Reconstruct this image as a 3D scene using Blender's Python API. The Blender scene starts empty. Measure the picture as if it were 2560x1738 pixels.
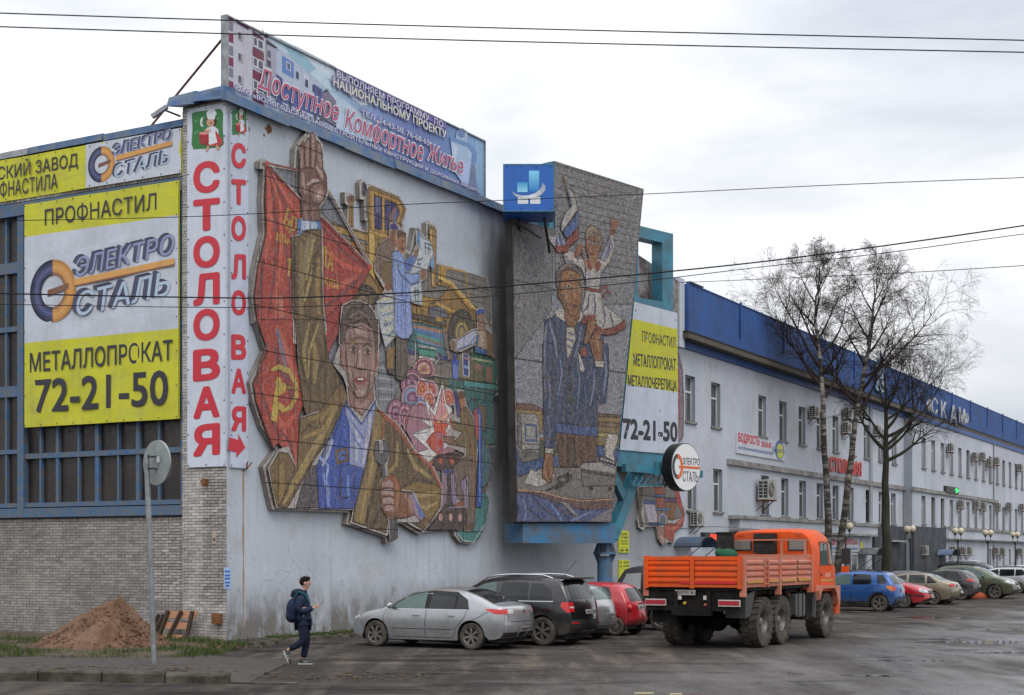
import bpy,bmesh,math,random
from mathutils import Vector,Matrix
random.seed(7)
rnd=random.random
def U(a,b):return a+(b-a)*random.random()
S=bpy.context.scene
COL=S.collection
R=math.radians
FPX=3714.0;HOR=1385.0;CXP=1280.0;EYE=2.3
cam=bpy.data.objects.new('camera',bpy.data.cameras.new('camera'))
COL.objects.link(cam)
cam.location=(0,0,EYE);cam.rotation_euler=(R(90),0,0)
cam.data.sensor_width=36;cam.data.lens=36*FPX/2560
cam.data.shift_y=(HOR-869)/2560
cam.data.clip_end=3000;cam.data.clip_start=0.1
S.camera=cam
W=bpy.data.worlds.new('World');S.world=W;W.use_nodes=True
wn=W.node_tree.nodes;wl=W.node_tree.links;wn.clear()
def wnode(t,**k):
 n=wn.new(t)
 for a,b in k.items():setattr(n,a,b)
 return n
SUN_EL,SUN_AZ=50,250
wo=wnode('ShaderNodeOutputWorld');bgA=wnode('ShaderNodeBackground');bgB=wnode('ShaderNodeBackground')
add=wnode('ShaderNodeAddShader')
sky=wnode('ShaderNodeTexSky',sky_type='NISHITA',sun_disc=False)
sky.sun_elevation=R(SUN_EL);sky.sun_rotation=R(SUN_AZ)
bgA.inputs['Strength'].default_value=0.05
dim=wnode('ShaderNodeMix',data_type='RGBA');dim.inputs[0].default_value=0.86
dim.inputs[7].default_value=(0,0,0,1)
wl.new(sky.outputs[0],dim.inputs[6]);wl.new(dim.outputs[2],bgA.inputs[0])
tc=wnode('ShaderNodeTexCoord');mp=wnode('ShaderNodeMapping')
mp.inputs['Scale'].default_value=(1,1,2.6);mp.inputs['Rotation'].default_value=(0.1,0.2,0.5)
wl.new(tc.outputs['Generated'],mp.inputs[0])
nz=wnode('ShaderNodeTexNoise');nz.inputs['Scale'].default_value=2.9;nz.inputs['Detail'].default_value=7
nz.inputs['Roughness'].default_value=0.5;nz.inputs['Distortion'].default_value=0.25
wl.new(mp.outputs[0],nz.inputs['Vector'])
cr=wnode('ShaderNodeValToRGB')
cr.color_ramp.elements[0].position=0.34;cr.color_ramp.elements[0].color=(0.55,0.59,0.66,1)
cr.color_ramp.elements[1].position=0.58;cr.color_ramp.elements[1].color=(0.99,1.0,1.02,1)
wl.new(nz.outputs['Fac'],cr.inputs[0])
sp=wnode('ShaderNodeSeparateXYZ');wl.new(tc.outputs['Generated'],sp.inputs[0])
gm=wnode('ShaderNodeMapRange');gm.inputs[1].default_value=0.0;gm.inputs[2].default_value=1.0
gm.inputs[3].default_value=0.90;gm.inputs[4].default_value=2.3
pw=wnode('ShaderNodeMath',operation='POWER',use_clamp=True);pw.inputs[1].default_value=1.6
wl.new(sp.outputs[2],pw.inputs[0]);wl.new(pw.outputs[0],gm.inputs[0])
vm=wnode('ShaderNodeVectorMath',operation='SCALE')
wl.new(cr.outputs[0],vm.inputs[0]);wl.new(gm.outputs[0],vm.inputs['Scale'])
wl.new(vm.outputs[0],bgB.inputs[0]);bgB.inputs['Strength'].default_value=1.08
wl.new(bgA.outputs[0],add.inputs[0]);wl.new(bgB.outputs[0],add.inputs[1]);wl.new(add.outputs[0],wo.inputs[0])
sl=bpy.data.lights.new('sun','SUN');sl.energy=1.1;sl.angle=R(25);sl.color=(1,.97,.92)
so=bpy.data.objects.new('sun',sl);COL.objects.link(so)
so.rotation_euler=(R(90-SUN_EL),0,R(-28+0));so.location=(0,0,60)
so.rotation_euler=(R(42),0,R(12))
S.view_settings.view_transform='Standard';S.view_settings.look='None'
S.view_settings.exposure=0.0;S.view_settings.gamma=1;S.view_settings.use_curve_mapping=False
S.render.resolution_x=1024;S.render.resolution_y=695
# helpers
def lin(h,g=1.0):
 if isinstance(h,str):
  h=h.lstrip('#');c=[int(h[i:i+2],16)/255 for i in(0,2,4)]
 else:c=h
 return tuple(min(0.92,(x/12.92 if x<=.04045 else((x+.055)/1.055)**2.4)*g)for x in c)
class Fr:
 """a vertical plane frame: x along, y into, z up"""
 def __init__(s,ox,oy,ang):
  s.o=(ox,oy);s.a=ang;s.c=math.cos(R(ang));s.s=math.sin(R(ang))
 def w(s,x,y,z):return Vector((s.o[0]+s.c*x-s.s*y,s.o[1]+s.s*x+s.c*y,z))
 def P(s,px,py,off=0.0):
  k=(px-CXP)/FPX
  ox=s.o[0]+s.s*off;oy=s.o[1]-s.c*off
  x=(k*oy-ox)/(s.c-k*s.s)
  Y=oy+s.s*x
  return x,EYE-(py-HOR)*Y/FPX
def G(px,py,h=0.0):
 """ground point seen at pixel"""
 Y=FPX*(EYE-h)/(py-HOR);return(px-CXP)*Y/FPX,Y
def AT(px,py,Y):return Vector(((px-CXP)*Y/FPX,Y,EYE-(py-HOR)*Y/FPX))
W0=Fr(0,0,0)
FR=Fr(-7.17,37.3,61.1)
FL=Fr(-7.17,37.3,-28.9)
FB=Fr(0,48,46.1)
FN=Fr(6.57,59.5,45.0)
META={}
def setp(o,label=None,cat=None,group=None,kind=None):
 if label:o['label']=label
 if cat:o['category']=cat
 if group:o['group']=group
 if kind:o['kind']=kind
 return o
def thing(name,label,cat,fr=W0,at=(0,0,0),rz=0.0,group=None,kind=None):
 o=bpy.data.objects.new(name,None);COL.objects.link(o)
 o.empty_display_size=.3
 o.location=fr.w(*at);o.rotation_euler=(0,0,R(fr.a+rz))
 META[o.name]=at
 return setp(o,label,cat,group,kind)
def copy_tree(o,parent=None):
 c=o.copy();COL.objects.link(c)
 if parent:c.parent=parent
 for ch in list(o.children):copy_tree(ch,c)
 return c
class MB:
 def __init__(s,*mats):
  s.v=[];s.f=[];s.m=[];s.c=[];s.mats=list(mats);s.cur=0;s.col=(1,1,1);s.sm=[];s.smooth=False
 def use(s,mat):
  if mat not in s.mats:s.mats.append(mat)
  s.cur=s.mats.index(mat);return s
 def face(s,idx):
  s.f.append(idx);s.m.append(s.cur);s.c.append(s.col);s.sm.append(s.smooth)
 def poly(s,pts):
  b=len(s.v);s.v+=[tuple(p)for p in pts];s.face(list(range(b,b+len(pts))));return s
 def box(s,x0,x1,y0,y1,z0,z1):
  b=len(s.v)
  s.v+=[(x0,y0,z0),(x1,y0,z0),(x1,y1,z0),(x0,y1,z0),(x0,y0,z1),(x1,y0,z1),(x1,y1,z1),(x0,y1,z1)]
  for q in((0,3,2,1),(4,5,6,7),(0,1,5,4),(1,2,6,5),(2,3,7,6),(3,0,4,7)):s.face([b+i for i in q])
  return s
 def hexa(s,c8):
  b=len(s.v);s.v+=[tuple(p)for p in c8]
  for q in((0,3,2,1),(4,5,6,7),(0,1,5,4),(1,2,6,5),(2,3,7,6),(3,0,4,7)):s.face([b+i for i in q])
  return s
 def beam(s,p0,p1,w,h,up=(0,0,1)):
  p0=Vector(p0);p1=Vector(p1);d=(p1-p0).normalized();u=Vector(up)
  if abs(d.dot(u))>.99:u=Vector((0,1,0))
  a=d.cross(u).normalized()*(w/2);c=a.cross(d).normalized()*(h/2)
  return s.hexa([p0-a-c,p1-a-c,p1+a-c,p0+a-c,p0-a+c,p1-a+c,p1+a+c,p0+a+c])
 def prism(s,pts,y0,y1):
  """outline in (x,z), extruded along y (y0 front < y1 back)"""
  a=sum(pts[i][0]*pts[(i+1)%len(pts)][1]-pts[(i+1)%len(pts)][0]*pts[i][1]for i in range(len(pts)))
  if a<0:pts=pts[::-1]
  n=len(pts);b=len(s.v)
  s.v+=[(p[0],y0,p[1])for p in pts]+[(p[0],y1,p[1])for p in pts]
  s.face([b+i for i in range(n)]);s.face([b+n+i for i in range(n)][::-1])
  for i in range(n):
   j=(i+1)%n;s.face([b+j,b+i,b+n+i,b+n+j])
  return s
 def prismz(s,pts,z0,z1):
  a=sum(pts[i][0]*pts[(i+1)%len(pts)][1]-pts[(i+1)%len(pts)][0]*pts[i][1]for i in range(len(pts)))
  if a<0:pts=pts[::-1]
  n=len(pts);b=len(s.v)
  s.v+=[(p[0],p[1],z0)for p in pts]+[(p[0],p[1],z1)for p in pts]
  s.face([b+i for i in range(n)][::-1]);s.face([b+n+i for i in range(n)])
  for i in range(n):
   j=(i+1)%n;s.face([b+i,b+j,b+n+j,b+n+i])
  return s
 def cyl(s,p0,p1,r0,r1=None,n=10,caps=True):
  r1=r0 if r1 is None else r1
  p0=Vector(p0);p1=Vector(p1);d=(p1-p0)
  if d.length<1e-6:return s
  d.normalize();u=Vector((0,0,1))if abs(d.z)<.95 else Vector((1,0,0))
  a=d.cross(u).normalized();c=d.cross(a)
  b=len(s.v)
  for P,r in((p0,r0),(p1,r1)):
   for i in range(n):
    t=2*math.pi*i/n;q=P+a*(math.cos(t)*r)+c*(math.sin(t)*r);s.v.append(tuple(q))
  k=s.smooth;s.smooth=True
  for i in range(n):
   j=(i+1)%n;s.face([b+i,b+n+i,b+n+j,b+j])
  s.smooth=k
  if caps:s.face([b+i for i in range(n)]);s.face([b+n+i for i in range(n)][::-1])
  return s
 def tube(s,pts,r,n=6,r1=None):
  pts=[Vector(p)for p in pts];m=len(pts);b=len(s.v)
  if m<2:return s
  prev=None;k=s.smooth;s.smooth=True
  for i,p in enumerate(pts):
   d=(pts[min(i+1,m-1)]-pts[max(i-1,0)])
   if d.length<1e-9:d=Vector((0,0,1))
   d.normalize()
   if prev is None:
    u=Vector((0,0,1))if abs(d.z)<.9 else Vector((1,0,0));a=d.cross(u).normalized()
   else:
    a=prev-d*prev.dot(d)
    a=a.normalized()if a.length>1e-6 else d.orthogonal().normalized()
   prev=a;c=d.cross(a)
   rr=r if r1 is None else r+(r1-r)*i/(m-1)
   if isinstance(r,(list,tuple)):rr=r[i]
   for q in range(n):
    t=2*math.pi*q/n;s.v.append(tuple(p+a*(math.cos(t)*rr)+c*(math.sin(t)*rr)))
  for i in range(m-1):
   for q in range(n):
    j=(q+1)%n;s.face([b+i*n+q,b+i*n+n+q,b+i*n+n+j,b+i*n+j])
  s.smooth=k
  s.face([b+q for q in range(n)]);s.face([b+(m-1)*n+q for q in range(n)][::-1])
  return s
 def lathe(s,prof,c=(0,0,0),axis='z',n=20):
  """prof: (r, h) list along axis"""
  b=len(s.v);m=len(prof);k=s.smooth;s.smooth=True
  for r,h in prof:
   for i in range(n):
    t=2*math.pi*i/n;x,y=r*math.cos(t),r*math.sin(t)
    if axis=='z':p=(x,y,h)
    elif axis=='y':p=(x,h,y)
    else:p=(h,x,y)
    s.v.append((p[0]+c[0],p[1]+c[1],p[2]+c[2]))
  for a in range(m-1):
   for i in range(n):
    j=(i+1)%n;q=[b+a*n+i,b+a*n+j,b+a*n+n+j,b+a*n+n+i]
    s.face(q if axis!='y' else q[::-1])
  s.smooth=k
  return s
 def sphere(s,c,r,n=12,m=8,sc=(1,1,1)):
  prof=[]
  b0=len(s.v)
  for i in range(m+1):
   t=math.pi*i/m-math.pi/2;prof.append((max(1e-4,math.cos(t))*r,math.sin(t)*r))
  s.lathe(prof,(0,0,0),'z',n)
  for i in range(b0,len(s.v)):
   x,y,z=s.v[i];s.v[i]=(x*sc[0]+c[0],y*sc[1]+c[1],z*sc[2]+c[2])
  return s
 def xf(s,M,start=0):
  for i in range(start,len(s.v)):s.v[i]=tuple(M@Vector(s.v[i]))
  return s
 def mesh(s,name,org=(0,0,0),weld=False,ang=40):
  me=bpy.data.meshes.new(name)
  v=[(a-org[0],b-org[1],c-org[2])for a,b,c in s.v]
  me.from_pydata(v,[],s.f)
  for m in s.mats:me.materials.append(m)
  me.polygons.foreach_set('material_index',s.m)
  if any(s.sm):
   me.polygons.foreach_set('use_smooth',s.sm)
  if any(c!=(1,1,1)for c in s.c):
   at=me.color_attributes.new('Col','FLOAT_COLOR','CORNER')
   buf=[]
   for f,c in zip(s.f,s.c):
    for _ in f:buf+=[c[0],c[1],c[2],1.0]
   at.data.foreach_set('color',buf)
  if weld:
   bm=bmesh.new();bm.from_mesh(me)
   bmesh.ops.remove_doubles(bm,verts=bm.verts,dist=1e-4)
   bmesh.ops.recalc_face_normals(bm,faces=bm.faces);bm.to_mesh(me);bm.free()
  me.update()
  if any(s.sm):me.set_sharp_from_angle(angle=R(ang))
  return me
 def build(s,name,parent=None,label=None,kind=None,weld=False,ang=40,org=None):
  o0=org if org is not None else(META.get(parent.name,(0,0,0))if parent else(0,0,0))
  me=s.mesh(name,o0,weld,ang)
  o=bpy.data.objects.new(name,me);COL.objects.link(o)
  if parent:o.parent=parent;META[o.name]=o0
  setp(o,label,None,None,kind)
  return o
def solo(mb,name,label,cat,fr=W0,at=(0,0,0),group=None,kind=None,**k):
 o=mb.build(name,None,org=at,**k)
 o.location=fr.w(*at);o.rotation_euler=(0,0,R(fr.a));META[o.name]=at
 return setp(o,label,cat,group,kind)
class NT:
 def __init__(s,name):
  s.m=bpy.data.materials.new(name);s.m.use_nodes=True
  s.n=s.m.node_tree.nodes;s.l=s.m.node_tree.links
  s.b=s.n['Principled BSDF'];s.tc=None
 def add(s,t,ins=None,**k):
  n=s.n.new(t)
  for a,b in k.items():setattr(n,a,b)
  for a,b in(ins or{}).items():
   if hasattr(b,'is_output')or isinstance(b,bpy.types.NodeSocket):s.l.new(b,n.inputs[a])
   else:n.inputs[a].default_value=b
  return n
 def co(s,which='Object'):
  if not s.tc:s.tc=s.add('ShaderNodeTexCoord')
  return s.tc.outputs[which]
 def map(s,scale=(1,1,1),which='Object',loc=(0,0,0),rot=(0,0,0)):
  return s.add('ShaderNodeMapping',{'Vector':s.co(which),'Scale':scale,'Location':loc,'Rotation':rot}).outputs[0]
 def noise(s,scale,detail=4,rough=.5,vec=None,dist=0.0):
  return s.add('ShaderNodeTexNoise',{'Vector':vec if vec is not None else s.co(),'Scale':scale,'Detail':detail,'Roughness':rough,'Distortion':dist}).outputs['Fac']
 def ramp(s,fac,stops):
  n=s.add('ShaderNodeValToRGB',{0:fac});e=n.color_ramp.elements
  while len(e)<len(stops):e.new(.5)
  for x,(p,c)in zip(e,stops):
   x.position=p
   if not isinstance(c,(tuple,list)):c=(c,c,c)
   x.color=(c[0],c[1],c[2],1)
  return n.outputs[0]
 def mix(s,fac,a,b,mode='MIX'):
  n=s.add('ShaderNodeMix',data_type='RGBA',blend_type=mode)
  for i,v in((0,fac),(6,a),(7,b)):
   if isinstance(v,bpy.types.NodeSocket):s.l.new(v,n.inputs[i])
   else:
    if i and len(v)==3:v=(*v,1)
    n.inputs[i].default_value=v
  return n.outputs[2]
 def math(s,op,a,b=0.0,clamp=False):
  n=s.add('ShaderNodeMath',operation=op,use_clamp=clamp)
  for i,v in((0,a),(1,b)):
   if isinstance(v,bpy.types.NodeSocket):s.l.new(v,n.inputs[i])
   else:n.inputs[i].default_value=v
  return n.outputs[0]
 def mr(s,v,a,b,c=0.0,d=1.0):
  return s.add('ShaderNodeMapRange',{0:v,1:a,2:b,3:c,4:d}).outputs[0]
 def bump(s,h,strength=.3,dist=.02):
  n=s.add('ShaderNodeBump',{'Height':h,'Strength':strength,'Distance':dist});s.l.new(n.outputs[0],s.b.inputs['Normal'])
 def set(s,name,v):
  if isinstance(v,bpy.types.NodeSocket):s.l.new(v,s.b.inputs[name])
  else:
   if hasattr(v,'__len__')and len(v)==3:v=(*v,1)
   s.b.inputs[name].default_value=v
  return s
MC={}
def M(name,col=(.5,.5,.5),rough=.6,metal=0.0,var=.12,scale=3.0,bump=0.0,bscale=20,dirt=0.0,dirtcol=(.09,.075,.06),dscale=1.5,coat=0.0,emit=None,spec=None,zdirt=None):
 """general procedural material: colour with noise, optional dirt / bump"""
 if name in MC:return MC[name]
 t=NT(name);col=lin(col)if isinstance(col,str)else col
 n=t.noise(scale,5,.6)
 lo=tuple(c*(1-var)for c in col);hi=tuple(min(1,c*(1+var))for c in col)
 c=t.mix(n,lo,hi)
 if dirt>0:
  d=t.ramp(t.noise(dscale,8,.68),[(.5-dirt*.25,0),(.62,1)])
  d=t.math('MULTIPLY',d,min(1,dirt*1.4));c=t.mix(d,c,dirtcol)
 if zdirt:
  sx=t.add('ShaderNodeSeparateXYZ',{0:t.co()}).outputs[2]
  g=t.mr(sx,zdirt[0],zdirt[1],1.0,0.0)
  g=t.math('MULTIPLY',g,t.mr(t.noise(4,6,.65),.3,.6,.35,1.0));g=t.math('MULTIPLY',g,zdirt[2],True)
  c=t.mix(g,c,dirtcol)
  t.set('Roughness',t.mr(g,0,.8,rough,.75))
 else:t.set('Roughness',rough)
 t.set('Base Color',c).set('Metallic',metal)
 if coat:t.set('Coat Weight',coat);t.set('Coat Roughness',.05)
 t.set('Specular IOR Level',spec if spec is not None else(.22 if rough>.55 else .5))
 if emit:t.set('Emission Color',emit[0]);t.set('Emission Strength',emit[1])
 if bump:t.bump(t.noise(bscale,6,.6),bump,.02)
 MC[name]=t.m;return t.m
def vcol_mat(name,rough=.7,grain=0.0,gscale=60,bump=0.0,tess=False,spec=.25):
 if name in MC:return MC[name]
 t=NT(name);c=t.add('ShaderNodeAttribute',attribute_name='Col').outputs['Color']
 if tess:
  sx=t.add('ShaderNodeSeparateXYZ',{0:t.co()})
  cx=t.add('ShaderNodeCombineXYZ',{0:sx.outputs[0],1:sx.outputs[2]}).outputs[0]
  wav=t.add('ShaderNodeTexNoise',{'Vector':cx,'Scale':1.1,'Detail':2.0})
  off=t.add('ShaderNodeVectorMath',{0:wav.outputs['Color'],1:(.5,.5,.5)},operation='SUBTRACT').outputs[0]
  off=t.add('ShaderNodeVectorMath',{0:off,'Scale':1.0},operation='SCALE').outputs[0]
  wv=t.add('ShaderNodeVectorMath',{0:cx,1:off},operation='ADD').outputs[0]
  ve=t.add('ShaderNodeTexVoronoi',{'Vector':wv,'Scale':22.0,'Randomness':.55})
  edge=t.add('ShaderNodeTexVoronoi',{'Vector':wv,'Scale':22.0,'Randomness':.55},feature='DISTANCE_TO_EDGE').outputs['Distance']
  hsv=t.add('ShaderNodeSeparateColor',{0:ve.outputs['Color']})
  k=t.mr(hsv.outputs[0],0,1,1-grain,1+grain)
  c2=t.add('ShaderNodeVectorMath',{0:c,'Scale':k},operation='SCALE').outputs[0]
  tint=t.mix(t.mr(hsv.outputs[1],.7,1,0,.35),c2,(.36,.27,.24),'MIX')
  c2=tint
  bands=t.add('ShaderNodeTexWave',{'Vector':wv,'Scale':1.7,'Distortion':5.0,'Detail':3.0,'Detail Scale':1.3},wave_type='RINGS').outputs['Fac']
  c2=t.mix(t.mr(bands,.6,1,0,.22),c2,t.mix(.5,c2,(.05,.04,.04)))
  bands2=t.add('ShaderNodeTexWave',{'Vector':wv,'Scale':.9,'Distortion':7.0,'Detail':3.0},wave_type='BANDS').outputs['Fac']
  c2=t.mix(t.mr(bands2,.72,1,0,.16),c2,t.mix(.5,c2,(.5,.45,.4)))
  grout=t.mr(edge,.0,.09,.75,0)
  c=t.mix(grout,c2,(.13,.12,.115))
  if tess=='J':
   for ax,per,ph,w in((0,.68,.1,.022),(2,1.13,.35,.03)):
    m=t.math('MODULO',t.math('ADD',sx.outputs[ax],50+ph),per)
    c=t.mix(t.math('MULTIPLY',t.math('LESS_THAN',m,w),.8),c,(.02,.017,.015))
  t.bump(t.math('MINIMUM',edge,.12),.6,.03)
 else:
  n=t.noise(gscale,4,.6)
  k=t.mr(n,.25,.75,1-grain,1+grain)
  c=t.add('ShaderNodeVectorMath',{0:c,'Scale':k},operation='SCALE').outputs[0]
  d=t.ramp(t.noise(1.1,8,.7),[(.45,0),(.75,1)]);c=t.mix(t.math('MULTIPLY',d,.30),c,(.20,.18,.165));d2=t.ramp(t.noise(2.4,7,.75,t.map((1.6,1.6,.18))),[(.52,0),(.74,1)]);c=t.mix(t.math('MULTIPLY',d2,.28),c,(.16,.145,.135))
  if bump:t.bump(t.noise(.9,4,.6),bump,.1)
 t.set('Base Color',c).set('Roughness',rough)
 if spec is not None:t.set('Specular IOR Level',spec)
 MC[name]=t.m;return t.m
MOS=vcol_mat('mosaic_tesserae',.8,.30,tess='J',spec=.1)
MOSB=vcol_mat('stone_mosaic',.85,.5,tess=True,spec=.1)
PRINT=vcol_mat('printed_vinyl',.55,.04,30,bump=.35)
PAINTC=vcol_mat('painted_colour',.6,.08,12)
def letters(txt,x0,x1,z0,z1,y,mat,parent,name='lettering',bold=0.0,shear=0.0,ext=0.004,col=None,spacing=1.0,slope=0.0,skew=0.0):
 cu=bpy.data.curves.new('t','FONT');cu.body=txt;cu.size=1;cu.shear=shear
 cu.resolution_u=3;cu.space_character=spacing;cu.dimensions='2D';cu.fill_mode='NONE';cu.align_x='LEFT'
 ob=bpy.data.objects.new('t',cu);me=bpy.data.meshes.new_from_object(ob)
 if not me.vertices:return None
 import mathutils.geometry as mg
 v2=[Vector((v.co.x,v.co.y))for v in me.vertices];E=[tuple(e.vertices)for e in me.edges];seg=[(v2[a].x,v2[a].y,v2[b].x,v2[b].y)for a,b in E]
 cv,ce,cf=mg.delaunay_2d_cdt(v2,E,[],0,1e-5,False)[:3]
 vs=[Vector((p.x,p.y,0))for p in cv];tris=[]
 for f in cf:
  cx=sum(vs[i].x for i in f)/3;cy=sum(vs[i].y for i in f)/3;w=0
  for ax,ay,bx,by in seg:
   if ay==by:continue
   if(ay<=cy)!=(by<=cy):
    if ax+(cy-ay)/(by-ay)*(bx-ax)>cx:w+=1 if by>ay else-1
  if w:tris.append(list(f))
 ax=min(v.x for v in vs);bx=max(v.x for v in vs);ay=min(v.y for v in vs);by=max(v.y for v in vs)
 kx=(x1-x0)/max(1e-6,bx-ax);kz=(z1-z0)/max(1e-6,by-ay)
 mb=MB(mat);mb.col=col or(1,1,1)
 pts=[]
 for v in vs:
  X=x0+(v.x-ax)*kx;Z=z0+(v.y-ay)*kz+slope*(X-x0)
  pts.append((X+skew*(Z-z0),y,Z))
 mb.v=pts
 for f in tris:mb.face(f)
 if bold>0:
  base=list(mb.f);n0=len(pts);q8=[(1,1),(1,-1),(-1,1),(-1,-1)]+([(1.3,0),(-1.3,0),(0,1.3),(0,-1.3)]if bold>.03 else[])
  bk=min(kx,kz*1.6)*bold*.75;bz=min(kz,kx*1.6)*bold*.75
  for i,(a,b)in enumerate(q8):
   m=len(mb.v);mb.v+=[(p[0]+a*bk,p[1]+.0005*(i+1),p[2]+b*bz)for p in pts]
   for f in base:mb.face([k+m for k in f])
 bpy.data.objects.remove(ob);bpy.data.meshes.remove(me)
 if ext and bold<=0 or ext>.02:
  n=len(mb.v);fs=[list(f)for f in mb.f]
  mb.v=[(a,b-ext,c)for a,b,c in mb.v]+[(a,b,c)for a,b,c in mb.v]
  ed={}
  for f in fs:
   for i in range(len(f)):
    e=(f[i],f[(i+1)%len(f)]);ed[e]=ed.get(e,0)+1
  for(a,b)in ed:
   if(b,a)not in ed:mb.face([b,a,a+n,b+n])
 return mb.build(name,parent)
def disc(mb,cx,cz,rx,rz,y,n=28,a0=0,a1=360):
 mb.poly([(cx+rx*math.cos(R(a0+(a1-a0)*i/n)),y,cz+rz*math.sin(R(a0+(a1-a0)*i/n)))for i in range(n)][::1])
def arc(mb,cx,cz,r0x,r0z,r1x,r1z,y,a0,a1,n=16):
 for i in range(n):
  a=R(a0+(a1-a0)*i/n);b=R(a0+(a1-a0)*(i+1)/n)
  mb.poly([(cx+r0x*math.cos(a),y,cz+r0z*math.sin(a)),(cx+r1x*math.cos(a),y,cz+r1z*math.sin(a)),(cx+r1x*math.cos(b),y,cz+r1z*math.sin(b)),(cx+r0x*math.cos(b),y,cz+r0z*math.sin(b))])
# setting materials
def stucco(name,base,zg=1.6,dark_from=None):
 t=NT(name);col=lin(base)
 big=t.noise(.35,6,.6);fine=t.noise(6,6,.65)
 c=t.mix(t.mr(big,.3,.7),tuple(x*.84 for x in col),tuple(min(1,x*1.10)for x in col))
 c=t.mix(t.mr(fine,.35,.75,0,.22),c,(.24,.235,.25))
 sv=t.map((3.2,3.2,.16));st=t.ramp(t.noise(1.6,7,.7,sv),[(.50,0),(.72,1)])
 big2=t.ramp(t.noise(.55,5,.6,t.map((1,1,.7),loc=(5,5,5))),[(.44,0),(.62,1)]);c=t.mix(t.math('MULTIPLY',t.math('MULTIPLY',st,big2),.5),c,(.22,.21,.20))
 sv2=t.map((2.0,2.0,.09),loc=(3,1,2));st2=t.ramp(t.noise(1.4,6,.7,sv2),[(.60,0),(.74,1)])
 c=t.mix(t.math('MULTIPLY',st2,.4),c,(.30,.24,.18))
 pb=t.ramp(t.noise(.8,7,.7,t.map((1,1,1),loc=(7,3,1))),[(.55,0),(.7,1)])
 c=t.mix(t.math('MULTIPLY',pb,.45),c,(.33,.30,.24))
 br=t.add('ShaderNodeTexVoronoi',{'Vector':t.map((.28,.28,.5)),'Scale':1.0},distance='CHEBYCHEV')
 sc=t.add('ShaderNodeSeparateColor',{0:br.outputs['Color']}).outputs[0]
 c=t.mix(t.mr(sc,.72,.75,0,.14),c,(.36,.40,.40))
 dv=t.add('ShaderNodeVectorMath',{0:t.co(),1:t.add('ShaderNodeTexNoise',{'Vector':t.co(),'Scale':1.7,'Detail':6}).outputs['Color']},operation='ADD').outputs[0]
 ck=t.add('ShaderNodeTexVoronoi',{'Vector':dv,'Scale':.42},feature='DISTANCE_TO_EDGE').outputs['Distance']
 mask=t.ramp(t.noise(.5,3,.5,t.map((1,1,1),loc=(1,9,4))),[(.5,0),(.6,1)])
 ckf=t.math('MULTIPLY',t.mr(ck,0,.006,1,0),mask)
 c=t.mix(t.math('MULTIPLY',ckf,.35),c,(.10,.095,.095))
 z=t.add('ShaderNodeSeparateXYZ',{0:t.co()}).outputs[2]
 g=t.mr(z,0,zg,1.6,0);g=t.math('MULTIPLY',g,t.mr(t.noise(1.8,8,.72,t.map((1,1,.5))),.36,.56,.1,1),True)
 c=t.mix(t.math('MULTIPLY',g,.95),c,(.15,.135,.12))
 ch=t.ramp(t.noise(3.4,8,.75,t.map((1,1,.6),loc=(2,2,5))),[(.60,0),(.63,1)])
 g2=t.math('MULTIPLY',ch,t.mr(z,.1,zg*1.6,1,0))
 c=t.mix(t.math('MULTIPLY',g2,.8),c,(.085,.08,.075))
 if dark_from:  # brown-black tone growing along the wall from this start, with a noisy edge
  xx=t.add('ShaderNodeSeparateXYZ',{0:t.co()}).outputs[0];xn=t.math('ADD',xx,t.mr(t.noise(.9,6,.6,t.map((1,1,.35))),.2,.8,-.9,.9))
  k=t.math('MULTIPLY',t.mr(xn,dark_from,dark_from+1.6,0,.9),t.mr(z,1.5,5.5,.25,1));c=t.mix(k,c,(.045,.035,.028))
 t.set('Base Color',c).set('Roughness',.85)
 t.bump(t.math('ADD',t.noise(9,8,.7),t.math('MULTIPLY',ckf,-1)),.35,.02)
 return t.m
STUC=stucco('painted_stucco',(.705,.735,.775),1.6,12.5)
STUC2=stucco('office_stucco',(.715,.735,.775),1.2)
RETURN=stucco('darker_stucco',(.55,.575,.61),.6)
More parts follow.
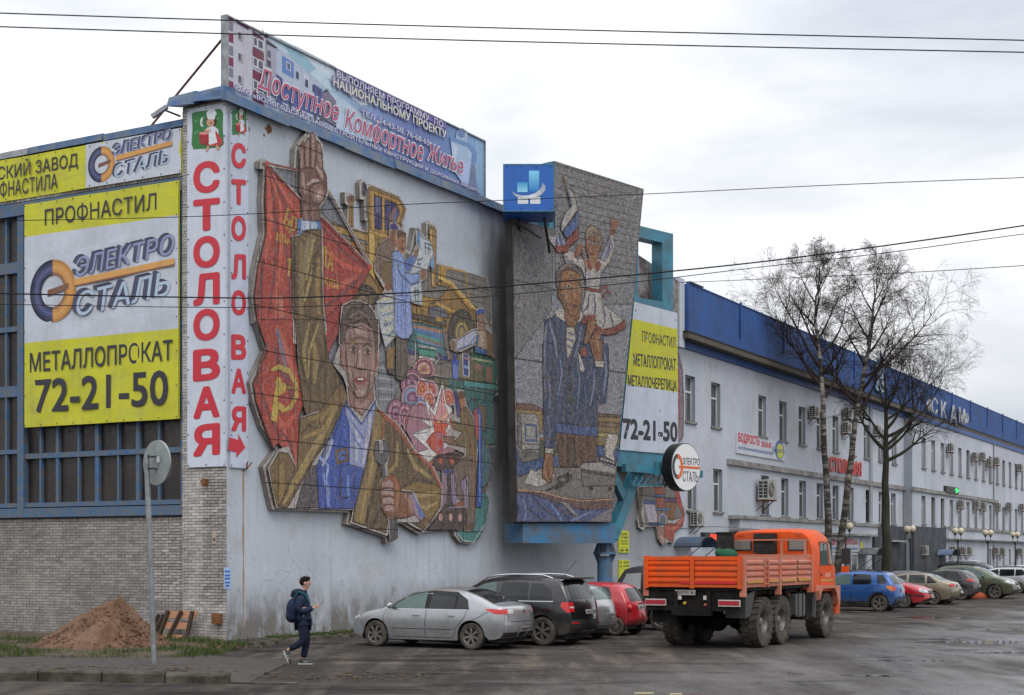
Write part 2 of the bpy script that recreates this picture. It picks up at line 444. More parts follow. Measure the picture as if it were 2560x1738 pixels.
def asphalt():
 t=NT('asphalt');v=t.map((1,1,1))
 a=t.noise(.09,8,.65,v);b=t.noise(1.3,8,.7,v);f=t.noise(38,4,.7,v)
 c=t.mix(t.mr(a,.35,.65),(.026,.0225,.021),(.052,.044,.040))
 c=t.mix(t.mr(b,.4,.75,0,.6),c,(.085,.070,.058))
 c=t.mix(t.mr(f,.45,.8,0,.35),c,(.11,.097,.087))
 sv=t.map((1.3,.16,1),rot=(0,0,R(29)));st=t.noise(.8,7,.68,sv)
 c=t.mix(t.mr(st,.48,.64,0,.75),c,(.14,.115,.092))
 sv=t.map((.16,1.5,1),loc=(4,0,0));st2=t.noise(.9,7,.7,sv)
 c=t.mix(t.mr(st2,.58,.68,0,.7),c,(.19,.16,.13))
 dk=t.ramp(t.noise(.55,9,.72,t.map((.5,1.2,1),loc=(9,2,0))),[(.52,0),(.60,1)])
 c=t.mix(t.math('MULTIPLY',dk,.85),c,(.010,.008,.007))
 pv=t.add('ShaderNodeTexVoronoi',{'Vector':t.add('ShaderNodeVectorMath',{0:t.map((.22,.14,1),rot=(0,0,R(29))),1:t.add('ShaderNodeVectorMath',{0:t.add('ShaderNodeTexNoise',{'Vector':v,'Scale':1.0,'Detail':5}).outputs['Color'],'Scale':.3},operation='SCALE').outputs[0]},operation='ADD').outputs[0],'Scale':1.0},distance='CHEBYCHEV')
 pc=t.add('ShaderNodeSeparateColor',{0:pv.outputs['Color']}).outputs[0]
 c=t.mix(t.mr(pc,.6,.64,0,.35),c,(.015,.014,.014))
 dv=t.add('ShaderNodeVectorMath',{0:v,1:t.add('ShaderNodeTexNoise',{'Vector':v,'Scale':1.2,'Detail':6}).outputs['Color']},operation='ADD').outputs[0]
 ck=t.add('ShaderNodeTexVoronoi',{'Vector':dv,'Scale':.5},feature='DISTANCE_TO_EDGE').outputs['Distance']
 ckf=t.mr(ck,0,.02,1,0);c=t.mix(t.math('MULTIPLY',ckf,.6),c,(.012,.011,.01))
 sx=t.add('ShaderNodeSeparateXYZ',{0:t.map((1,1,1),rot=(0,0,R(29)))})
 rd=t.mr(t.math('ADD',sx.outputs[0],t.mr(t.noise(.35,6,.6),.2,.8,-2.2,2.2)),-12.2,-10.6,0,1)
 c=t.mix(t.math('MULTIPLY',rd,.75),c,t.mix(t.mr(t.noise(.5,8,.7,t.map((1.2,.3,1),rot=(0,0,R(29)))),.4,.65),(.045,.040,.038),(.135,.125,.12)))  # wet sheen of the road put into the base colour as lighter grey
 road=t.mr(sx.outputs[0],-14.0,-9.0,0,1)
 wet=t.noise(.42,8,.62,t.map((1.2,.35,1),rot=(0,0,R(29)),loc=(2,5,0)))
 wetf=t.mr(wet,.42,.58,.1,1)
 pud=t.math('MULTIPLY',wetf,t.mr(sx.outputs[0],-13.5,-9.0,.05,1.0))
 c=t.mix(t.math('MULTIPLY',pud,.35),c,(.03,.028,.03))
 t.set('Base Color',c);t.set('Roughness',t.mr(t.math('ADD',pud,t.mr(f,.3,.7,-.14,.14)),0,1,.85,.16));t.set('Specular IOR Level',t.mr(pud,0,1,.12,.5))
 h=t.math('ADD',t.math('MULTIPLY',f,t.mr(pud,0,1,.8,.15)),t.math('MULTIPLY',b,.7))
 t.bump(t.math('SUBTRACT',h,ckf),.5,.02)
 return t.m
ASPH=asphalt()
def soil_mat(name,a,b,sc=6,bumpd=.05):
 t=NT(name);n=t.noise(sc,8,.7)
 c=t.mix(t.mr(n,.3,.7),a,b);c=t.mix(t.mr(t.noise(60,3,.6),.55,.8,0,.5),c,tuple(x*.45 for x in a))
 t.set('Base Color',c).set('Roughness',.95);t.bump(t.noise(sc*4,8,.75),.9,bumpd);return t.m
SAND=soil_mat('damp_sand',(.105,.054,.031),(.20,.112,.068),3)
SOIL=soil_mat('muddy_soil',(.06,.042,.028),(.12,.09,.06))
PAVE=soil_mat('worn_pavement',(.028,.023,.020),(.062,.052,.045),2.0,.02)
CONC=M('weathered_concrete',(.125,.108,.092),.9,var=.3,bump=.9,bscale=9,dirt=.9,dirtcol=(.035,.032,.022),dscale=2.6)
CONC_L=M('pale_concrete',(.33,.325,.32),.88,var=.18,bump=.4,dirt=.6,dirtcol=(.12,.11,.10),dscale=1.2)
GRASSM=M('grass_blades',(.038,.062,.015),.8,var=.5,scale=5)
MOSS=M('moss',(.05,.06,.02),.95,var=.5,scale=8,bump=.8)
BLUEP=M('chipped_blue_paint',(.035,.11,.26),.65,var=.3,scale=3,dirt=.7,dirtcol=(.15,.17,.19),dscale=2.2,bump=.2)
WBLUE=M('window_blue_paint',(.035,.125,.27),.6,var=.28,scale=4,dirt=.75,dirtcol=(.12,.13,.14),dscale=5,bump=.3)
TEAL=M('teal_steel_paint',(.035,.20,.29),.5,var=.12,scale=4,dirt=.45,dirtcol=(.05,.07,.08),dscale=1.5)
TEALR=M('rusting_blue_paint',(.035,.19,.38),.6,var=.25,scale=3,dirt=.55,dirtcol=(.13,.10,.07),dscale=1.3,bump=.3)
BLUEM=M('blue_sheet_metal',(.018,.085,.29),.55,var=.18,scale=1.2,dirt=.55,dirtcol=(.02,.05,.15),dscale=.7)
BLUES=M('sign_blue',(.004,.10,.42),.4,var=.05,dirt=.2,dirtcol=(.01,.05,.2))
DARKM=M('dark_steel',(.02,.02,.022),.55,var=.2)
RUST=M('rusty_steel',(.17,.075,.035),.85,var=.4,scale=8)
GALV=M('galvanised_steel',(.30,.32,.33),.45,.6,var=.12,scale=6,dirt=.5,dirtcol=(.14,.14,.14),dscale=4)
PVC=M('white_plastic_frame',(.62,.63,.65),.45,var=.06,dirt=.3,dirtcol=(.3,.3,.3))
def glassm(name,a,b,rough=.12):
 t=NT(name);n=t.noise(.9,4,.5);c=t.mix(t.mr(n,.35,.65),a,b)
 t.set('Base Color',c).set('Roughness',rough).set('Specular IOR Level',.5);t.bump(t.noise(.7,2,.5),.05,.1);return t.m
PANE=glassm('window_glass',(.045,.05,.05),(.10,.11,.11),.15)
OLDPANE=None
def oldpane():
 t=NT('dusty_dark_glass');c=t.mix(t.mr(t.noise(.8,6,.6),.35,.7),(.010,.007,.006),(.034,.023,.018))
 st=t.ramp(t.noise(5,8,.75,t.map((3,3,.5))),[(.6,0),(.75,1)])
 c=t.mix(t.math('MULTIPLY',st,.45),c,(.16,.14,.125));t.set('Base Color',c).set('Roughness',t.mr(t.noise(9,4,.6),.3,.7,.25,.6));return t.m
OLDPANE=oldpane()
def brickm():
 t=NT('grey_brick');c=t.add('ShaderNodeAttribute',attribute_name='Col').outputs['Color']
 r=t.add('ShaderNodeObjectInfo').outputs['Random']
 k=t.mr(r,0,1,.72,1.28)
 c=t.add('ShaderNodeVectorMath',{0:c,'Scale':k},operation='SCALE').outputs[0]
 g=t.noise(1.0,7,.7,t.add('ShaderNodeTexCoord').outputs['Object'])
 geo=t.add('ShaderNodeNewGeometry').outputs['Position']
 big=t.ramp(t.noise(.8,8,.7,geo),[(.42,0),(.68,1)])
 c=t.mix(t.math('MULTIPLY',big,.5),c,(.10,.085,.075))
 pale=t.ramp(t.noise(.55,6,.65,t.add('ShaderNodeVectorMath',{0:geo,1:(4,8,3)},operation='ADD').outputs[0]),[(.55,0),(.7,1)])
 c=t.mix(t.math('MULTIPLY',pale,.45),c,(.42,.37,.32))
 c=t.mix(t.mr(t.noise(14,6,.7,geo),.5,.8,0,.4),c,(.09,.075,.07))
 t.set('Base Color',c).set('Roughness',.92);t.bump(t.noise(25,5,.7,geo),.5,.01);return t.m
BRICK=brickm()
MORTAR=M('dark_mortar',(.10,.088,.08),.95,var=.3,bump=.5)
# ground
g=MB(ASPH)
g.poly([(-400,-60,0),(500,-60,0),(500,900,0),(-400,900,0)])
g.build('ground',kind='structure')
PUD=glassm('puddle_water',(.010,.009,.009),(.02,.018,.017),.04);HOLE=M('wet_pothole',(.008,.007,.006),.5,var=.4,scale=4)
def blob(name,px,py,rx,ry,seed,mat,ang=-8):
 random.seed(seed);cx,cy=G(px,py);n=26;mb=MB(mat);c,s_=math.cos(R(ang)),math.sin(R(ang));ph=[U(0,6)for _ in range(4)];q=[]
 for i in range(n):
  a=6.2832*i/n;k=1+.28*math.sin(2*a+ph[0])+.2*math.sin(3*a+ph[1])+.14*math.sin(5*a+ph[2])+.1*math.sin(9*a+ph[3]);x,y=rx*k*math.cos(a),ry*k*math.sin(a);q.append((cx+c*x-s_*y,cy+s_*x+c*y,.004))
 mb.poly(q);mb.build(name,kind='structure')
for i,(px,py,rx,ry)in enumerate(((2440,1606,1.5,.55),(2350,1598,.6,.3),(2520,1632,.9,.25),(2290,1652,.7,.16),(2490,1575,1.3,.6),(2180,1690,.5,.12),(2330,1545,1.5,.5))):blob('puddle',px,py,rx,ry,i,PUD)
for i,(px,py,rx,ry)in enumerate(((2185,1643,.75,.10),(1555,1708,.45,.09),(1800,1682,.35,.05),(2400,1625,.6,.12),(1330,1688,.4,.07),(2060,1703,.5,.06))):blob('pothole',px,py,rx,ry,20+i,HOLE,3)
random.seed(2)
g=MB(PAVE);g.smooth=True
def verge_h(x,y):
 e=min(1,max(0,(-4.9-x)/1.6));return .012+.10*e
nx,ny=46,14
pts=[]
for i in range(nx+1):
 for j in range(ny+1):
  x=-14+(9.3)*i/nx;y0=27.55-(x+12)*.17;y1=32.0
  y=y0+(y1-y0)*j/ny
  pts.append((x,y,verge_h(x,y)+U(-.008,.008)))
g.v=pts
for i in range(nx):
 for j in range(ny):
  a=i*(ny+1)+j;g.face([a,a+ny+1,a+ny+2,a+1])
g.build('pavement',kind='structure')
g=MB(SOIL);g.smooth=True
nx,ny=60,40;pts=[]
def wall_y(x):return 37.3+(-7.17-x)*(.4833/.8755)
for i in range(nx+1):
 for j in range(ny+1):
  x=-16+(8.9)*i/nx;y0=31.2+.25*math.sin(x*1.7)+.12*math.sin(x*5);y1=wall_y(x)+.05
  y=y0+(y1-y0)*j/ny
  h=.06+.10*min(1,(y-y0)/1.0)+U(-.015,.015)
  if i==nx:h=0.0
  pts.append((x,y,max(0.01,h)))
g.v=pts
for i in range(nx):
 for j in range(ny):
  a=i*(ny+1)+j;g.face([a,a+ny+1,a+ny+2,a+1])
g.build('verge_soil',kind='structure')
g=MB(GRASSM,M('pale_grass',(.12,.13,.045),.85,var=.4,scale=5))
for i in range(26000):
 x=U(-15,-6.4);y0=31.3;y1=min(wall_y(x)-.1,37.5)
 y=U(y0,y1)
 if math.sin(x*2.1+1.3*math.sin(y*1.9))+math.sin(y*2.7+x)<U(-1.7,0.2):continue
 dx=(x+9.45)/2.1;dy=(y-34.7)/1.55
 if dx*dx+dy*dy<1:continue
 a=U(0,6.28);h=U(.03,.13)*(1+.8*math.sin(x*3.1)*math.sin(y*2.3));w=.014;lx,ly=U(-.06,.06),U(-.06,.06)
 g.use(g.mats[1]if rnd()<.25 else g.mats[0])
 z=.14 if y>32.2 else .09
 g.poly([(x-w*math.cos(a),y-w*math.sin(a),z-.05),(x+w*math.cos(a),y+w*math.sin(a),z-.05),(x+lx,y+ly,z+h)])
g.build('grass',kind='stuff',label='short patchy grass on the verge below the brick wall')
kt=thing('kerb','low weathered concrete kerb along the edge of the verge','kerb',at=(-9,27,0))
x=-13.4;k=0
while x<-4.6:
 L=U(1.05,1.3);mb=MB(CONC)
 y=27.45-(x+12)*.17;y2=27.45-(x+L+12)*.17
 t0=min(1,max(0.25,(-4.4-x)/2.2));h=.19*t0+U(-.012,.012);tl=U(-.015,.015)
 xa,xb=x+.012,x+L-.012
 n=5;A=[];
 for q in range(n+1):
  u=q/n;X=xa+(xb-xa)*u;Y=y+(y2-y)*u+U(-.008,.008)
  A.append([(X,Y,-.02),(X,Y-.0,h*.8+U(-.008,.008)),(X,Y+.04,h+tl+U(-.01,.01)),(X,Y+.17,h+tl+U(-.008,.008)),(X,Y+.19,-.02)])
 for q in range(n):
  for r_ in range(4):mb.poly([A[q][r_],A[q+1][r_],A[q+1][r_+1],A[q][r_+1]])
 mb.poly(A[0][::1]);mb.poly(A[-1][::-1])
 mb.build('kerb_stone',kt);x+=L;k+=1
g=MB(SOIL,CONC)
for i in range(520):
 x=U(-13,-1.5);y=28.4-(x+9)*.12+random.gauss(0,.35);r_=abs(random.gauss(.0,.022))+.008
 g.use(g.mats[0]if rnd()<.75 else g.mats[1])
 g.sphere((x,y,.1*min(1,max(0,(-4.9-x)/1.6))+r_*.3),r_,5,3,(1.3,1,.7))
g.build('rubble',kind='stuff',label='crumbs of soil and broken concrete behind the kerb')
ap=MB(CONC,MOSS)
xs=[i*.5 for i in range(0,60)]
for i in range(len(xs)-1):
 w0=.75+.12*math.sin(xs[i]*1.3);
 ap.use(CONC);ap.hexa([(xs[i],-w0,-.01),(xs[i+1]-.01,-w0,-.01),(xs[i+1]-.01,.02,-.01),(xs[i],.02,-.01),(xs[i],-w0+.03,.09),(xs[i+1]-.01,-w0+.03,.09),(xs[i+1]-.01,.02,.13),(xs[i],.02,.13)])
ap=solo(ap,'wall_apron','narrow mossy concrete apron at the foot of the mosaic wall','apron',FR)
g=MB(MOSS,GRASSM)
for i in range(900):
 x=U(1.5,9)if rnd()<.7 else U(0,26);y=-abs(random.gauss(.12,.2));a=U(0,6.28);h=U(.02,.13)
 g.use(GRASSM if rnd()<.6 else MOSS)
 if rnd()<.4:g.sphere((x,y,.13),U(.02,.06),5,3,(1.4,1,.9))
 else:g.poly([(x-.015*math.cos(a),y-.015*math.sin(a),.1),(x+.015*math.cos(a),y+.015*math.sin(a),.1),(x+U(-.05,.05),y+U(-.05,.05),.13+h)])
o=g.build('moss_tufts',kind='stuff',label='moss and weeds along the foot of the mosaic wall',org=(0,0,0));o.location=FR.w(0,0,0);o.rotation_euler=(0,0,R(FR.a))
# buildings
def wall_holes(mb,x0,x1,z0,z1,holes,y=0.0,depth=.25,revmat=None,base=None):
 xs=sorted({x0,x1}|{h[0]for h in holes}|{h[1]for h in holes});zs=sorted({z0,z1}|{h[2]for h in holes}|{h[3]for h in holes})
 xs=[x for x in xs if x0<=x<=x1];zs=[z for z in zs if z0<=z<=z1]
 for i in range(len(xs)-1):
  for j in range(len(zs)-1):
   cx=(xs[i]+xs[i+1])/2;cz=(zs[j]+zs[j+1])/2
   if any(h[0]<cx<h[1]and h[2]<cz<h[3]for h in holes):continue
   mb.poly([(xs[i],y,zs[j]),(xs[i+1],y,zs[j]),(xs[i+1],y,zs[j+1]),(xs[i],y,zs[j+1])])
 for a,b,c,d in holes:
  if revmat:mb.use(revmat)
  e=y+depth
  mb.poly([(a,y,c),(a,y,d),(a,e,d),(a,e,c)]);mb.poly([(b,y,c),(b,e,c),(b,e,d),(b,y,d)])
  mb.poly([(a,y,c),(a,e,c),(b,e,c),(b,y,c)]);mb.poly([(a,y,d),(b,y,d),(b,e,d),(a,e,d)])
  if base:mb.use(base)
ZT=13.72
hall=thing('factory_hall','tall grey factory hall with chipped blue coping, carrying the large worker mosaic','building',FR)
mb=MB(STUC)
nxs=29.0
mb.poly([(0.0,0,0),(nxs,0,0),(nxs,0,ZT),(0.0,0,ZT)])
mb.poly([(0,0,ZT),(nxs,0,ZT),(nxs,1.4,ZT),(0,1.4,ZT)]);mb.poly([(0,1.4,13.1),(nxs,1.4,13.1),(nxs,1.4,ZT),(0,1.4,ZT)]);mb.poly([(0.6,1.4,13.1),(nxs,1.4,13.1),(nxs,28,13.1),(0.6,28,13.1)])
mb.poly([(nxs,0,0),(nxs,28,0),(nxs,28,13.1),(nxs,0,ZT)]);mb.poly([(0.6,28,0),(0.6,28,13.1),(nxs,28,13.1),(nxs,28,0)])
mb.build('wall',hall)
mb=MB(RUST,M('exposed_render',(.16,.14,.13),.95,var=.3))
for px,py,r_ in((672,322,.16),(664,322,.05),(660,338,.06),(928,405,.05),(622,323,.07)):
 x,z=FR.P(px,py)
 n=9;mb.use(mb.mats[0]if rnd()<.5 else mb.mats[1])
 mb.prism([(x+r_*U(.4,1.2)*math.cos(6.28*i/n),z+r_*U(.4,1.2)*math.sin(6.28*i/n))for i in range(n)],-.004,.0)
mb.build('spalled_patch',hall,kind='stuff')
x,z=FR.P(608,1172)
mb=MB(RUST);mb.tube([(x,0,z-.05),(x,-.12,z+.0),(x-.05,-.16,z+.14)],.02);mb.tube([(x,-.12,z),(x+.1,-.2,z+.16)],.018);mb.tube([(x,-.1,z),(x+.02,-.14,z+.2)],.015)
mb.build('pipe_stub',hall)
t=NT('rust_run');z_=t.add('ShaderNodeSeparateXYZ',{0:t.co()}).outputs[2]
t.set('Base Color',t.mix(t.mr(t.noise(3,6,.7),.3,.7),(.36,.27,.19),(.28,.17,.10))).set('Roughness',.9)
mb=MB(t.m);zz=z-.05;xx=x;pl=[];pr=[]
while zz>.2:
 w=.028+.012*math.sin(zz*5)+U(-.006,.006);pl.append((xx-w,zz));pr.append((xx+w,zz));zz-=.25;xx+=U(-.004,.004)
for i in range(len(pl)-1):mb.poly([(pl[i+1][0],-.004,pl[i+1][1]),(pr[i+1][0],-.004,pr[i+1][1]),(pr[i][0],-.004,pr[i][1]),(pl[i][0],-.004,pl[i][1])])
mb.build('rust_streak',hall)
seg=2.55;x=-.25;i=0
while x<nxs:
 mb=MB(BLUEP);L=min(seg,nxs-x+.05);dz=U(-.03,.03);dy=U(-.03,.02)
 a,b=x+.01,x+L-.01;z0=13.62+dz
 mb.hexa([(a,-.19+dy,z0),(b,-.19+dy,z0+U(-.03,.03)),(b,.25,z0+.12),(a,.25,z0+.12),(a,-.14+dy,z0+.27),(b,-.14+dy,z0+.27),(b,.3,z0+.33),(a,.3,z0+.33)])
 mb.build('coping',hall);x+=L
for a,b in((-1.75,-.85),(-.86,.05)):
 mb=MB(BLUEP)
 pts=[FL.w(a,-.26,13.72),FL.w(b,-.26,13.66),FL.w(b,.3,13.8),FL.w(a,.3,13.84),FL.w(a,-.16,13.98),FL.w(b,-.16,14.02),FL.w(b,.3,14.05),FL.w(a,.3,14.02)]
 inv=hall.matrix_basis.inverted();mb.hexa([inv@p for p in pts]);mb.build('coping',hall)
BW,BH,JT=.25,.075,.012
brick_me={}
def brick_mesh(kind):
 if kind in brick_me:return brick_me[kind]
 L=BW-JT if kind<4 else BW/2-JT;H=BH-.010;w=.05
 random.seed(kind);sh=(.36,.335,.315);k=U(.8,1.15);mb=MB(BRICK);mb.col=tuple(c*k for c in sh)
 c=.006
 mb.hexa([(U(0,c),-U(.0,.012),U(0,c)),(L-U(0,c),-U(.0,.012),U(0,c)),(L,w,0),(0,w,0),(U(0,c),-U(.0,.012),H-U(0,c)),(L-U(0,c),-U(.0,.012),H-U(0,c)),(L,w,H),(0,w,H)])
 me=mb.mesh('brick');brick_me[kind]=me;return me
for k in range(8):brick_mesh(k)
random.seed(11)
def brick_field(parent,fr_y,x0,x1,z0,z1,singles,skip=None,name='bricks',tone=1.0,hdr=False):
 rows=int(round((z1-z0)/BH));lst=[]
 for r_ in range(rows):
  z=z0+r_*BH;off=(r_%2)*BW/2;header=hdr and r_%6==5
  step=BW/2 if header else BW
  n0=int(math.floor((x0-off)/step));x=n0*step+off
  while x<x1-.01:
   a=max(x,x0);b=min(x+step,x1)
   if b-a>.05 and not(skip and skip(a,b,z)):lst.append((a,b,z,header))
   x+=step
 full=[q for q in lst if abs((q[1]-q[0])-(BW/2 if q[3]else BW))<.01]
 full.sort(key=lambda q:-q[0]);pick=set(id(q)for q in[q for q in full if 1.0<q[2]<4.4][:singles])
 mb=MB(BRICK)
 for q in lst:
  a,b,z,hh=q;y=fr_y+U(-.005,.007)
  if id(q)in pick:
   me=brick_mesh(random.randrange(4)+(4 if hh else 0));o=bpy.data.objects.new('brick',me);COL.objects.link(o)
   o.parent=parent;g0=META[parent.name];o.location=(a+JT/2-g0[0],y-g0[1],z+.005-g0[2]);continue
  k=U(.75,1.2)*tone;mb.col=(.36*k,.335*k,.315*k)
  c=U(0,.006);y0=y-U(0,.01)
  A,B=a+JT/2,b-JT/2;Z0,Z1=z+.005,z+BH-.005
  p=len(mb.v);mb.v+=[(A,y0,Z0),(B,y0+U(-.003,.003),Z0),(B,y0,Z1),(A,y0+U(-.003,.003),Z1),(A,y+.04,Z0),(B,y+.04,Z0),(B,y+.04,Z1),(A,y+.04,Z1)]
  for f in((0,1,2,3),(0,4,5,1),(1,5,6,2),(2,6,7,3),(3,7,4,0)):mb.face([p+i for i in f])
 if mb.f:mb.build(name,parent,kind='stuff')
shop=thing('brick_workshop','grey brick workshop wing with tall blue framed windows and yellow banners','building',FL)
WX0,WX1=-30.0,-1.44
pier=thing('brick_pier','grey brick corner pier carrying the vertical canteen banner','pier',FL,at=(-.75,0,0))
mb=MB(MORTAR);mb.box(-1.44,-.001,.02,.5,0,13.74);mb.build('mortar_core',pier)
brick_field(pier,0.0,-1.44,-.0,0.05,13.7,150,skip=lambda a,b,z:(z>4.6 and z<13.45 and a>-1.2),hdr=True)
mb=MB(MORTAR)
mb.box(WX0,WX1+.01,.14,.5,0,3.30);mb.box(WX0,WX1+.01,.14,.5,11.95,13.3)
mb.box(WX0,WX0+.3,.5,20,0,13.2)
mb.build('wall',shop)
brick_field(shop,.12,-9.6,WX1,.1,3.28,150,tone=.95,hdr=True)
brick_field(shop,.12,-9.6,WX1,12.0,13.25,0,skip=lambda a,b,z:12.3<z<12.98,name='parapet_bricks',tone=.9)
mb=MB(BRICK)
x=-9.6
while x<WX1:
 k=U(.8,1.3);mb.col=(.42*k,.40*k,.37*k);mb.box(x+.01,x+.115,-.0+U(-.01,.01),.13,11.97,12.04+U(0,.01));x+=.125
mb.build('brick_dentils',shop,kind='stuff')
x=WX1+.05
L=2.75
while x>-12:
 mb=MB(BLUEP if-6.8<x<0 else GALV);dz=U(-.02,.02)
 mb.hexa([(x-L+.02,-.05,13.22+dz),(x-.02,-.05,13.24+dz),(x-.02,.5,13.26),(x-L+.02,.5,13.26),(x-L+.02,-.03,13.40+dz),(x-.02,-.03,13.42+dz),(x-.02,.5,13.46),(x-L+.02,.5,13.46)])
 mb.build('coping',shop);x-=L
def fx(px,py=1200,off=-.22):return FL.P(px,py,off)[0]
vb=[(fx(107),.07),(fx(149),.10),(fx(202),.06),(fx(248),.13),(fx(301),.06),(fx(350),.12),(fx(403),.06)]
posts=[(fx(62),.24),(WX1-.05,.12)]
lb=[(fx(21),.07),(fx(-24),.12),(fx(-66),.06)]
gz0,gz1=3.30,11.95
fm=MB(WBLUE)
fm.box(WX0,WX1,.02,.30,gz0,gz0+.25);fm.box(WX0,WX1,.10,.32,gz0+.28,gz0+.40);fm.box(WX0,WX1,.0,.3,11.60,11.95)
fm.build('window_beam',shop)
for x,w in posts+[(fx(-110),.24)]:
 mb=MB(WBLUE);mb.box(x-w/2,x+w/2,.06,.32,gz0+.25,11.6);mb.build('window_post',shop)
rowsR=[4.93,6.6,8.25,10.0]
for x,w in vb:
 mb=MB(WBLUE);mb.box(x-w/2,x+w/2,.13,.30,gz0+.4,11.6);mb.build('mullion',shop)
for x,w in lb:
 mb=MB(WBLUE);mb.box(x-w/2,x+w/2,.13,.30,gz0+.4,11.6);mb.build('mullion',shop)
lz=[FL.P(21,y,-.2)[1]for y in(1131,981,826,674)]
for z,h in((lz[0],.12),(lz[1],.30),(lz[2],.14),(lz[3],.30)):
 mb=MB(WBLUE);mb.box(WX0,posts[0][0]-.12,.11,.30,z-h/2,z+h/2);mb.build('transom',shop)
for z,h in((4.98,.14),(6.6,.14),(8.25,.14),(10,.14)):
 mb=MB(WBLUE);mb.box(posts[0][0]+.12,WX1,.11,.30,z-h/2,z+h/2);mb.build('transom',shop)
def panes(xsx,zs,y):
 xsx=sorted(xsx)
 for i in range(len(xsx)-1):
  for j in range(len(zs)-1):
   if xsx[i+1]-xsx[i]<.2:continue
   mb=MB(OLDPANE);a=U(-.02,.02);mb.box(xsx[i]+.01,xsx[i+1]-.01,y+abs(a),y+abs(a)+.01,zs[j]+.01,zs[j+1]-.01);mb.build('pane',shop)
panes([posts[0][0]]+[v[0]for v in vb]+[WX1],[gz0+.35,4.98,6.6],.22)
panes([-9.4,fx(-66),fx(-24),fx(21),posts[0][0]],[gz0+.35]+lz+[11.6],.22)
mb=MB(OLDPANE);mb.poly([(WX0,.28,gz0+.3),(WX1,.28,gz0+.3),(WX1,.28,11.7),(WX0,.28,11.7)]);mb.build('back_pane',shop)
OX0,OX1=29.0,230.0
ZE=11.1
TOPW=[(10.00,8.02)];
top_s=[30.2,33.25,39.5,42.6,45.7,48.8,51.7,55.0,58.0,61.2,64.4]
midw=[30.35,33.5,39.9,42.9,45.8,48.8,51.7,54.7,58.4,61.3,64.2]
J=67.4;JY=-.54
far=[J+2.5+2.75*i for i in range(0,40)]
office=thing('office_wing','long grey office wing with a high blue metal parapet, receding to the right','building',FR,at=(29,0,0))
def ledge_h(x):return 4.0
holesA=[(x,x+1.15,8.02,10.0)for x in top_s]+[(x,x+1.15,4.2,6.13)for x in midw]
grd=[(29.9,30.9,0.1,2.3)]
holesB=[(x,x+1.1,8.02,10.02)for x in far]+[(x,x+1.1,4.3,6.15)for x in far]
gfar=[x for x in far if x>90]
holesB+=[(x+.1,x+.9,1.3,2.7)for x in gfar]
mb=MB(STUC2)
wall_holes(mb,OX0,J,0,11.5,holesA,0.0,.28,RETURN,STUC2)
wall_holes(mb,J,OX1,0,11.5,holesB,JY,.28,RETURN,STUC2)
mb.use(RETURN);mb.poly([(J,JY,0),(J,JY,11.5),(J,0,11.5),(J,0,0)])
mb.use(STUC2);mb.poly([(OX0,0,11.5),(OX1,0,11.5),(OX1,18,11.5),(OX0,18,11.5)]);mb.poly([(OX1,JY,0),(OX1,18,0),(OX1,18,11.5),(OX1,JY,11.5)])
mb.build('wall',office,org=(29,0,0))
wi=0
def window(x,z0,z1,w,y,kind=0):
 """frame with pane and sill; sub-parts under the frame"""
 global wi
 key=(round(w,2),round(z1-z0,2),kind)
 fr_=MB(PVC if kind!=2 else M('brown_frame',(.12,.09,.07),.6));H=z1-z0;b=.055
 fr_.box(0,b,0,.06,0,H);fr_.box(w-b,w,0,.06,0,H);fr_.box(b,w-b,0,.06,0,b);fr_.box(b,w-b,0,.06,H-b,H)
 tz=H*.66;fr_.box(b,w-b,0,.06,tz-.04,tz+.04)
 if kind==0:fr_.box(w*.42,w*.42+.05,0,.06,b,tz-.04)
 o=fr_.build('window',office,org=(0,0,0));o.location=(x-29,y+.17,z0)
 p=MB(PANE);p.poly([(b,.03,b),(w-b,.03,b),(w-b,.03,H-b),(b,.03,H-b)])
 q=p.build('pane',o,org=(0,0,0))
 if rnd()<.55:
  c=MB(M('curtain',(.35,.35,.33),.9,var=.2,scale=3));
  ww=U(.25,.5)*w
  c.poly([(b,.025,b),(b+ww*.6,.025,b),(b+ww,.025,H-b),(b,.025,H-b)]);c.build('blind',o,org=(0,0,0))
 s_=MB(CONC_L);s_.box(-.06,w+.06,-.26,.02,-.10,-.0);s_.build('sill',o,org=(0,0,0))
for h in holesA:window(h[0],h[2],h[3],1.15,0.0,0 if rnd()<.7 else 1)
for h in holesB:
 if h[0]<125:window(h[0],h[2],h[3],h[1]-h[0],JY,1 if rnd()<.75 else 2)
mb=MB(PANE)
for h in holesB:
 if h[0]>=125:mb.box(h[0],h[1],JY+.2,JY+.22,h[2],h[3])
mb.build('far_windows',office,kind='stuff')
mb=MB(CONC_L);mb.box(35.2,J-.002,-.14,0,6.40,6.66);mb.build('ledge',office)
mb=MB(CONC_L);mb.box(J-.14,95.0,JY-.14,JY,6.40,6.64);mb.build('ledge',office)
mb=MB(CONC_L,STUC2);mb.box(35.4,J-8,-.55,0,3.92,4.08);mb.use(STUC2);mb.box(35.7,J-8,-.45,0,3.45,3.92);mb.use(CONC_L);mb.box(35.5,J-8,-.5,0,3.33,3.45);mb.build('cornice',office)
mb=MB(CONC_L,STUC2);mb.box(76.5,200,JY-.4,JY,4.02,4.2);mb.use(STUC2);mb.box(76.5,200,JY-.3,JY,3.4,4.02);mb.use(CONC_L);mb.box(76.5,200,JY-.36,JY,3.3,3.4);mb.build('cornice',office)
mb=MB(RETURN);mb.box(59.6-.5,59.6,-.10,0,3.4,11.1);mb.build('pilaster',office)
mb=MB(GALV);mb.cyl((J-.25,-.09,.2),(J-.25,-.09,6.3),.05);mb.build('downpipe',office)
mb=MB(GALV);mb.cyl((93.5,JY-.08,.2),(93.5,JY-.08,11.2),.05);mb.build('downpipe',office)
mb=MB(BLUEM);x=29.3
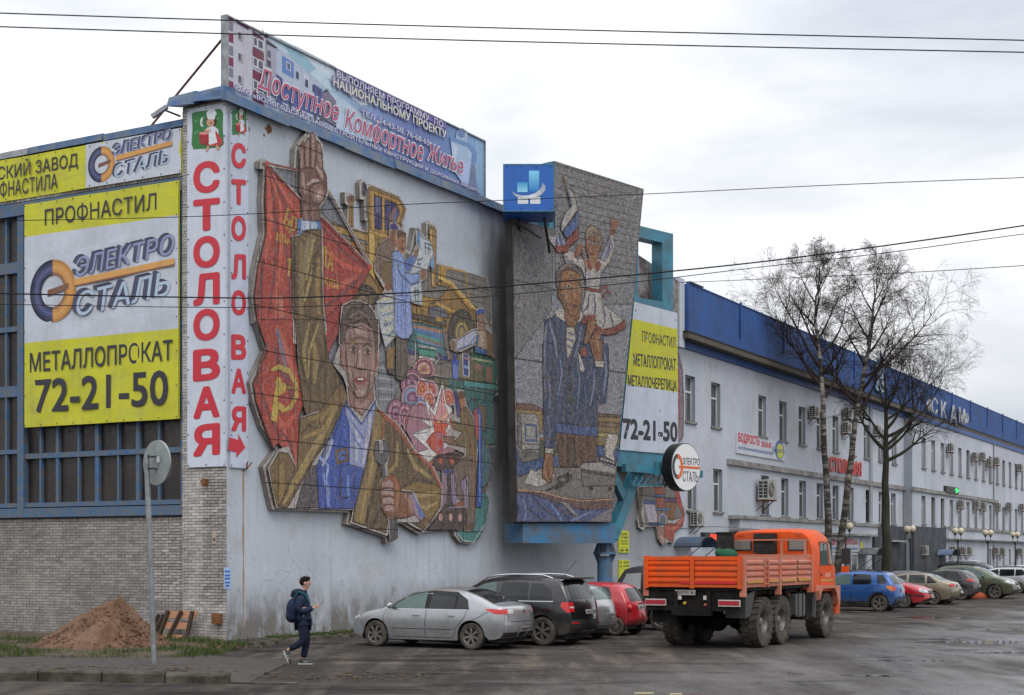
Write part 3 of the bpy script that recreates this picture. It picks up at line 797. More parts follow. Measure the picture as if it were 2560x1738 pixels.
mb.box(29.3,J,-.12,.0,11.10,11.40);mb.box(J,200,JY-.08,0,11.10,11.40);mb.build('fascia_strip',office)
mb=MB(M('dark_soffit',(.03,.026,.024),.9,var=.3),M('dark_eave',(.12,.11,.10),.9,var=.3,dirt=.8));mb.box(29.1,200,-.56,0.3,11.60,11.72);mb.use(mb.mats[1]);mb.box(29.1,200,JY-.05,.3,11.4,11.6);mb.build('eave',office)  # near-black slab above a dark, blotched strip
for i,x in enumerate([31+3.1*q for q in range(22)]):
 mb=MB(CONC_L);mb.beam((x,-.2,11.42),(x,-.5,11.6),.08,.10);mb.build('eave_bracket',office)
x=29.35;PZ0,PZ1=11.62,13.72
i=0
while x<200:
 L=6.2;mb=MB(BLUEM)
 if x<120:
  q=x;k=.23
  while q<x+L-.01:
   y=-.52
   for(a,b,ya,yb)in((0,.08,y,y),(.08,.105,y,y+.03),(.105,.205,y+.03,y+.03),(.205,.23,y+.03,y)):
    if q+a>=x+L:break
    e=min(q+b,x+L);mb.poly([(q+a,ya,PZ0),(e,yb,PZ0),(e,yb,PZ1),(q+a,ya,PZ1)])
   q+=k
 else:mb.poly([(x,-.52,PZ0),(x+L,-.52,PZ0),(x+L,-.52,PZ1),(x,-.52,PZ1)])
 mb.box(x,x+L,-.54,-.40,PZ1+.001,PZ1+.05)
 mb.build('parapet_panel',office)
 mb=MB(BLUEM);mb.box(x+L-.07,x+L+.03,-.60,-.52,PZ0+.6,PZ1+.12);mb.build('parapet_post',office);x+=L
mb=MB(BLUEM);mb.box(29.35,200,-.40,-.37,PZ0,PZ1);mb.box(29.33,29.36,-.52,3,PZ0,PZ1);mb.build('parapet_back',office)
mb=MB(GALV);mb.box(29.35,30.9,-.6,-.35,PZ1+.06,PZ1+.10);mb.build('parapet_flashing',office)
mb=MB(STUC2);mb.box(28.75,29.3,-.35,.3,11.0,13.9);mb.build('parapet_end_wall',office)
DG=M('dark_grey_paint',(.042,.046,.058),.7,var=.15,scale=2,dirt=.4,dirtcol=(.10,.10,.11),dscale=1);BLK=M('black_opening',(.008,.008,.009),.5)
mb=MB(DG);mb.box(59.8,J-.004,-.16,0,0,4.05);mb.box(J-.16,76.3,JY-.16,JY,0,4.1)
mb.build('dark_entrance_block',office)
for x in(61.7,64.0):mb=MB(BLK);mb.box(x,x+.9,-.18,-.16,.1,2.6);mb.build('entrance_door',office)
for x in(70.3,73.2):mb=MB(BLK);mb.box(x,x+.8,JY-.18,JY-.16,.6,2.5);mb.build('entrance_door',office)
mb=MB(M('grey_light_panel',(.3,.31,.33),.6));mb.box(62.6,65.8,-.55,-.16,3.05,3.15);mb.build('entrance_hood',office)
mb=MB(PVC,PANE)
for i,x in enumerate((42.3,46.5,50.4,54.0)):
 mb=MB(PANE);mb.box(x,x+2.4,-.02,-.0,.5,2.25);f=mb.build('shop_window',office)
 mb=MB(PVC);mb.box(x-.06,x+2.46,-.06,-.02,2.25,2.33);mb.box(x-.06,x+2.46,-.06,-.02,.42,.5);
 for q in(0,1.2,2.4):mb.box(x+q-.04,x+q+.04,-.06,-.02,.5,2.25)
 mb.build('frame',f)
# mosaics
WH='#a09a96'
ZK={'4':(600,280,.36757),'5':(600,800,.38031),'h':(600,380,.22819),'t':(880,420,.24081),'w':(900,740,.22814),'6':(1220,380,.32947),'7':(1220,860,.3676),'8':(1340,380,.30435),'s':(1500,1280,.13769),'0':(0,0,1)}
class Mosaic:
 def __init__(s,fr,org,off,gain,mat):
  s.fr=fr;s.org=org;s.off=off;s.gain=gain;s.mat=mat;s.n=0;s.parts={};s.cur=None;s.k=.26
 def part(s,name):
  s.parts[name]=MB(s.mat);s.cur=s.parts[name];return s
 def c(s,col,k=.12):return tuple(a*(1-k)+b*k for a,b in zip(lin(col,s.gain),lin('#6d6760',s.gain)))
 def pts(s,k,t):
  ox,oy,sc=ZK[k];r=[]
  for q in t.split():
   a,b=q.split(',');r.append(s.fr.P(ox+float(a)*sc,oy+float(b)*sc,s.off))
  return r
 def P(s,k,col,t,ol=1):
  s.n+=1;y=-s.off-.00024*s.n;s.cur.col=s.c(col)
  q=s.pts(k,t);s.cur.poly([(a,y,b)for a,b in q])
  if col!=WH and len(q)>3 and ol and max(max(p[0]for p in q)-min(p[0]for p in q),max(p[1]for p in q)-min(p[1]for p in q))>.75:
   s.cur.col=tuple(v*.30 for v in s.cur.col);w=.016
   for a,b in zip(q,q[1:]+q[:1]):
    dx,dz=b[0]-a[0],b[1]-a[1];l=math.hypot(dx,dz)or 1;dx,dz=dx/l*w,dz/l*w
    s.cur.poly([(a[0]+dz,y-.0001,a[1]-dx),(b[0]+dz,y-.0001,b[1]-dx),(b[0]-dz,y-.0001,b[1]+dx),(a[0]-dz,y-.0001,a[1]+dx)])
  return s
 def L(s,k,col,w,t,taper=True):
  """stroke: w in metres"""
  s.n+=1;w*=.85;y=-s.off-.00024*s.n;m_=lin('#6d5f52',s.gain);s.cur.col=tuple(a*(1-s.k)+b*s.k for a,b in zip(lin(col,s.gain),m_))if taper else s.c(col);p=s.pts(k,t);n=len(p)
  L_,R_=[],[]
  for i in range(n):
   a=p[max(0,i-1)];b=p[min(n-1,i+1)];dx,dz=b[0]-a[0],b[1]-a[1];l=math.hypot(dx,dz)or 1
   ww=w/2*(.25+.75*math.sin(math.pi*(i+.5)/n)if taper and n>2 else 1)
   L_.append((p[i][0]-dz/l*ww,y,p[i][1]+dx/l*ww));R_.append((p[i][0]+dz/l*ww,y,p[i][1]-dx/l*ww))
  for i in range(n-1):s.cur.poly([L_[i],L_[i+1],R_[i+1],R_[i]])
  return s
 def E(s,k,col,x,y,rx,ry,a0=0,a1=360,n=18):
  t=' '.join('%g,%g'%(x+rx*math.cos(R(a0+(a1-a0)*i/n)),y-ry*math.sin(R(a0+(a1-a0)*i/n)))for i in range(n+(a1-a0<360)))
  return s.P(k,col,t,rx*ZK[k][2]>9)
 def rings(s,k,x,y,rx,ry,cols,a0=0,a1=360):
  for i,c in enumerate(cols):
   f=1-i/len(cols);s.E(k,c,x,y,rx*f,ry*f,a0,a1)
  return s
 def done(s,parent):
  for n,mb in s.parts.items():
   if mb.f:mb.build(n,parent)
def slab(fr,mbs,pts,y0,y1,parent,name,rimcol=None,grow=0.0):
 mb=MB(*mbs);mb.col=rimcol or(1,1,1);mb.prism(pts,y0,y1);return mb.build(name,parent)
mo=thing('wall_mosaic','large relief mosaic of a worker raising his hand before a red banner and tractor','mosaic',FR,at=(7,0,2.5))
T=Mosaic(FR,(0,0,0),.16,1.22,MOS)
OUT=T.pts('4','130,385 130,335 165,315 195,350 365,385 372,250 395,210 425,170 455,135 490,130 515,165 540,210 552,270 555,380 580,440 592,540 660,650 722,770 735,640 712,620 712,545 785,560 783,625 770,640 770,775 862,815 862,740 845,735 843,598 815,592 812,480 828,458 852,470 868,500 892,490 1088,572 1137,660 1110,760 1125,850 1120,930 1150,950 1160,925 1185,785 1240,842 1264,850 1264,755 1280,743 1332,762 1342,815 1337,1015 1400,1045 1682,1125 1710,1290')+T.pts('5','1655,60 1662,210 1688,290 1690,430 1702,440 1695,500 1668,505 1660,540 1672,600 1660,700 1678,835 1640,838 1662,940 1652,1040 1620,1110 1642,1190 1622,1330 1575,1440 1520,1474 1450,1467 1412,1420 1405,1382 1215,1394 1180,1412 1110,1372 1060,1337 1022,1342 1025,1442 960,1475 953,1432 695,1342 712,1267 212,1248 185,1140 150,965 232,850 138,700 85,540 62,410 160,205 100,0')+T.pts('4','98,1440 75,1250 100,1060 155,820 145,600 158,390')
mb=MB(M('mosaic_concrete_edge',(.25,.235,.22),.9,var=.2,dirt=.5));mb.prism(OUT,-.135,0);mb.build('relief_slab',mo)
WH='#a09a96'
T.part('white_rim')
T.n=0;T.cur.col=lin(WH,1.3);T.cur.poly([(a,-.16,b)for a,b in OUT]);
cx=sum(p[0]for p in OUT)/len(OUT)
def inset(pts,d):
 n=len(pts);area=sum(pts[i][0]*pts[(i+1)%n][1]-pts[(i+1)%n][0]*pts[i][1]for i in range(n));sg=1 if area>0 else-1
 r=[]
 for i in range(n):
  a,b,c=pts[i-1],pts[i],pts[(i+1)%n]
  n1=(-(b[1]-a[1]),b[0]-a[0]);l1=math.hypot(*n1)or 1;n2=(-(c[1]-b[1]),c[0]-b[0]);l2=math.hypot(*n2)or 1
  m=(n1[0]/l1+n2[0]/l2,n1[1]/l1+n2[1]/l2);l=math.hypot(*m)or 1
  k=d/max(.5,l/2)*sg;r.append((b[0]+m[0]/l*k,b[1]+m[1]/l*k))
 return r
IN=inset(OUT,.085)
T.n+=1;T.cur.col=lin('#6f6a63',1.2);T.cur.poly([(a,-.16-.0003,b)for a,b in IN])
T.n=2
T.part('grey_ground')
T.P('4','#6d7179','195,375 375,405 378,560 300,490').P('4','#6d7179','560,600 600,560 735,790 730,790 600,735 530,650')
T.P('4','#77746c','1340,1040 1675,1135 1700,1290 1705,1415 1580,1415 1430,1180 1340,1130').P('5','#6c6557','1560,0 1645,0 1650,210 1560,170')
for i in range(7):T.L('4','#55585a',.05,'%d,%d %d,%d'%(1360,1070+i*38,1660,1150+i*38),False)
T.P('5','#7b7d86','560,120 640,90 700,480 640,420 590,290').P('5','#75797f','870,210 960,60 1060,400 960,640 900,560')
for i in range(8):T.L('5','#9a9ca3' if i%2 else '#5d6168',.06,'%d,%d %d,%d'%(880+i*4,270+i*36,1010,300+i*32),False)
T.part('tractor')
T.P('4','#84683a','560,740 730,790 870,825 870,520 890,505 1080,585 1125,660 1080,800 1050,900 1040,1250 1140,1300 1330,1300 1430,1180 1600,1330 1660,1415 1700,1500 1400,1500 900,1450 760,1270 840,1080')
T.P('4','#8a6a35','740,570 775,575 768,640 770,780 740,775 742,640').P('4','#5b3a22','738,575 776,580 775,612 738,606')
T.P('4','#a07a3a','880,525 1078,600 1110,665 1065,800 1050,790 1085,668 1062,620 905,558 908,790 885,790')
T.P('4','#2e2f5c','908,570 962,588 962,800 908,785').P('4','#33315e','985,600 1062,628 1085,690 1050,760 1000,800 985,800')
T.P('4','#5d5f8e','922,578 948,586 948,690 922,680').P('4','#7c5a58','1040,660 1068,640 1040,760 1010,790 1015,720').P('4','#4e6c92','1045,720 1065,670 1060,760')
T.L('4','#b5924a',.12,'900,540 905,800').L('4','#b5924a',.10,'972,580 974,820').L('4','#b08a42',.1,'880,820 1000,845',False)
T.P('4','#25264f','835,475 858,490 862,530 845,570 832,560')
T.P('4','#9a7b42','600,760 870,835 870,900 640,830').P('4','#6c6b68','630,815 860,880 862,910 655,860').P('4','#8a7048','700,860 860,905 850,1060 800,980')
for i in range(6):T.L('4','#b06a3c',.05,'%d,%d %d,%d'%(765+i*11,885+i*3,768+i*11,940+i*10),False)
T.P('4','#b99a4e','875,820 915,830 915,1150 875,1100').P('4','#80592c','880,1100 920,1150 1020,1250 980,1260')
T.P('4','#8e6f3a','1285,785 1332,800 1330,1195 1300,1190').L('4','#c2a35e',.14,'1298,800 1300,1000 1312,1180').L('4','#5c4526',.05,'1283,800 1283,1000')
T.P('4','#a58038','1352,1040 1405,1055 1395,1130 1345,1120').P('4','#a9843c','1390,1140 1440,1160 1590,1330 1560,1350 1420,1190 1330,1170')
T.L('4','#c7a85a',.1,'1345,1125 1435,1160 1600,1345',False).L('4','#4c3a20',.05,'1345,1150 1430,1185 1570,1360',False)
T.L('4','#b08a48',.09,'1400,1055 1530,1090 1545,1230 1560,1300',False)
T.P('4','#9a6a2e','1390,1240 1430,1245 1425,1310 1390,1300').P('4','#9b7a3c','1210,1250 1330,1270 1325,1290 1290,1300 1250,1430 1215,1430 1200,1340').P('4','#5a5e66','1280,1330 1380,1320 1420,1400 1290,1400')
T.E('4','#6a5430',1235,1370,18,32).P('4','#4b4238','1160,1370 1400,1420 1400,1460 1160,1400').P('4','#a88440','1330,1390 1375,1400 1372,1430 1328,1420')
T.L('4','#b4904a',.12,'1330,1300 1420,1345 1590,1420',False)
T.rings('4',830,1290,110,115,['#3a3733','#4d4a45','#6d5430','#453d33','#7c6b4a','#4a463f'])
T.rings('w',1110,400,150,255,['#3b3834','#4a4741','#5e5549','#4a453d','#6d6249','#a59055','#5a5247','#8c7d58','#a08a55'])
T.rings('5',880,70,60,150,['#3d3a35','#7a6040','#4c4740'])
T.part('machine_tools')
T.P('w','#2f5f62','560,280 910,350 960,700 830,660 610,620 500,590 510,520 560,430').P('w','#33376b','500,570 600,610 600,640 500,635').P('w','#33376b','850,640 980,670 980,710 850,690')
for i,c in enumerate(('#a0705e','#56759a','#3f6e9a','#4a8a7e','#7a6a66','#5f7fa0','#47818a')):T.L('w',c,.13,'%d,%d %d,%d'%(585+i*8,335+i*30,890,395+i*36),False)
T.P('w','#8a6f66','895,350 915,355 985,700 960,700').P('w','#7e716c','500,640 600,650 620,800 500,760').P('w','#6d665f','790,760 1000,720 1000,900 790,870')
T.P('w','#2f6d66','635,575 820,600 820,700 860,690 820,740 640,690').P('w','#cfc8c4','640,650 815,690 815,715 640,685').L('w','#3f8a72',.15,'640,610 815,635',False)
T.L('w',WH,.07,'600,500 600,700 560,670',False).L('w',WH,.07,'630,550 825,580 825,640 860,690 820,740 820,760 785,760',False).L('w',WH,.08,'790,870 1000,915 1195,945',False)
T.P('w','#6d6754','1060,640 1200,620 1200,920 1070,900').P('w','#cfcaca','1110,615 1190,640 1195,890 1120,880').P('w','#2f3f78','1125,635 1182,650 1182,880 1130,870').P('w','#9a6a70','1130,665 1180,675 1180,700 1130,692').P('w','#7d93b8','1130,760 1180,770 1180,800 1130,792')
T.P('w','#5a76b8','1005,700 1070,710 1065,910 1010,900').P('w','#2c4a98','990,695 1080,705 1078,760 1000,750').L('w','#2c4a98',.12,'1015,640 1030,650 1040,700',False)
T.P('w','#5c5a3e','1200,620 1460,690 1490,760 1480,950 1200,930').P('w','#2f6a5c','1210,625 1470,690 1500,800 1480,960 1380,950 1330,760 1210,680').P('w','#8a6358','1250,740 1335,755 1330,820 1250,800').P('w','#8d6250','1375,770 1440,790 1440,950 1375,930').L('w','#a7a17c',.06,'1210,685 1440,725',False)
T.P('w','#2b5e5c','800,880 1190,940 1500,970 1510,1030 1460,1070 1450,1180 1460,1300 1450,1578 1300,1578 900,1100 800,1000').P('w','#5b5b3e','800,890 960,920 960,1150 850,1120').L('w','#3f8a84',.2,'1140,960 1500,1010',False).L('w','#1d4648',.08,'1200,1000 1490,1040',False)
T.P('5','#2b6560','1560,520 1660,540 1665,700 1670,820 1600,815 1560,700').P('5','#6b5b46','1565,560 1615,570 1612,730 1570,720').L('5','#2b2f5c',.05,'1570,540 1622,550 1618,740 1575,730',False)
T.P('5','#456a72','1580,780 1640,840 1655,940 1645,1040 1600,1100 1580,1100').P('5','#3c7a78','1420,1385 1490,1370 1560,1200 1600,1110 1630,1190 1612,1320 1570,1430 1520,1462 1455,1458')
T.L('5','#6b2f30',.07,'1590,770 1650,850 1655,960 1610,1120 1580,1150').L('5','#9fb4b4',.05,'1420,1400 1460,1450 1530,1460 1600,1350',False)
T.P('5','#6a5460','1240,870 1480,890 1480,1000 1330,990 1240,960').P('5','#4b3a34','1265,880 1470,890 1470,980 1330,975 1235,950').P('5','#3f3330','1320,1235 1500,1235 1500,1380 1220,1380 1300,1300').P('5','#846f7a','1320,985 1400,990 1420,1235 1320,1230').P('5','#8a7a96','1350,1000 1480,1000 1490,1240 1370,1240')
T.P('5','#2f3e70','1330,980 1400,990 1400,1012 1330,1005').P('5','#3a3438','1358,1010 1380,1010 1385,1190 1400,1225 1335,1225 1355,1190')
for x,y in((1315,925),(1387,930),(1250,925)):T.E('5','#b0553c',x,y,12,24)
for x,y in((1313,1297),(1380,1298),(1441,1300)):T.E('5','#b98b84',x,y,13,26)
T.part('welding_burst')
PK=['#8c5c72','#b08490','#6f4462','#a67c8c','#5f3a58']
OR=['#b5a0a6','#b0503c','#c07a68','#a8452f','#b88a50']
T.rings('w',690,810,120,130,['#b58a90','#8a4a50','#b79c92','#a77a4c','#8a4a60'],-35,215)
T.rings('w',560,960,125,160,PK,-35,215).rings('w',560,1120,120,150,['#a98a9a','#7a92b4','#7a4468','#9a6a86'],-35,215).rings('w',380,1300,95,170,PK,-35,215).rings('w',480,1330,80,160,PK,-35,215)
T.rings('w',560,1400,100,150,['#b98a8c','#9a5560','#c49a96','#8a4a66'],-35,215).rings('w',760,1040,90,120,['#b99aa0','#a86a70','#b04a3a','#c48a6a'],-35,215).rings('w',670,1030,70,130,OR,-35,215).rings('w',740,1150,70,110,OR,-35,215)
T.rings('w',950,1130,80,120,OR,-35,215).rings('w',650,1250,75,110,['#8ba0c0','#b9533c','#c7a070','#9a6a7c'],-35,215).rings('w',640,1480,90,130,['#a05a6a','#c79aa0','#8a4a60'],-35,215)
T.P('5','#9a6f7c','1120,560 1380,560 1420,720 1400,870 1280,890 1160,880 1080,720')
T.P('w','#cfc9c8','890,930 930,1180 1000,1240 960,1330 1060,1480 900,1578 700,1530 550,1510 760,1440 640,1350 750,1370 690,1100 790,1260').P('5','#cfc9c8','1250,700 1345,700 1400,800 1270,900 1235,935 1160,870 1230,850 1120,750 1220,740')
T.P('w','#c98f92','888,1010 915,1200 960,1300 910,1450 860,1500 790,1440 740,1240 810,1330').P('w','#c2503a','800,1350 840,1400 870,1380 900,1400 960,1400 920,1470 960,1560 860,1578 760,1578 800,1490').P('5','#b5503c','1255,745 1300,735 1340,760 1300,890 1250,850 1215,800')
T.P('5','#a8606a','1275,740 1330,742 1332,865 1278,862').E('5','#b9382c',1306,808,16,28)
T.L('w','#d6b25a',.05,'845,1390 945,1290',False)
T.part('welder')
T.P('5',WH,'1395,470 1430,455 1465,465 1480,560 1530,640 1560,800 1545,1000 1530,1340 1510,1392 1460,1392 1490,1350 1480,1010 1400,1080 1440,1180 1475,1230 1400,1235 1420,1170 1395,980 1470,880 1360,830 1320,790 1350,750 1380,690 1360,620 1400,620')
T.P('5','#6b5c3e','1440,590 1480,570 1520,640 1550,800 1540,940 1480,990 1480,840 1430,830 1400,800 1455,740 1400,720 1380,660 1440,680').P('5','#6a5a50','1400,960 1470,900 1545,940 1535,1340 1495,1340 1490,1020 1440,1060 1465,1180 1425,1180 1405,1040').P('5','#5a4a34','1460,1360 1495,1340 1530,1345 1525,1385 1465,1385').P('5','#7a4430','1400,1215 1440,1185 1468,1190 1465,1225 1400,1228')
T.P('5','#a06a48','1425,510 1465,500 1475,560 1440,600 1420,560').P('5','#5a4028','1420,480 1450,465 1470,480 1472,510 1430,525').P('5','#2f2c62','1395,475 1415,465 1445,600 1438,640 1420,640').P('5','#7e5a46','1330,765 1400,770 1400,800 1430,830 1370,820 1330,800').P('5','#9a5a3c','1365,640 1385,650 1400,740 1370,690')
T.L('5','#b06a48',.06,'1440,600 1500,720 1530,900 1520,1300').L('5','#35302a',.05,'1480,600 1510,760 1500,900').L('5','#35302a',.05,'1470,1000 1500,1150 1495,1330').L('5','#8a8064',.06,'1455,640 1475,800 1500,930').L('5','#4b2a2a',.04,'1400,760 1440,830 1410,900')
T.P('5','#2a4f9a','1535,600 1550,580 1570,590 1580,640 1580,1230 1545,1230 1560,900').L('5','#7d9ad0',.05,'1566,620 1568,1200',False).P('5','#a85058','1525,600 1545,580 1560,640 1560,800 1545,780')
T.L('5','#3a2626',.05,'1490,560 1510,520 1545,520 1560,570')
T.part('machinist')
T.P('w',WH,'1255,140 1300,120 1350,135 1365,250 1440,420 1450,660 1240,620 1245,540 1100,610 1040,620 985,600 965,510 1000,470 1050,480 1200,370 1270,350')
T.P('w','#a9abbc','1040,500 1200,390 1275,370 1290,480 1240,520 1150,560 1045,600').P('w','#8f6f5a','1265,210 1345,190 1350,340 1340,400 1310,450 1290,370').P('w','#2f4f9a','1258,170 1300,138 1350,150 1352,195 1300,190 1262,218').P('w','#7a6048','975,500 1010,480 1040,530 1035,590 1000,600 975,560')
T.P('w','#a8937f','1270,380 1340,380 1400,400 1370,640 1280,600').P('w','#2d5a88','1240,545 1290,560 1380,600 1380,650 1245,620').P('w','#2d5a78','1265,420 1288,430 1270,560 1250,550').P('w','#7d5e44','1370,380 1440,440 1445,670 1380,650')
T.L('w','#5a6fa8',.06,'1060,580 1180,540 1260,430').L('w','#c7b7a0',.06,'1310,440 1330,520 1320,600').L('w','#4a3426',.05,'1275,260 1290,262').L('w','#4a3426',.05,'1280,320 1300,318')
T.part('engineers')
T.P('t',WH,'375,575 430,555 468,600 555,690 545,880 520,920 545,960 610,890 625,840 650,800 640,620 680,620 735,710 800,760 840,900 760,1080 755,1150 700,1190 720,1440 600,1400 590,1250 600,1578 220,1578 220,1440 320,1260 215,1080 215,960 280,775 365,720')
T.P('t','#6f5c52','285,790 370,730 430,830 400,1000 400,1180 340,1250 320,1180 235,1070 225,970').P('t','#695436','300,980 400,980 400,1260 310,1180 270,1100').P('t','#7c5238','380,650 440,640 440,820 400,820 370,720').P('t','#2c2f66','378,590 430,570 462,610 465,650 440,645 380,640').P('t','#7a4c34','325,1180 380,1190 385,1270 345,1280 320,1240')
T.P('t','#7b92c0','400,880 470,860 530,960 530,1090 640,1100 690,1100 680,1190 600,1240 590,1578 430,1578 400,1200').P('t','#8a5c40','450,700 545,680 540,830 520,890 470,870 440,820').P('t','#4a3020','445,660 480,640 545,680 540,720 490,710 460,740 450,720')
T.P('t','#4a68a4','530,960 625,900 645,960 600,1050 560,1090 535,1040').P('t','#8a5a3c','628,860 670,840 660,930 635,940').P('t','#84583c','695,1060 750,1040 755,1110 740,1160 700,1160')
T.P('t','#b2bac0','665,640 720,730 800,770 830,880 760,1060 700,1060 640,1100 580,1100 650,950 680,830').P('t','#5f86ae','665,640 700,700 680,800 655,790').P('t','#a9b2b8','590,1230 700,1190 710,1420 600,1390').P('t','#5f86ae','800,980 840,900 830,1080 790,1010')
for a,b,c,d in((740,780,820,810),(735,820,800,850),(740,770,745,890),(775,790,780,900),(690,760,690,830),(620,1280,680,1270),(615,1330,690,1310),(640,1240,640,1380),(665,1240,668,1390),(660,960,720,940),(655,1000,700,1000)):T.L('t','#46505c',.045,'%d,%d %d,%d'%(a,b,c,d),False)
T.P('t','#aeb6ba','230,1440 330,1290 420,1320 430,1578 250,1578').P('w','#a8aeb4','160,60 240,10 350,10 370,450 260,570 200,350')
for i in range(9):T.L('w','#77828e' if i%2 else '#c0b98a',.06,'%d,%d %d,%d'%(180+i*14,60+i*55,350,20+i*52),False)
T.L('w','#4a525e',.06,'250,270 280,300 260,330 240,300',False)
T.P('w','#8797c8','365,0 530,0 555,400 510,470 430,470 360,410').P('w','#5d554e','375,430 450,480 500,480 495,890 430,930 375,900').P('w','#80643a','270,590 360,560 350,800 275,790').P('w','#4c4038','280,790 355,800 355,860 300,850')
for x in(400,440,480):T.L('w','#5f78b0',.06,'%d,20 %d,200 %d,430'%(x,x-12,x-6))
T.L('t','#4a64a0',.07,'440,960 480,1100 600,1210 680,1180').L('t','#a6b6dc',.08,'430,930 440,1150 450,1400').L('t','#5874ac',.06,'500,1150 520,1350 510,1560').L('t','#41342a',.05,'500,760 520,765').L('t','#41342a',.05,'500,840 520,840')
for x in(395,425,470):T.L('w','#3c3530',.07,'%d,480 %d,700 %d,890'%(x,x-3,x+5))
T.part('red_banner')
T.P('4','#9a3a30','165,345 175,370 390,580 400,720 375,730 375,840 330,860 345,1290 350,1415 105,1415 85,1250 110,1060 165,830 160,600 165,400')
T.P('4','#93352e','535,720 870,1050 870,1075 760,1260 720,1300 650,1370 570,1480 555,1290 545,900')
T.P('5','#98382d','100,0 345,0 350,260 410,530 370,640 375,900 360,985 300,880 240,810 205,840 150,700 95,540 78,415 170,205')
T.P('5','#8a3434','545,0 650,0 640,80 590,170 560,250').P('4','#8c2f2c','570,1400 650,1330 680,1300 660,1400 590,1560 570,1560')
for c,w,k,t in(('#c0503c',.22,'4','175,400 190,600 185,850 130,1150'),('#c25a46',.16,'4','185,390 260,640 270,900 240,1200 230,1400'),('#6e2530',.14,'4','180,400 215,600 235,850 220,1100 180,1380'),('#bb5847',.18,'4','200,420 330,620 390,700'),('#6e2733',.12,'4','190,410 300,640 330,800'),('#6b2430',.2,'4','150,1000 120,1200 110,1380'),('#762a38',.16,'4','290,900 320,1100 335,1390'),('#b96a5a',.3,'4','250,1250 270,1400'),('#6d2430',.12,'4','545,780 700,960 850,1060'),('#c0503f',.2,'4','570,950 700,1050 820,1080'),('#6f2733',.14,'4','560,1330 700,1230 830,1100'),('#bd5747',.18,'4','570,1200 680,1180 780,1120'),('#6d2c3e',.25,'5','215,180 240,300 300,400 330,520'),('#bb5a48',.3,'5','230,40 300,240 350,400'),('#b8483a',.3,'5','120,420 180,560 260,700 300,830'),('#67252e',.14,'5','105,400 170,600 250,780'),('#6a2a34',.14,'5','170,150 120,300 100,420'),('#c05240',.24,'5','200,640 290,700 350,620'),('#6d2730',.16,'5','250,720 320,820 355,960'),('#7a6b7d',.25,'5','225,60 260,200 290,330'),('#bd5a4a',.16,'5','330,700 345,860 355,960')):
 T.L(k,c,w,t)
GO='#a88a3c'
T.L('h',GO,.09,'535,670 505,625 455,790 490,840 520,760 490,740',False).L('h',GO,.09,'520,895 555,705 595,740 585,850 545,860',False)
T.L('h',GO,.07,'385,880 375,975',False).L('h',GO,.07,'425,905 390,935 425,995',False).L('h',GO,.07,'445,920 440,990 470,1000 475,930 445,920',False).L('h',GO,.07,'490,1020 500,955 520,1010',False)
T.L('h',GO,.09,'495,1180 545,1190',False).L('h',GO,.10,'520,1190 505,1365',False)
T.L('h',GO,.09,'885,1270 890,1040 915,1040 915,1270',False).L('h',GO,.09,'935,1290 980,1085 985,1310',False).L('h',GO,.08,'950,1225 990,1235',False)
for a in('905,1375 905,1460','935,1380 908,1420 940,1470','960,1395 955,1475 980,1480 985,1405 960,1395','1005,1490 1005,1410 1025,1415','1040,1500 1040,1430 1065,1435 1062,1505 1040,1500'):T.L('h',GO,.06,a,False)
T.L('5','#b39a45',.22,'190,330 240,310 310,340 350,420 355,500 320,570 270,600').L('5','#b39a45',.26,'270,590 235,560 215,620 205,665',False).P('5','#ab9040','215,400 285,420 290,470 240,500 220,440').L('5','#b39a45',.2,'240,380 225,480 200,660',False).L('5','#8a7434',.08,'285,440 380,460')
T.L('4','#75302c',.06,'170,350 385,400',False).L('4',WH,.05,'195,360 300,485 395,590',False).L('4','#7a2c2c',.06,'175,380 300,500 395,600',False)
T.L('4',WH,.16,'585,535 875,1050',False).L('4','#5c3030',.05,'587,545 872,1048',False).L('4',WH,.07,'535,705 865,1045',False).L('4','#74272a',.12,'540,725 868,1060',False)
T.P('4','#a84838','850,1030 880,1050 878,1075 855,1068').E('4','#b03c30',168,355,12,20)
T.part('raised_arm')
T.P('4',WH,'385,250 430,175 460,145 490,140 515,180 545,220 555,390 578,450 585,560 560,610 522,660 530,790 545,800 552,1290 575,1480 560,1578 345,1578 330,850 370,835 375,730 405,720 400,560')
T.P('4','#6a4a44','390,400 392,250 402,215 418,205 428,225 435,190 448,175 458,185 462,150 480,142 494,160 498,210 508,200 528,215 540,270 548,390 570,430 575,540 555,600 520,640 525,745 408,740 405,590 388,540')
for a in('402,260 405,330 402,390','446,190 440,290 438,385','480,160 482,270 478,380','520,220 522,300 535,380'):T.L('4','#96786f',.17,a)
for a in('423,240 422,320 425,392','463,185 462,290 460,392','498,210 500,300 500,370'):T.L('4','#33201e',.07,a)
T.L('4','#33201e',.07,'395,395 440,380 500,395').L('4','#9a7c74',.2,'410,420 415,500 430,560').L('4','#a88c86',.2,'500,370 535,420 545,470').L('4','#3a2522',.07,'495,370 505,430 550,470').L('4','#b59c98',.12,'440,500 480,470 520,470').L('4','#39241f',.06,'455,540 480,490 545,480')
T.E('4','#7d5c54',510,555,50,62).E('4','#9a7c76',520,565,30,40).E('4','#b59a98',522,568,14,24).L('4','#3a2522',.06,'460,560 480,620 530,635').L('4','#8f6f66',.16,'425,640 430,690 430,735').L('4','#8f6f66',.12,'480,650 475,700 478,740').L('4','#3a2522',.07,'405,600 450,625 500,638')
T.P('4','#9aa8be','372,732 528,752 532,800 440,800 378,835').P('4','#3f6a9c','372,730 400,735 395,830 378,838').P('4','#4a74a4','505,748 530,752 532,798 510,795').L('4','#c6cad2',.16,'440,750 442,800',False)
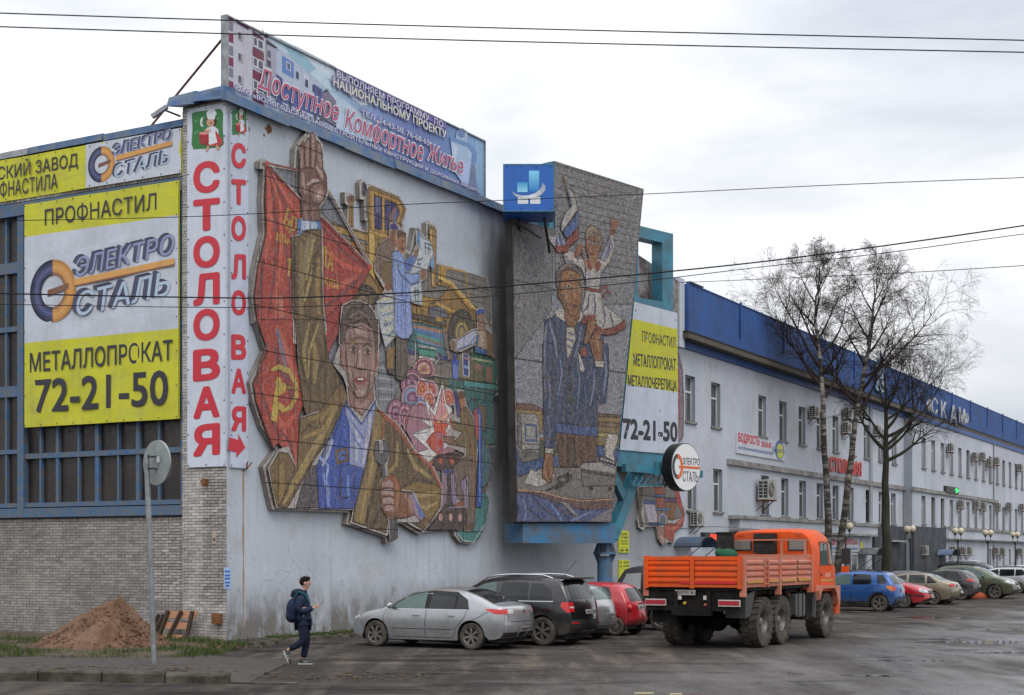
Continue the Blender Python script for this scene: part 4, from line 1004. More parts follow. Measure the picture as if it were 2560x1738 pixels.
T.P('4','#5f4b2e','333,855 380,850 440,810 535,802 540,1290 555,1415 350,1415 340,1290').P('5','#5b4a30','345,0 530,0 560,250 590,290 640,400 680,470 670,560 640,600 500,760 440,700 400,560 365,300')
for c,w,k,t in(('#8a7a56',.3,'4','470,830 440,950 430,1100'),('#a08c52',.12,'4','490,850 460,980 430,1150'),('#362c20',.2,'4','350,880 352,1100 365,1380'),('#a39053',.14,'4','480,1050 455,1160 420,1290'),('#40342a',.12,'4','520,900 490,1000 470,1130'),('#8b7440',.25,'4','520,1000 510,1200 520,1380'),('#40342a',.1,'4','530,850 535,1100 545,1380'),('#7d6a44',.3,'4','400,900 400,1150 400,1400'),('#8b7848',.2,'5','440,20 400,200 420,400'),('#a38f54',.12,'5','500,20 440,200 430,380'),('#3a3024',.16,'5','370,20 380,250 430,470'),('#3a3024',.14,'5','545,100 540,260 450,420'),('#8a7446',.3,'5','470,150 480,300 470,420'),('#3a3024',.1,'5','600,350 620,450 560,560 490,620')):T.L(k,c,w,t)
T.part('worker_coat')
T.P('5',WH,'235,850 300,830 360,985 380,640 500,600 560,560 680,560 870,500 900,580 1030,690 1150,870 1260,970 1320,1110 1310,1240 1190,1395 1070,1330 1010,1335 950,1420 705,1335 725,1250 220,1235 195,1130 165,970')
T.P('5','#6b5634','240,870 300,880 358,990 378,650 500,610 640,420 690,500 670,600 600,760 480,900 290,1235 228,1228 200,1130 178,975').P('5','#5a4a30','870,560 930,640 1030,710 1130,870 1240,970 1305,1110 1300,1230 1190,1380 1120,1340 1060,1120 960,1300 940,1400 720,1325 780,1000')
T.P('5','#7c6436','1050,1110 1130,1040 1230,1060 1310,1120 1290,1240 1200,1370 1190,1280 1100,1150').P('5','#7f6a44','870,580 930,650 900,900 830,1200 800,1350 725,1320 780,1000')
T.P('5','#4d474d','440,960 485,960 500,1235 350,1235 380,1120')
for c,w,k,t in(('#9a8350',.3,'5','620,560 520,760 380,1000 260,1210'),('#3b3122',.12,'5','650,540 590,740 470,910 300,1220'),('#8d7440',.3,'5','250,950 260,1080 240,1200'),('#3b3122',.12,'5','330,1000 290,1120 240,1225'),('#8a7342',.2,'5','430,650 520,640 600,560'),('#3b3122',.1,'5','500,640 520,740 440,690 380,750',),('#947c48',.16,'5','390,780 480,740 560,700'),('#a0452e',.16,'5','900,600 1010,700 1110,850'),('#a54a32',.14,'5','1120,860 1240,970 1305,1100'),('#a5523a',.1,'5','930,640 920,800 925,880'),('#9a8350',.2,'5','1020,800 1010,950 960,1000'),('#3b2f22',.14,'5','1040,740 1060,900 1150,980 1240,1010'),('#9c8658',.22,'5','1080,850 1130,960 1240,1040'),('#3b2f22',.12,'5','1050,1100 1150,1050 1250,1080'),('#a28c5c',.18,'5','1090,1160 1180,1150 1280,1140'),('#a28c5c',.16,'5','1150,1220 1210,1240 1280,1200'),('#3b2f22',.1,'5','1180,1290 1230,1330 1280,1250'),('#9b8450',.2,'5','880,700 840,1000 770,1320'),('#3b2f22',.1,'5','905,900 870,1100 810,1340'),('#3b3428',.2,'5','930,1200 880,1300 850,1370'),('#3a2f24',.1,'5','860,580 840,800 800,1000 730,1260')):T.L(k,c,w,t)
T.part('worker_shirt')
T.P('5','#314f96','485,960 690,520 720,600 860,520 875,560 790,1000 730,1240 500,1240').P('5','#8791b4','690,540 780,650 870,530 868,600 800,980 700,950 490,1000 560,800 640,720').P('5','#2c4c9a','610,740 660,560 700,700 700,950 650,960 600,1240 500,1240 490,1000')
T.P('5','#2f4f98','680,530 700,560 780,660 860,510 870,545 780,690 690,580')
for c,w,t in(('#b5bace',.26,'720,640 760,780 740,930'),('#5f76b4',.1,'700,640 790,780 840,760'),('#6a7fb8',.1,'700,720 780,850 830,840'),('#b9b8c8',.2,'840,620 820,780 790,950'),('#6f86c0',.24,'530,1010 560,1120 560,1230'),('#8ba6d6',.16,'500,900 560,960 540,1100'),('#1f3060',.12,'650,1020 640,1130 660,1230'),('#1d3a80',.14,'740,1010 720,1120 715,1230'),('#5f86cc',.16,'690,1020 690,1100 700,1180'),('#a4adc8',.16,'590,790 560,880 520,960')):T.L('5',c,w,t)
T.P('5','#5a4630','603,855 688,835 695,930 612,955').P('5','#3e5e9e','625,870 672,858 676,918 632,932').L('5','#4a3a2c',.07,'645,885 690,900',False).L('5','#1c1f3c',.05,'650,1170 705,1165',False)
T.part('worker_head')
T.P('4',WH,'670,1320 700,1300 740,1280 800,1285 860,1310 905,1370 925,1450 930,1578 650,1578 655,1470').P('5',WH,'640,0 890,0 895,250 880,370 855,380 870,520 780,680 690,560 680,440 660,380 590,290 640,150')
T.P('4','#4b403c','680,1330 740,1292 800,1295 855,1320 895,1375 912,1460 915,1578 875,1578 860,1500 800,1450 730,1450 690,1500 680,1578 665,1578 660,1480')
T.P('5','#4a3c36','645,0 885,0 885,200 870,230 860,60 790,10 700,20 668,100 660,170 640,150')
T.P('5','#8a6e67','668,110 700,30 790,15 855,60 872,220 868,350 850,450 800,512 745,510 700,450 680,350 665,330 640,300 638,180 655,160')
T.P('4','#8c7069','690,1578 695,1500 730,1460 800,1460 860,1510 870,1578').P('5','#835f55','690,440 745,515 800,515 852,440 860,520 780,630 700,560').L('5','#a08078',.3,'740,540 780,590 830,530')
T.P('5','#8d6f68','700,60 780,40 840,70 830,130 770,120 710,130').P('5','#a3867e','730,60 790,50 810,90 750,100')
T.L('5','#35241f',.10,'690,160 715,140 750,165').L('5','#35241f',.10,'785,180 815,155 855,180').E('5','#a89890',722,195,26,17).E('5','#a89890',817,212,24,17).E('5','#4d3226',724,197,12,15).E('5','#4d3226',818,212,12,15).E('5','#14100f',725,197,6,8).E('5','#14100f',818,212,6,8)
T.L('5','#2c1d1a',.05,'695,192 722,176 752,200').L('5','#2c1d1a',.05,'790,208 816,192 845,214').L('5','#4c342c',.05,'700,208 725,215 748,206').L('5','#4c342c',.05,'795,225 820,232 842,222')
T.P('5','#95766d','752,190 778,195 785,290 800,325 745,315 752,270').L('5','#b59c96',.1,'768,200 770,300').L('5','#452c26',.06,'742,315 765,330 805,322').L('5','#4b332b',.06,'756,170 750,260 742,310')
T.P('5','#7a3a34','730,388 760,374 798,378 812,392 796,426 758,430 738,412').P('5','#d0cbc2','752,384 790,387 787,398 755,396').P('5','#3a1816','748,398 796,400 782,408 755,407').P('5','#945049','738,410 785,416 808,400 795,427 758,430')
for c,w,t in(('#b39a92',.14,'760,460 775,485 800,470'),('#a5867d',.16,'690,240 700,330 720,400'),('#a5867d',.16,'850,240 850,330 835,400'),('#5b4039',.08,'715,330 722,400 740,460'),('#5b4039',.08,'835,330 832,420 815,480'),('#5a3f38',.09,'672,120 676,250 690,400 745,505'),('#8a6a3a',.08,'700,150 740,150'),('#6a4d46',.08,'690,130 770,115 850,140'),('#8c5a40',.1,'648,190 650,280 662,325'),('#9a5a3c',.12,'878,200 880,280 868,340')):T.L('5',c,w,t)
for c,w,t in(('#6d5d54',.12,'700,1340 740,1310 800,1320'),('#6d5d54',.12,'720,1400 790,1360 860,1400'),('#2a211e',.08,'690,1400 740,1340 820,1330'),('#7a5a4c',.1,'760,1420 840,1390 890,1480'),('#2a211e',.08,'740,1440 820,1400 880,1470')):T.L('4',c,w,t)
T.part('spanner_hand')
T.P('5',WH,'855,850 870,790 905,790 925,780 960,850 955,925 945,960 955,1020 1000,1030 1035,1110 1130,1130 1190,1300 1160,1330 1010,1330 1020,1440 965,1470 950,1310 905,1230 895,1080 910,1030 905,960 865,920')
T.P('5','#55585e','868,800 890,800 895,880 912,885 925,870 918,790 940,800 958,860 948,920 925,950 985,1310 1010,1310 1015,1430 968,1460 962,1310 920,1100 908,960 870,920 858,860').L('5','#7d8188',.09,'930,960 955,1150 975,1310').L('5','#26262a',.05,'912,960 935,1150 962,1310',False).P('5','#44464c','962,1315 1008,1315 1012,1428 970,1455')
T.P('5','#7a5138','900,1080 930,1030 990,1025 1030,1090 1045,1130 1110,1140 1135,1280 1060,1305 960,1310 925,1270 905,1200').P('5','#8f7a94','1085,1150 1110,1145 1190,1290 1160,1325 1130,1280').P('5','#4a69a8','1120,1160 1195,1290 1165,1300')
for t in('910,1085 960,1075 985,1090','905,1135 965,1125 990,1145','915,1190 970,1185 990,1200','930,1240 975,1235 995,1250'):T.L('5','#a88a84',.24,t)
for t in('905,1112 960,1105 990,1115','908,1165 965,1160 992,1172','920,1218 970,1212 995,1225','990,1040 1030,1100 1035,1180 1010,1290','930,1270 1000,1300 1060,1300'):T.L('5','#3c2218',.06,t)
T.L('5','#9a6a44',.25,'1000,1060 1020,1140 1000,1240').L('5','#a07a68',.25,'1060,1150 1100,1200 1110,1270').L('5','#b0502f',.08,'960,1020 1010,1060 1030,1110')
T.done(mo)
# board with the father and child
bd=thing('mosaic_board','tall grey mosaic board showing a man with a waving child, on a blue post','mosaic board',FB,at=(3,0,3.2))
def FBp(t,off=0.0,k='0'):
 ox,oy,sc=ZK[k];return[FB.P(ox+float(q.split(',')[0])*sc,oy+float(q.split(',')[1])*sc,off)for q in t.split()]
BO=FBp('1280,547 1388,573 1388,403 1609,473 1527,1305 1292,1305')
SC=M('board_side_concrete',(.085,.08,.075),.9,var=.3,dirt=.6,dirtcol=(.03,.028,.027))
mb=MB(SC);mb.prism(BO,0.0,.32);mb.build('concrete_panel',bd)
B=Mosaic(FB,(0,0,0),.012,.98,MOSB);B.part('stone_ground')
B.cur.col=lin('#73757a',1.2);B.cur.poly([(a,-.012,b)for a,b in BO]);B.cur.use(SC);
B.cur.use(MOSB);B.n=2
B.P('8','#797a7e','150,90 880,310 840,700 800,1250 300,1250 160,1000').P('6','#6d6e72','190,520 500,590 480,1200 200,1578')
for i in range(14):
 y=110+i*62;B.L('8','#4f4c4a',.05,'%d,%d %d,%d %d,%d'%(170,y,480,y+310*(.30-.009*i)+(i%3)*6,835,y+665*(.30-.009*i)),True)
B.part('slab_joints')
B.L('0','#2a2725',.05,'1288,896 1568,933',False).L('0','#3a3633',.04,'1287,700 1400,727',False).L('0','#2f2b2a',.04,'1290,1110 1546,1120',False)
B.part('landscape')
B.P('7','#6a4a40','190,405 300,410 370,440 370,480 190,450').P('7','#8a7444','190,440 370,460 370,560 350,620 340,500 200,480').P('7','#7b6c46','750,490 900,500 890,690 740,690').P('7','#6f5a40','750,530 895,540 893,570 750,560').P('7','#594c38','740,470 900,485 900,500 740,495').P('7','#8f8a5a','740,600 890,610 888,640 740,630').P('7','#a87a58','345,640 460,655 460,670 345,660').P('7','#3c4a34','345,650 470,690 470,780 345,780')
B.P('7','#274a78','190,700 240,790 470,760 480,830 300,870 195,900').P('7','#2b4f7c','740,690 890,720 880,800 740,760').L('7','#9a7a50',.06,'740,510 895,520',False)
B.part('desk')
B.P('7','#6f6b67','195,910 380,840 640,840 870,880 850,1060 640,1065 400,1030 195,1000').P('7','#5d4340','195,995 400,1025 640,1062 850,1050 848,1120 640,1140 400,1100 195,1060').P('7','#42527c','195,1010 300,1020 450,1075 640,1130 845,1120 838,1208 200,1208').P('7','#8a8588','480,1065 540,1080 640,1200 600,1205').P('7','#77727a','680,1205 840,1115 838,1208')
for t in('210,1015 270,1120 370,1200','290,1020 360,1110 480,1200','500,1080 560,1150 640,1205','400,1040 470,1110 560,1200'):B.L('7','#232a4c',.10,t)
for t in('240,1060 260,1130 250,1200','420,1080 480,1160 500,1205','700,1140 620,1180 560,1205'):B.L('7','#6d86bc',.10,t)
B.L('7','#b08a6c',.05,'200,995 350,1005 500,1045 640,1068 850,1056',False)
B.P('7','#b1aba4','245,945 290,850 330,870 460,885 420,940 340,975').P('7','#a39d96','330,870 360,850 380,900 340,975')
B.P('7','#8e8a85','200,475 315,475 345,500 350,715 225,720 200,690').P('7','#686460','200,480 225,500 228,715 202,690').P('7','#3c557c','245,540 330,545 335,665 250,665').P('7','#8d8b86','255,560 320,562 322,650 260,648').P('7','#65615d','190,740 320,735 350,780 235,808').P('7','#54504c','235,725 290,725 300,765 245,770').L('7','#3a3634',.04,'230,680 345,685',False)
B.P('7','#9a958e','625,810 760,805 865,850 865,960 640,970 632,850').P('7','#6d6864','632,850 860,885 862,960 640,968').P('7','#55514e','640,860 860,895 860,905 640,872')
for i in range(8):B.L('7','#4c4844',.05,'%d,%d %d,%d'%(660+i*22,850+i*4,672+i*22,874+i*4),False)
B.E('7','#2a2625',700,978,16,16).E('7','#2a2625',826,985,16,16)
B.P('7','#33302e','390,1000 480,950 470,910 540,880 568,895 560,925 490,975').E('7','#6f6c68',505,922,18,14)
B.P('7','#b2aca4','815,610 885,620 870,690 850,750 865,800 800,770 785,720').P('7','#2a3250','750,765 760,760 868,800 866,825 752,790')
for i in range(5):B.P('7','#aaa49c','%d,%d %d,%d %d,%d %d,%d'%(765+i*20,772+i*7,778+i*20,776+i*7,776+i*20,790+i*7,764+i*20,786+i*7))
B.part('man');B.k=.45
B.P('6','#32445f','430,1280 500,1250 560,1260 600,1320 600,1578 415,1578').P('6','#30425c','600,1320 700,1290 870,1380 885,1578 600,1578')
B.P('7','#31435f','370,0 815,0 820,170 800,395 760,410 740,350 745,630 640,630 460,590 450,700 385,745 375,500 372,200')
B.P('7','#5a4030','460,590 740,630 738,800 640,805 620,835 490,838').P('7','#4a3a30','530,640 580,640 600,830 540,835').P('7','#53423a','640,650 665,650 660,740 645,740')
for i in range(5):B.L('7','#1f1a19',.07,'%d,640 %d,740 %d,830'%(500+i*45,505+i*45,510+i*42))
B.P('7','#3d5484','452,535 740,560 742,632 452,600').L('7','#1d2336',.06,'455,538 740,562',False)
for x in(465,505,560,610,650,700):B.L('7','#1d2336',.05,'%d,545 %d,605'%(x,x),False)
for c,w,t in(('#56688a',.14,'385,60 380,180 385,330'),('#1c2438',.08,'440,40 430,250 450,450'),('#6a7fa6',.12,'400,200 420,330 410,450'),('#1c2438',.07,'372,215 410,235 445,220'),('#1c2438',.07,'375,310 410,330 450,310'),('#7d90b0',.12,'480,60 500,200 470,350'),('#1c2438',.08,'530,20 540,250 535,540'),('#6a7da0',.10,'600,60 620,250 600,450'),('#1c2438',.08,'690,260 700,380 660,520'),('#7a8db0',.12,'720,180 715,300 690,420'),('#1c2438',.08,'745,180 735,350'),('#6e83aa',.16,'790,60 800,200 780,350'),('#1c2438',.08,'560,80 570,300 565,540'),('#5d73a0',.12,'400,480 420,600 400,690'),('#1c2438',.06,'380,640 450,650')):B.L('7',c,w,t)
for y in(170,305,380):B.E('7','#1a1e2e',552,y,12,16)
for c,w,t in(('#6f82a4',.16,'440,1310 430,1400 425,1560'),('#1c2438',.08,'500,1280 520,1400 540,1560'),('#7a8db0',.16,'460,1300 500,1420 520,1560'),('#1c2438',.08,'650,1330 640,1450 600,1560'),('#6f82a4',.14,'700,1330 690,1420 650,1560'),('#1c2438',.08,'600,1330 580,1450 600,1578')):B.L('6',c,w,t)
B.P('6','#aaa298','590,1330 650,1330 660,1420 600,1578 590,1500').L('6','#3a4a78',.06,'600,1370 650,1390',False).L('6','#3a4a78',.06,'598,1420 640,1440',False).L('6','#3a4a78',.06,'598,1470 625,1490',False)
B.P('6','#b3aca2','500,1215 560,1180 590,1240 580,1290 520,1250').P('6','#b3aca2','650,1310 690,1240 705,1210 720,1240 690,1290')
B.P('6','#80563a','575,1180 690,1200 690,1260 650,1330 600,1320 575,1260').P('6','#8a6040','520,940 570,900 640,890 695,930 705,1050 700,1150 660,1240 620,1245 575,1190 560,1140 525,1100').P('6','#5c5450','515,1020 510,930 540,870 590,840 650,850 695,910 700,940 640,900 580,880 555,920 540,1000 535,1040')
B.P('6','#5c3e2c','520,1040 545,1030 560,1150 535,1110').L('6','#33221a',.07,'585,985 605,975 630,995').L('6','#33221a',.07,'655,1000 680,990 700,1015').E('6','#b3aaa0',607,1018,19,13).E('6','#b3aaa0',675,1035,16,12).E('6','#241a16',610,1019,8,11).E('6','#241a16',676,1036,7,10)
B.P('6','#a97e58','638,1000 655,1010 660,1120 645,1110').L('6','#3f2a1e',.06,'640,1020 630,1110 660,1125').P('6','#6b3028','620,1165 650,1155 680,1170 660,1190 635,1185').L('6','#2a1614',.05,'620,1168 650,1172 680,1170').L('6','#5a3c2a',.10,'560,1100 590,1180 625,1230').L('6','#a8805a',.14,'580,1060 600,1140').L('6','#a8805a',.12,'600,920 650,930').L('6','#51382a',.06,'600,960 640,955 690,975').L('6','#9b918a',.07,'540,900 590,860 640,865').L('6','#2b2524',.07,'530,950 570,890 620,870').L('6','#9a7048',.2,'600,1250 630,1290')
B.P('7','#a9a296','385,710 440,715 438,750 385,742').P('7','#84593a','385,745 435,750 440,860 425,940 400,935 365,900 370,830').L('7','#3f2a1e',.05,'400,820 405,900 430,940').L('7','#a87c56',.08,'380,800 380,880 410,945')
B.part('child');B.k=.2
B.P('8','#aaa49d','220,840 260,815 310,820 330,880 400,880 520,880 600,700 605,680 635,685 640,780 600,900 540,980 520,1130 540,1250 650,1330 720,1400 540,1490 480,1400 380,1340 370,1280 400,1180 400,1050 370,960 310,920 240,915')
B.P('8','#8a8894','520,880 600,700 620,790 560,900').P('8','#7c4838','605,650 640,655 635,690 603,680').P('8','#7a4230','300,820 325,810 335,860 315,880').P('8','#84543a','610,540 620,540 630,580 660,560 680,575 640,650 608,640').P('8','#84543a','320,850 325,780 350,750 380,770 375,820 340,855')
B.P('8','#86583c','405,700 430,660 500,670 530,720 525,800 500,860 470,900 430,880 405,800').P('8','#7d7260','400,700 405,640 440,605 490,615 530,670 540,750 520,790 505,720 470,690 430,700 405,720').L('8','#b0a184',.06,'420,650 460,620 510,660').L('8','#403426',.06,'430,690 470,660 510,690').L('8','#b0a184',.05,'440,690 450,660').L('8','#403426',.05,'480,620 520,680 530,750')
B.P('8','#8a6244','430,860 500,850 500,920 460,940 430,900').E('8','#a8a39c',430,740,15,11).E('8','#a8a39c',472,755,15,11).E('8','#2d4a6a',431,741,8,9).E('8','#2d4a6a',473,756,8,9).L('8','#3c2a1e',.05,'415,725 432,718 448,730').L('8','#3c2a1e',.05,'458,735 475,732 490,748').L('8','#5a3828',.05,'452,740 445,800 460,805').L('8','#6b2c24',.06,'430,830 450,838 465,832').L('8','#a57a58',.1,'440,770 440,820')
B.P('8','#7e3d30','400,890 430,880 460,950 440,980 415,940').P('8','#7e3d30','465,950 510,890 530,930 500,990').L('8','#34477c',.06,'400,920 400,1040 410,1110').L('8','#34477c',.06,'535,960 520,1060 515,1130').L('8','#8a8fa8',.12,'430,1000 430,1100').L('8','#34477c',.06,'560,870 590,800 610,720').L('8','#34477c',.05,'235,850 260,900 300,905')
B.P('8','#7c3830','400,1115 520,1135 520,1155 400,1135').L('8','#8a4438',.07,'520,1140 550,1110 580,1105 575,1140 540,1190 570,1195',False).L('8','#8a4438',.06,'580,1110 590,1150 615,1165',False)
for t in('430,1170 420,1260 380,1320','470,1170 480,1290 470,1400','540,1260 560,1350 550,1440','600,1320 620,1400 630,1470'):B.L('8','#34477c',.08,t)
B.P('8','#7a3c30','365,1380 420,1335 480,1340 480,1390 430,1390 380,1420').P('8','#7a3c30','540,1460 640,1440 720,1380 730,1440 650,1490 580,1505 545,1500').P('8','#7a3c30','480,1430 530,1440 540,1500 500,1490')
B.P('8','#8a5e40','420,1390 485,1385 480,1450 440,1510 410,1578 385,1578 400,1490').P('8','#8a5e40','480,1470 525,1490 500,1578 450,1578 450,1520')
B.P('7','#7a3c30','620,30 655,20 670,60 650,100 640,80 620,90').P('7','#b3aca4','605,60 620,80 650,170 640,195 620,180').P('7','#84583c','680,-40 770,-20 770,115 725,120 700,50').P('7','#b0a99f','720,115 780,120 778,160 725,155').L('7','#3f2a1e',.05,'700,-10 720,40 735,100').L('7','#a87c56',.08,'740,-10 750,60')
B.L('8','#6b4a2c',.08,'370,800 408,985',False)
B.part('flag')
B.P('8','#a9a5a1','240,295 290,320 325,400 330,480 220,640 200,660 195,600 230,510 290,440').P('8','#4c6088','245,300 265,330 290,430 270,440').P('8','#3f588c','335,480 340,610 260,710 225,690 215,640 300,560').P('8','#7c3c34','342,610 342,715 255,780 240,800 235,740 265,700').P('8','#a9a29c','90,690 130,700 160,680 170,700 150,790 110,740').P('8','#41588a','155,690 200,670 240,760 220,790 150,770').P('8','#83403a','150,770 200,760 260,780 260,820 200,830 155,820').L('8','#b0a9a2',.06,'165,680 185,770',False).L('8','#b0a9a2',.06,'190,665 225,760',False).L('8','#5b4a30',.06,'235,270 250,330 275,420',False).L('8','#8a6a3c',.09,'215,180 230,240 240,280').L('8','#33364c',.05,'240,295 300,330 335,470 342,715').L('8','#33364c',.05,'230,505 200,590 200,655')
B.done(bd)
mb=MB(TEAL);mb.prism(FBp('1372,405 1387.5,402 1387.5,575 1374,575'),.02,.55);mb.build('side_post',bd)
p=FBp('1297,1309 1529,1309 1529,1358 1297,1358',-.3)
mb=MB(TEALR);mb.prism(p,.12,.95);mb.build('box_beam',bd)
mb=MB(DARKM);mb.box(p[0][0]+.5,p[1][0]-.1,.3,.36,p[0][1],p[0][1]+8.0);mb.box(p[0][0]+.3,p[0][0]+.4,.3,.8,p[0][1],p[0][1]+9);mb.build('back_truss',bd)
cxp=FB.P(1515,1400,-.5)[0]
mb=MB(TEALR);mb.cyl((cxp,.55,0),(cxp,.55,FB.P(1515,1390,-.5)[1]),.27,n=18);mb.build('post',bd)
zf=FB.P(1515,1383,-.5)[1]
mb=MB(TEALR);mb.cyl((cxp,.55,zf-.04),(cxp,.55,zf+.04),.42,n=14)
for i in range(8):
 a=i*math.pi/4;c,s_=math.cos(a),math.sin(a)
 mb.poly([(cxp+.25*c,.55+.25*s_,zf+.45),(cxp+.40*c,.55+.40*s_,zf),(cxp+.25*c,.55+.25*s_,zf)]);mb.poly([(cxp+.25*c,.55+.25*s_,zf-.4),(cxp+.40*c,.55+.40*s_,zf),(cxp+.25*c,.55+.25*s_,zf)])
mb.cyl((cxp,.55,zf),(cxp,.55,zf+.5),.27,n=12);mb.build('post_flange',bd)
def fbp3(px,py,off):x,z=FB.P(px,py,off);return(x,-off,z)
mb=MB(TEAL);mb.beam(fbp3(1528,1345,-.5),fbp3(1592,1172,-.5),.34,.4);mb.build('brace',bd)
mb=MB(TEAL);mb.beam(fbp3(1562,1255,-.5),fbp3(1530,1185,-.5),.24,.3);mb.build('brace',bd)
nb=thing('banner_board','teal steel frame board with a yellow and white roofing banner, behind the mosaic board','billboard',FN,at=(-1.7,0,5))
def FNp(t,off=0.0):return[FN.P(float(q.split(',')[0]),float(q.split(',')[1]),off)for q in t.split()]
fo=FNp('1560,545 1680,584 1690,1170 1545,1168')
x0,x1=FN.P(1541,1000)[0],FN.P(1683,1000)[0]
zb=FN.P(1690,1175)[1];ztop=FN.P(1680,584)[1]
op=FNp('1596,592 1656,610 1656,755 1596,742')
ox0,ox1=op[0][0],op[1][0];oz1=op[1][1]+.05;oz0=op[3][1]-.02
mb=MB(TEAL)
mb.box(x0,ox0,0,.55,zb,ztop);mb.box(ox1,x1,0,.55,zb,ztop);mb.box(ox0,ox1,0,.55,oz1,ztop);mb.box(ox0,ox1,0,.55,zb,oz0)
mb.build('steel_frame',nb)
bz=FNp('1583,755 1691,783 1693,1137 1547,1125')
vb_=MB(PRINT)
def quadband(P4,t0,t1,col,y=-.05,u0=0,u1=1,nn=6,mmb=None):
 m=mmb or vb_;m.col=lin(col,1.25)
 def at(u,t):
  l=(P4[0][0]+(P4[3][0]-P4[0][0])*t,P4[0][1]+(P4[3][1]-P4[0][1])*t);r=(P4[1][0]+(P4[2][0]-P4[1][0])*t,P4[1][1]+(P4[2][1]-P4[1][1])*t)
  return(l[0]+(r[0]-l[0])*u,l[1]+(r[1]-l[1])*u)
 for i in range(nn):
  a,b=u0+(u1-u0)*i/nn,u0+(u1-u0)*(i+1)/nn
  q=[at(a,t0),at(b,t0),at(b,t1),at(a,t1)];m.poly([(x,y,z)for x,z in q][::-1])
 return at
at_=quadband(bz,0,.115,'#a3a8b2');quadband(bz,.115,.56,'#a5a32c');quadband(bz,.56,1,'#a4aab6')
vb_.build('banner',nb)
INK=M('dark_ink',(.02,.018,.03),.5);REDI=M('red_ink',(.50,.018,.035),.5,var=.06);BLUI=M('blue_ink',(.03,.10,.32),.5);WHI=M('white_ink',(.60,.60,.62),.5)
def fitted(txt,fr,pa,pb,hpx,y,mat,parent,bold=.02,off=0.0,name='lettering',shear=0):
 """text with its baseline from pixel pa to pixel pb on a wall plane, cap height hpx"""
 x0,z0=fr.P(pa[0],pa[1],off);x1,z1=fr.P(pb[0],pb[1],off);zt=fr.P(pa[0],pa[1]-hpx,off)[1]
 return letters(txt,x0,x1,z0,zt,y,mat,parent,name,bold,shear,slope=(z1-z0)/(x1-x0))
fitted('ПРОФНАСТИЛ',FN,(1603,856),(1686,872),30,-.055,INK,nb,.01)
fitted('МЕТАЛЛОПРОКАТ',FN,(1581,914),(1687,928),31,-.055,INK,nb,.03)
fitted('МЕТАЛЛОЧЕРЕПИЦА',FN,(1567,970),(1689,983),33,-.055,INK,nb,.03)
fitted('72-21-50',FN,(1556,1096),(1690,1104),48,-.055,INK,nb,.04)
mb=MB(M('banner_slit',(.75,.75,.76),.6),INK)
for i in range(24):
 u=.06+.88*(i%4)/3+U(-.04,.04);t_=.05+.9*(i//4)/5.5;x,z=at_(u,t_);mb.use(mb.mats[i%3==0]);mb.poly([(x,-.057,z),(x+.04,-.09,z-.01),(x+.03,-.058,z-.09)])
mb.build('wind_slits',nb,kind='stuff')
ar=thing('sign_arm','blue steel arm with curved lattice braces holding the round sign','steel arm',FB,at=(8,0,4.8))
pa=fbp3(1560,1170,-.2);pb_=fbp3(1752,1178,-.2)
mb=MB(TEAL);mb.beam(pa,(pb_[0],pb_[1],pa[2]-.05),.2,.26);mb.build('arm',ar)
mb=MB(TEAL);q=fbp3(1634,1172,-.2);mb.box(q[0]-.1,q[0]+.25,q[1]-.16,q[1]-.1,q[2]-.25,q[2]+.25);mb.build('clamp_plate',ar)
mb=MB(TEAL);q0=fbp3(1580,1214,-.2);q1=fbp3(1690,1212,-.2);mb.beam(q0,q1,.08,.06)
for i in range(9):
 u=i/8;x=q0[0]+(q1[0]-q0[0])*u;mb.tube([(x,.2,q0[2]),(x-.12,.2,q0[2]+.25),(x+.05,.2,q0[2]+.52)],.022,5);mb.tube([(x,.2,q0[2]),(x+.3,.2,q0[2]+.3)],.02,5)
mb.build('lattice',ar)
x,z=FB.P(1716,1168,.5);rd=60*3714/3714*(FB.w(x,0,z).y)/FPX
rs=thing('round_sign','round white light box sign with black rim, lettered ЭЛЕКТРО СТАЛЬ','round sign',FB,at=(x,-.2,z-rd))
mb=MB(M('black_rim',(.012,.012,.015),.4));mb.lathe([(.0,.0),(rd,0),(rd,-.42),(rd-.03,-.44)],(x,-.05,z),'y',40);mb.build('rim',rs,weld=True)
mb=MB(M('white_face',(.68,.68,.68),.35,var=.03));mb.poly([(x+(rd-.03)*math.cos(-i*math.pi/20),-.485,z+(rd-.03)*math.sin(-i*math.pi/20))for i in range(40)]);mb.build('face',rs)
GI=M('grey_ink',(.045,.045,.055),.5);OI=M('orange_ink',(.62,.13,.035),.5,var=.04)
mb=MB(GI);arc(mb,x-.50,z,.18,.30,.32,.46,-.49,90,270);mb.build('emblem',rs)
mb=MB(OI);arc(mb,x-.50,z,.18,.30,.32,.46,-.491,-90,90);mb.box(x-.42,x+.82,-.495,-.49,z-.045,z+.045);mb.build('emblem',rs)
letters('ЭЛЕКТРО',x-.20,x+.80,z+.09,z+.34,-.49,GI,rs,bold=.02,shear=.0)
letters('СТАЛЬ',x-.20,x+.72,z-.52,z-.14,-.49,GI,rs,bold=.0,shear=.0)
Yc=47.0;xc0=(1257.5-CXP)*Yc/FPX;xc1=(1386-CXP)*Yc/FPX;zc0=EYE-(529-HOR)*Yc/FPX;zc1=EYE-(410-HOR)*Yc/FPX
lc=thing('blue_cube_sign','blue cube sign with bars and swoosh logo, above the mosaic board','cube sign',W0,at=((xc0+xc1)/2,Yc,zc0))
mb=MB(BLUES);mb.box(xc0,xc1,Yc,Yc+1.55,zc0,zc1);mb.build('box',lc)
mb=MB(TEAL);
for a in(xc0,xc1-.03):mb.box(a,a+.03,Yc-.012,Yc,zc0,zc1)
mb.box(xc0+.031,xc1-.031,Yc-.01,Yc,zc1-.03,zc1);mb.box(xc0+.031,xc1-.031,Yc-.01,Yc,zc0,zc0+.03);mb.build('edge_trim',lc)
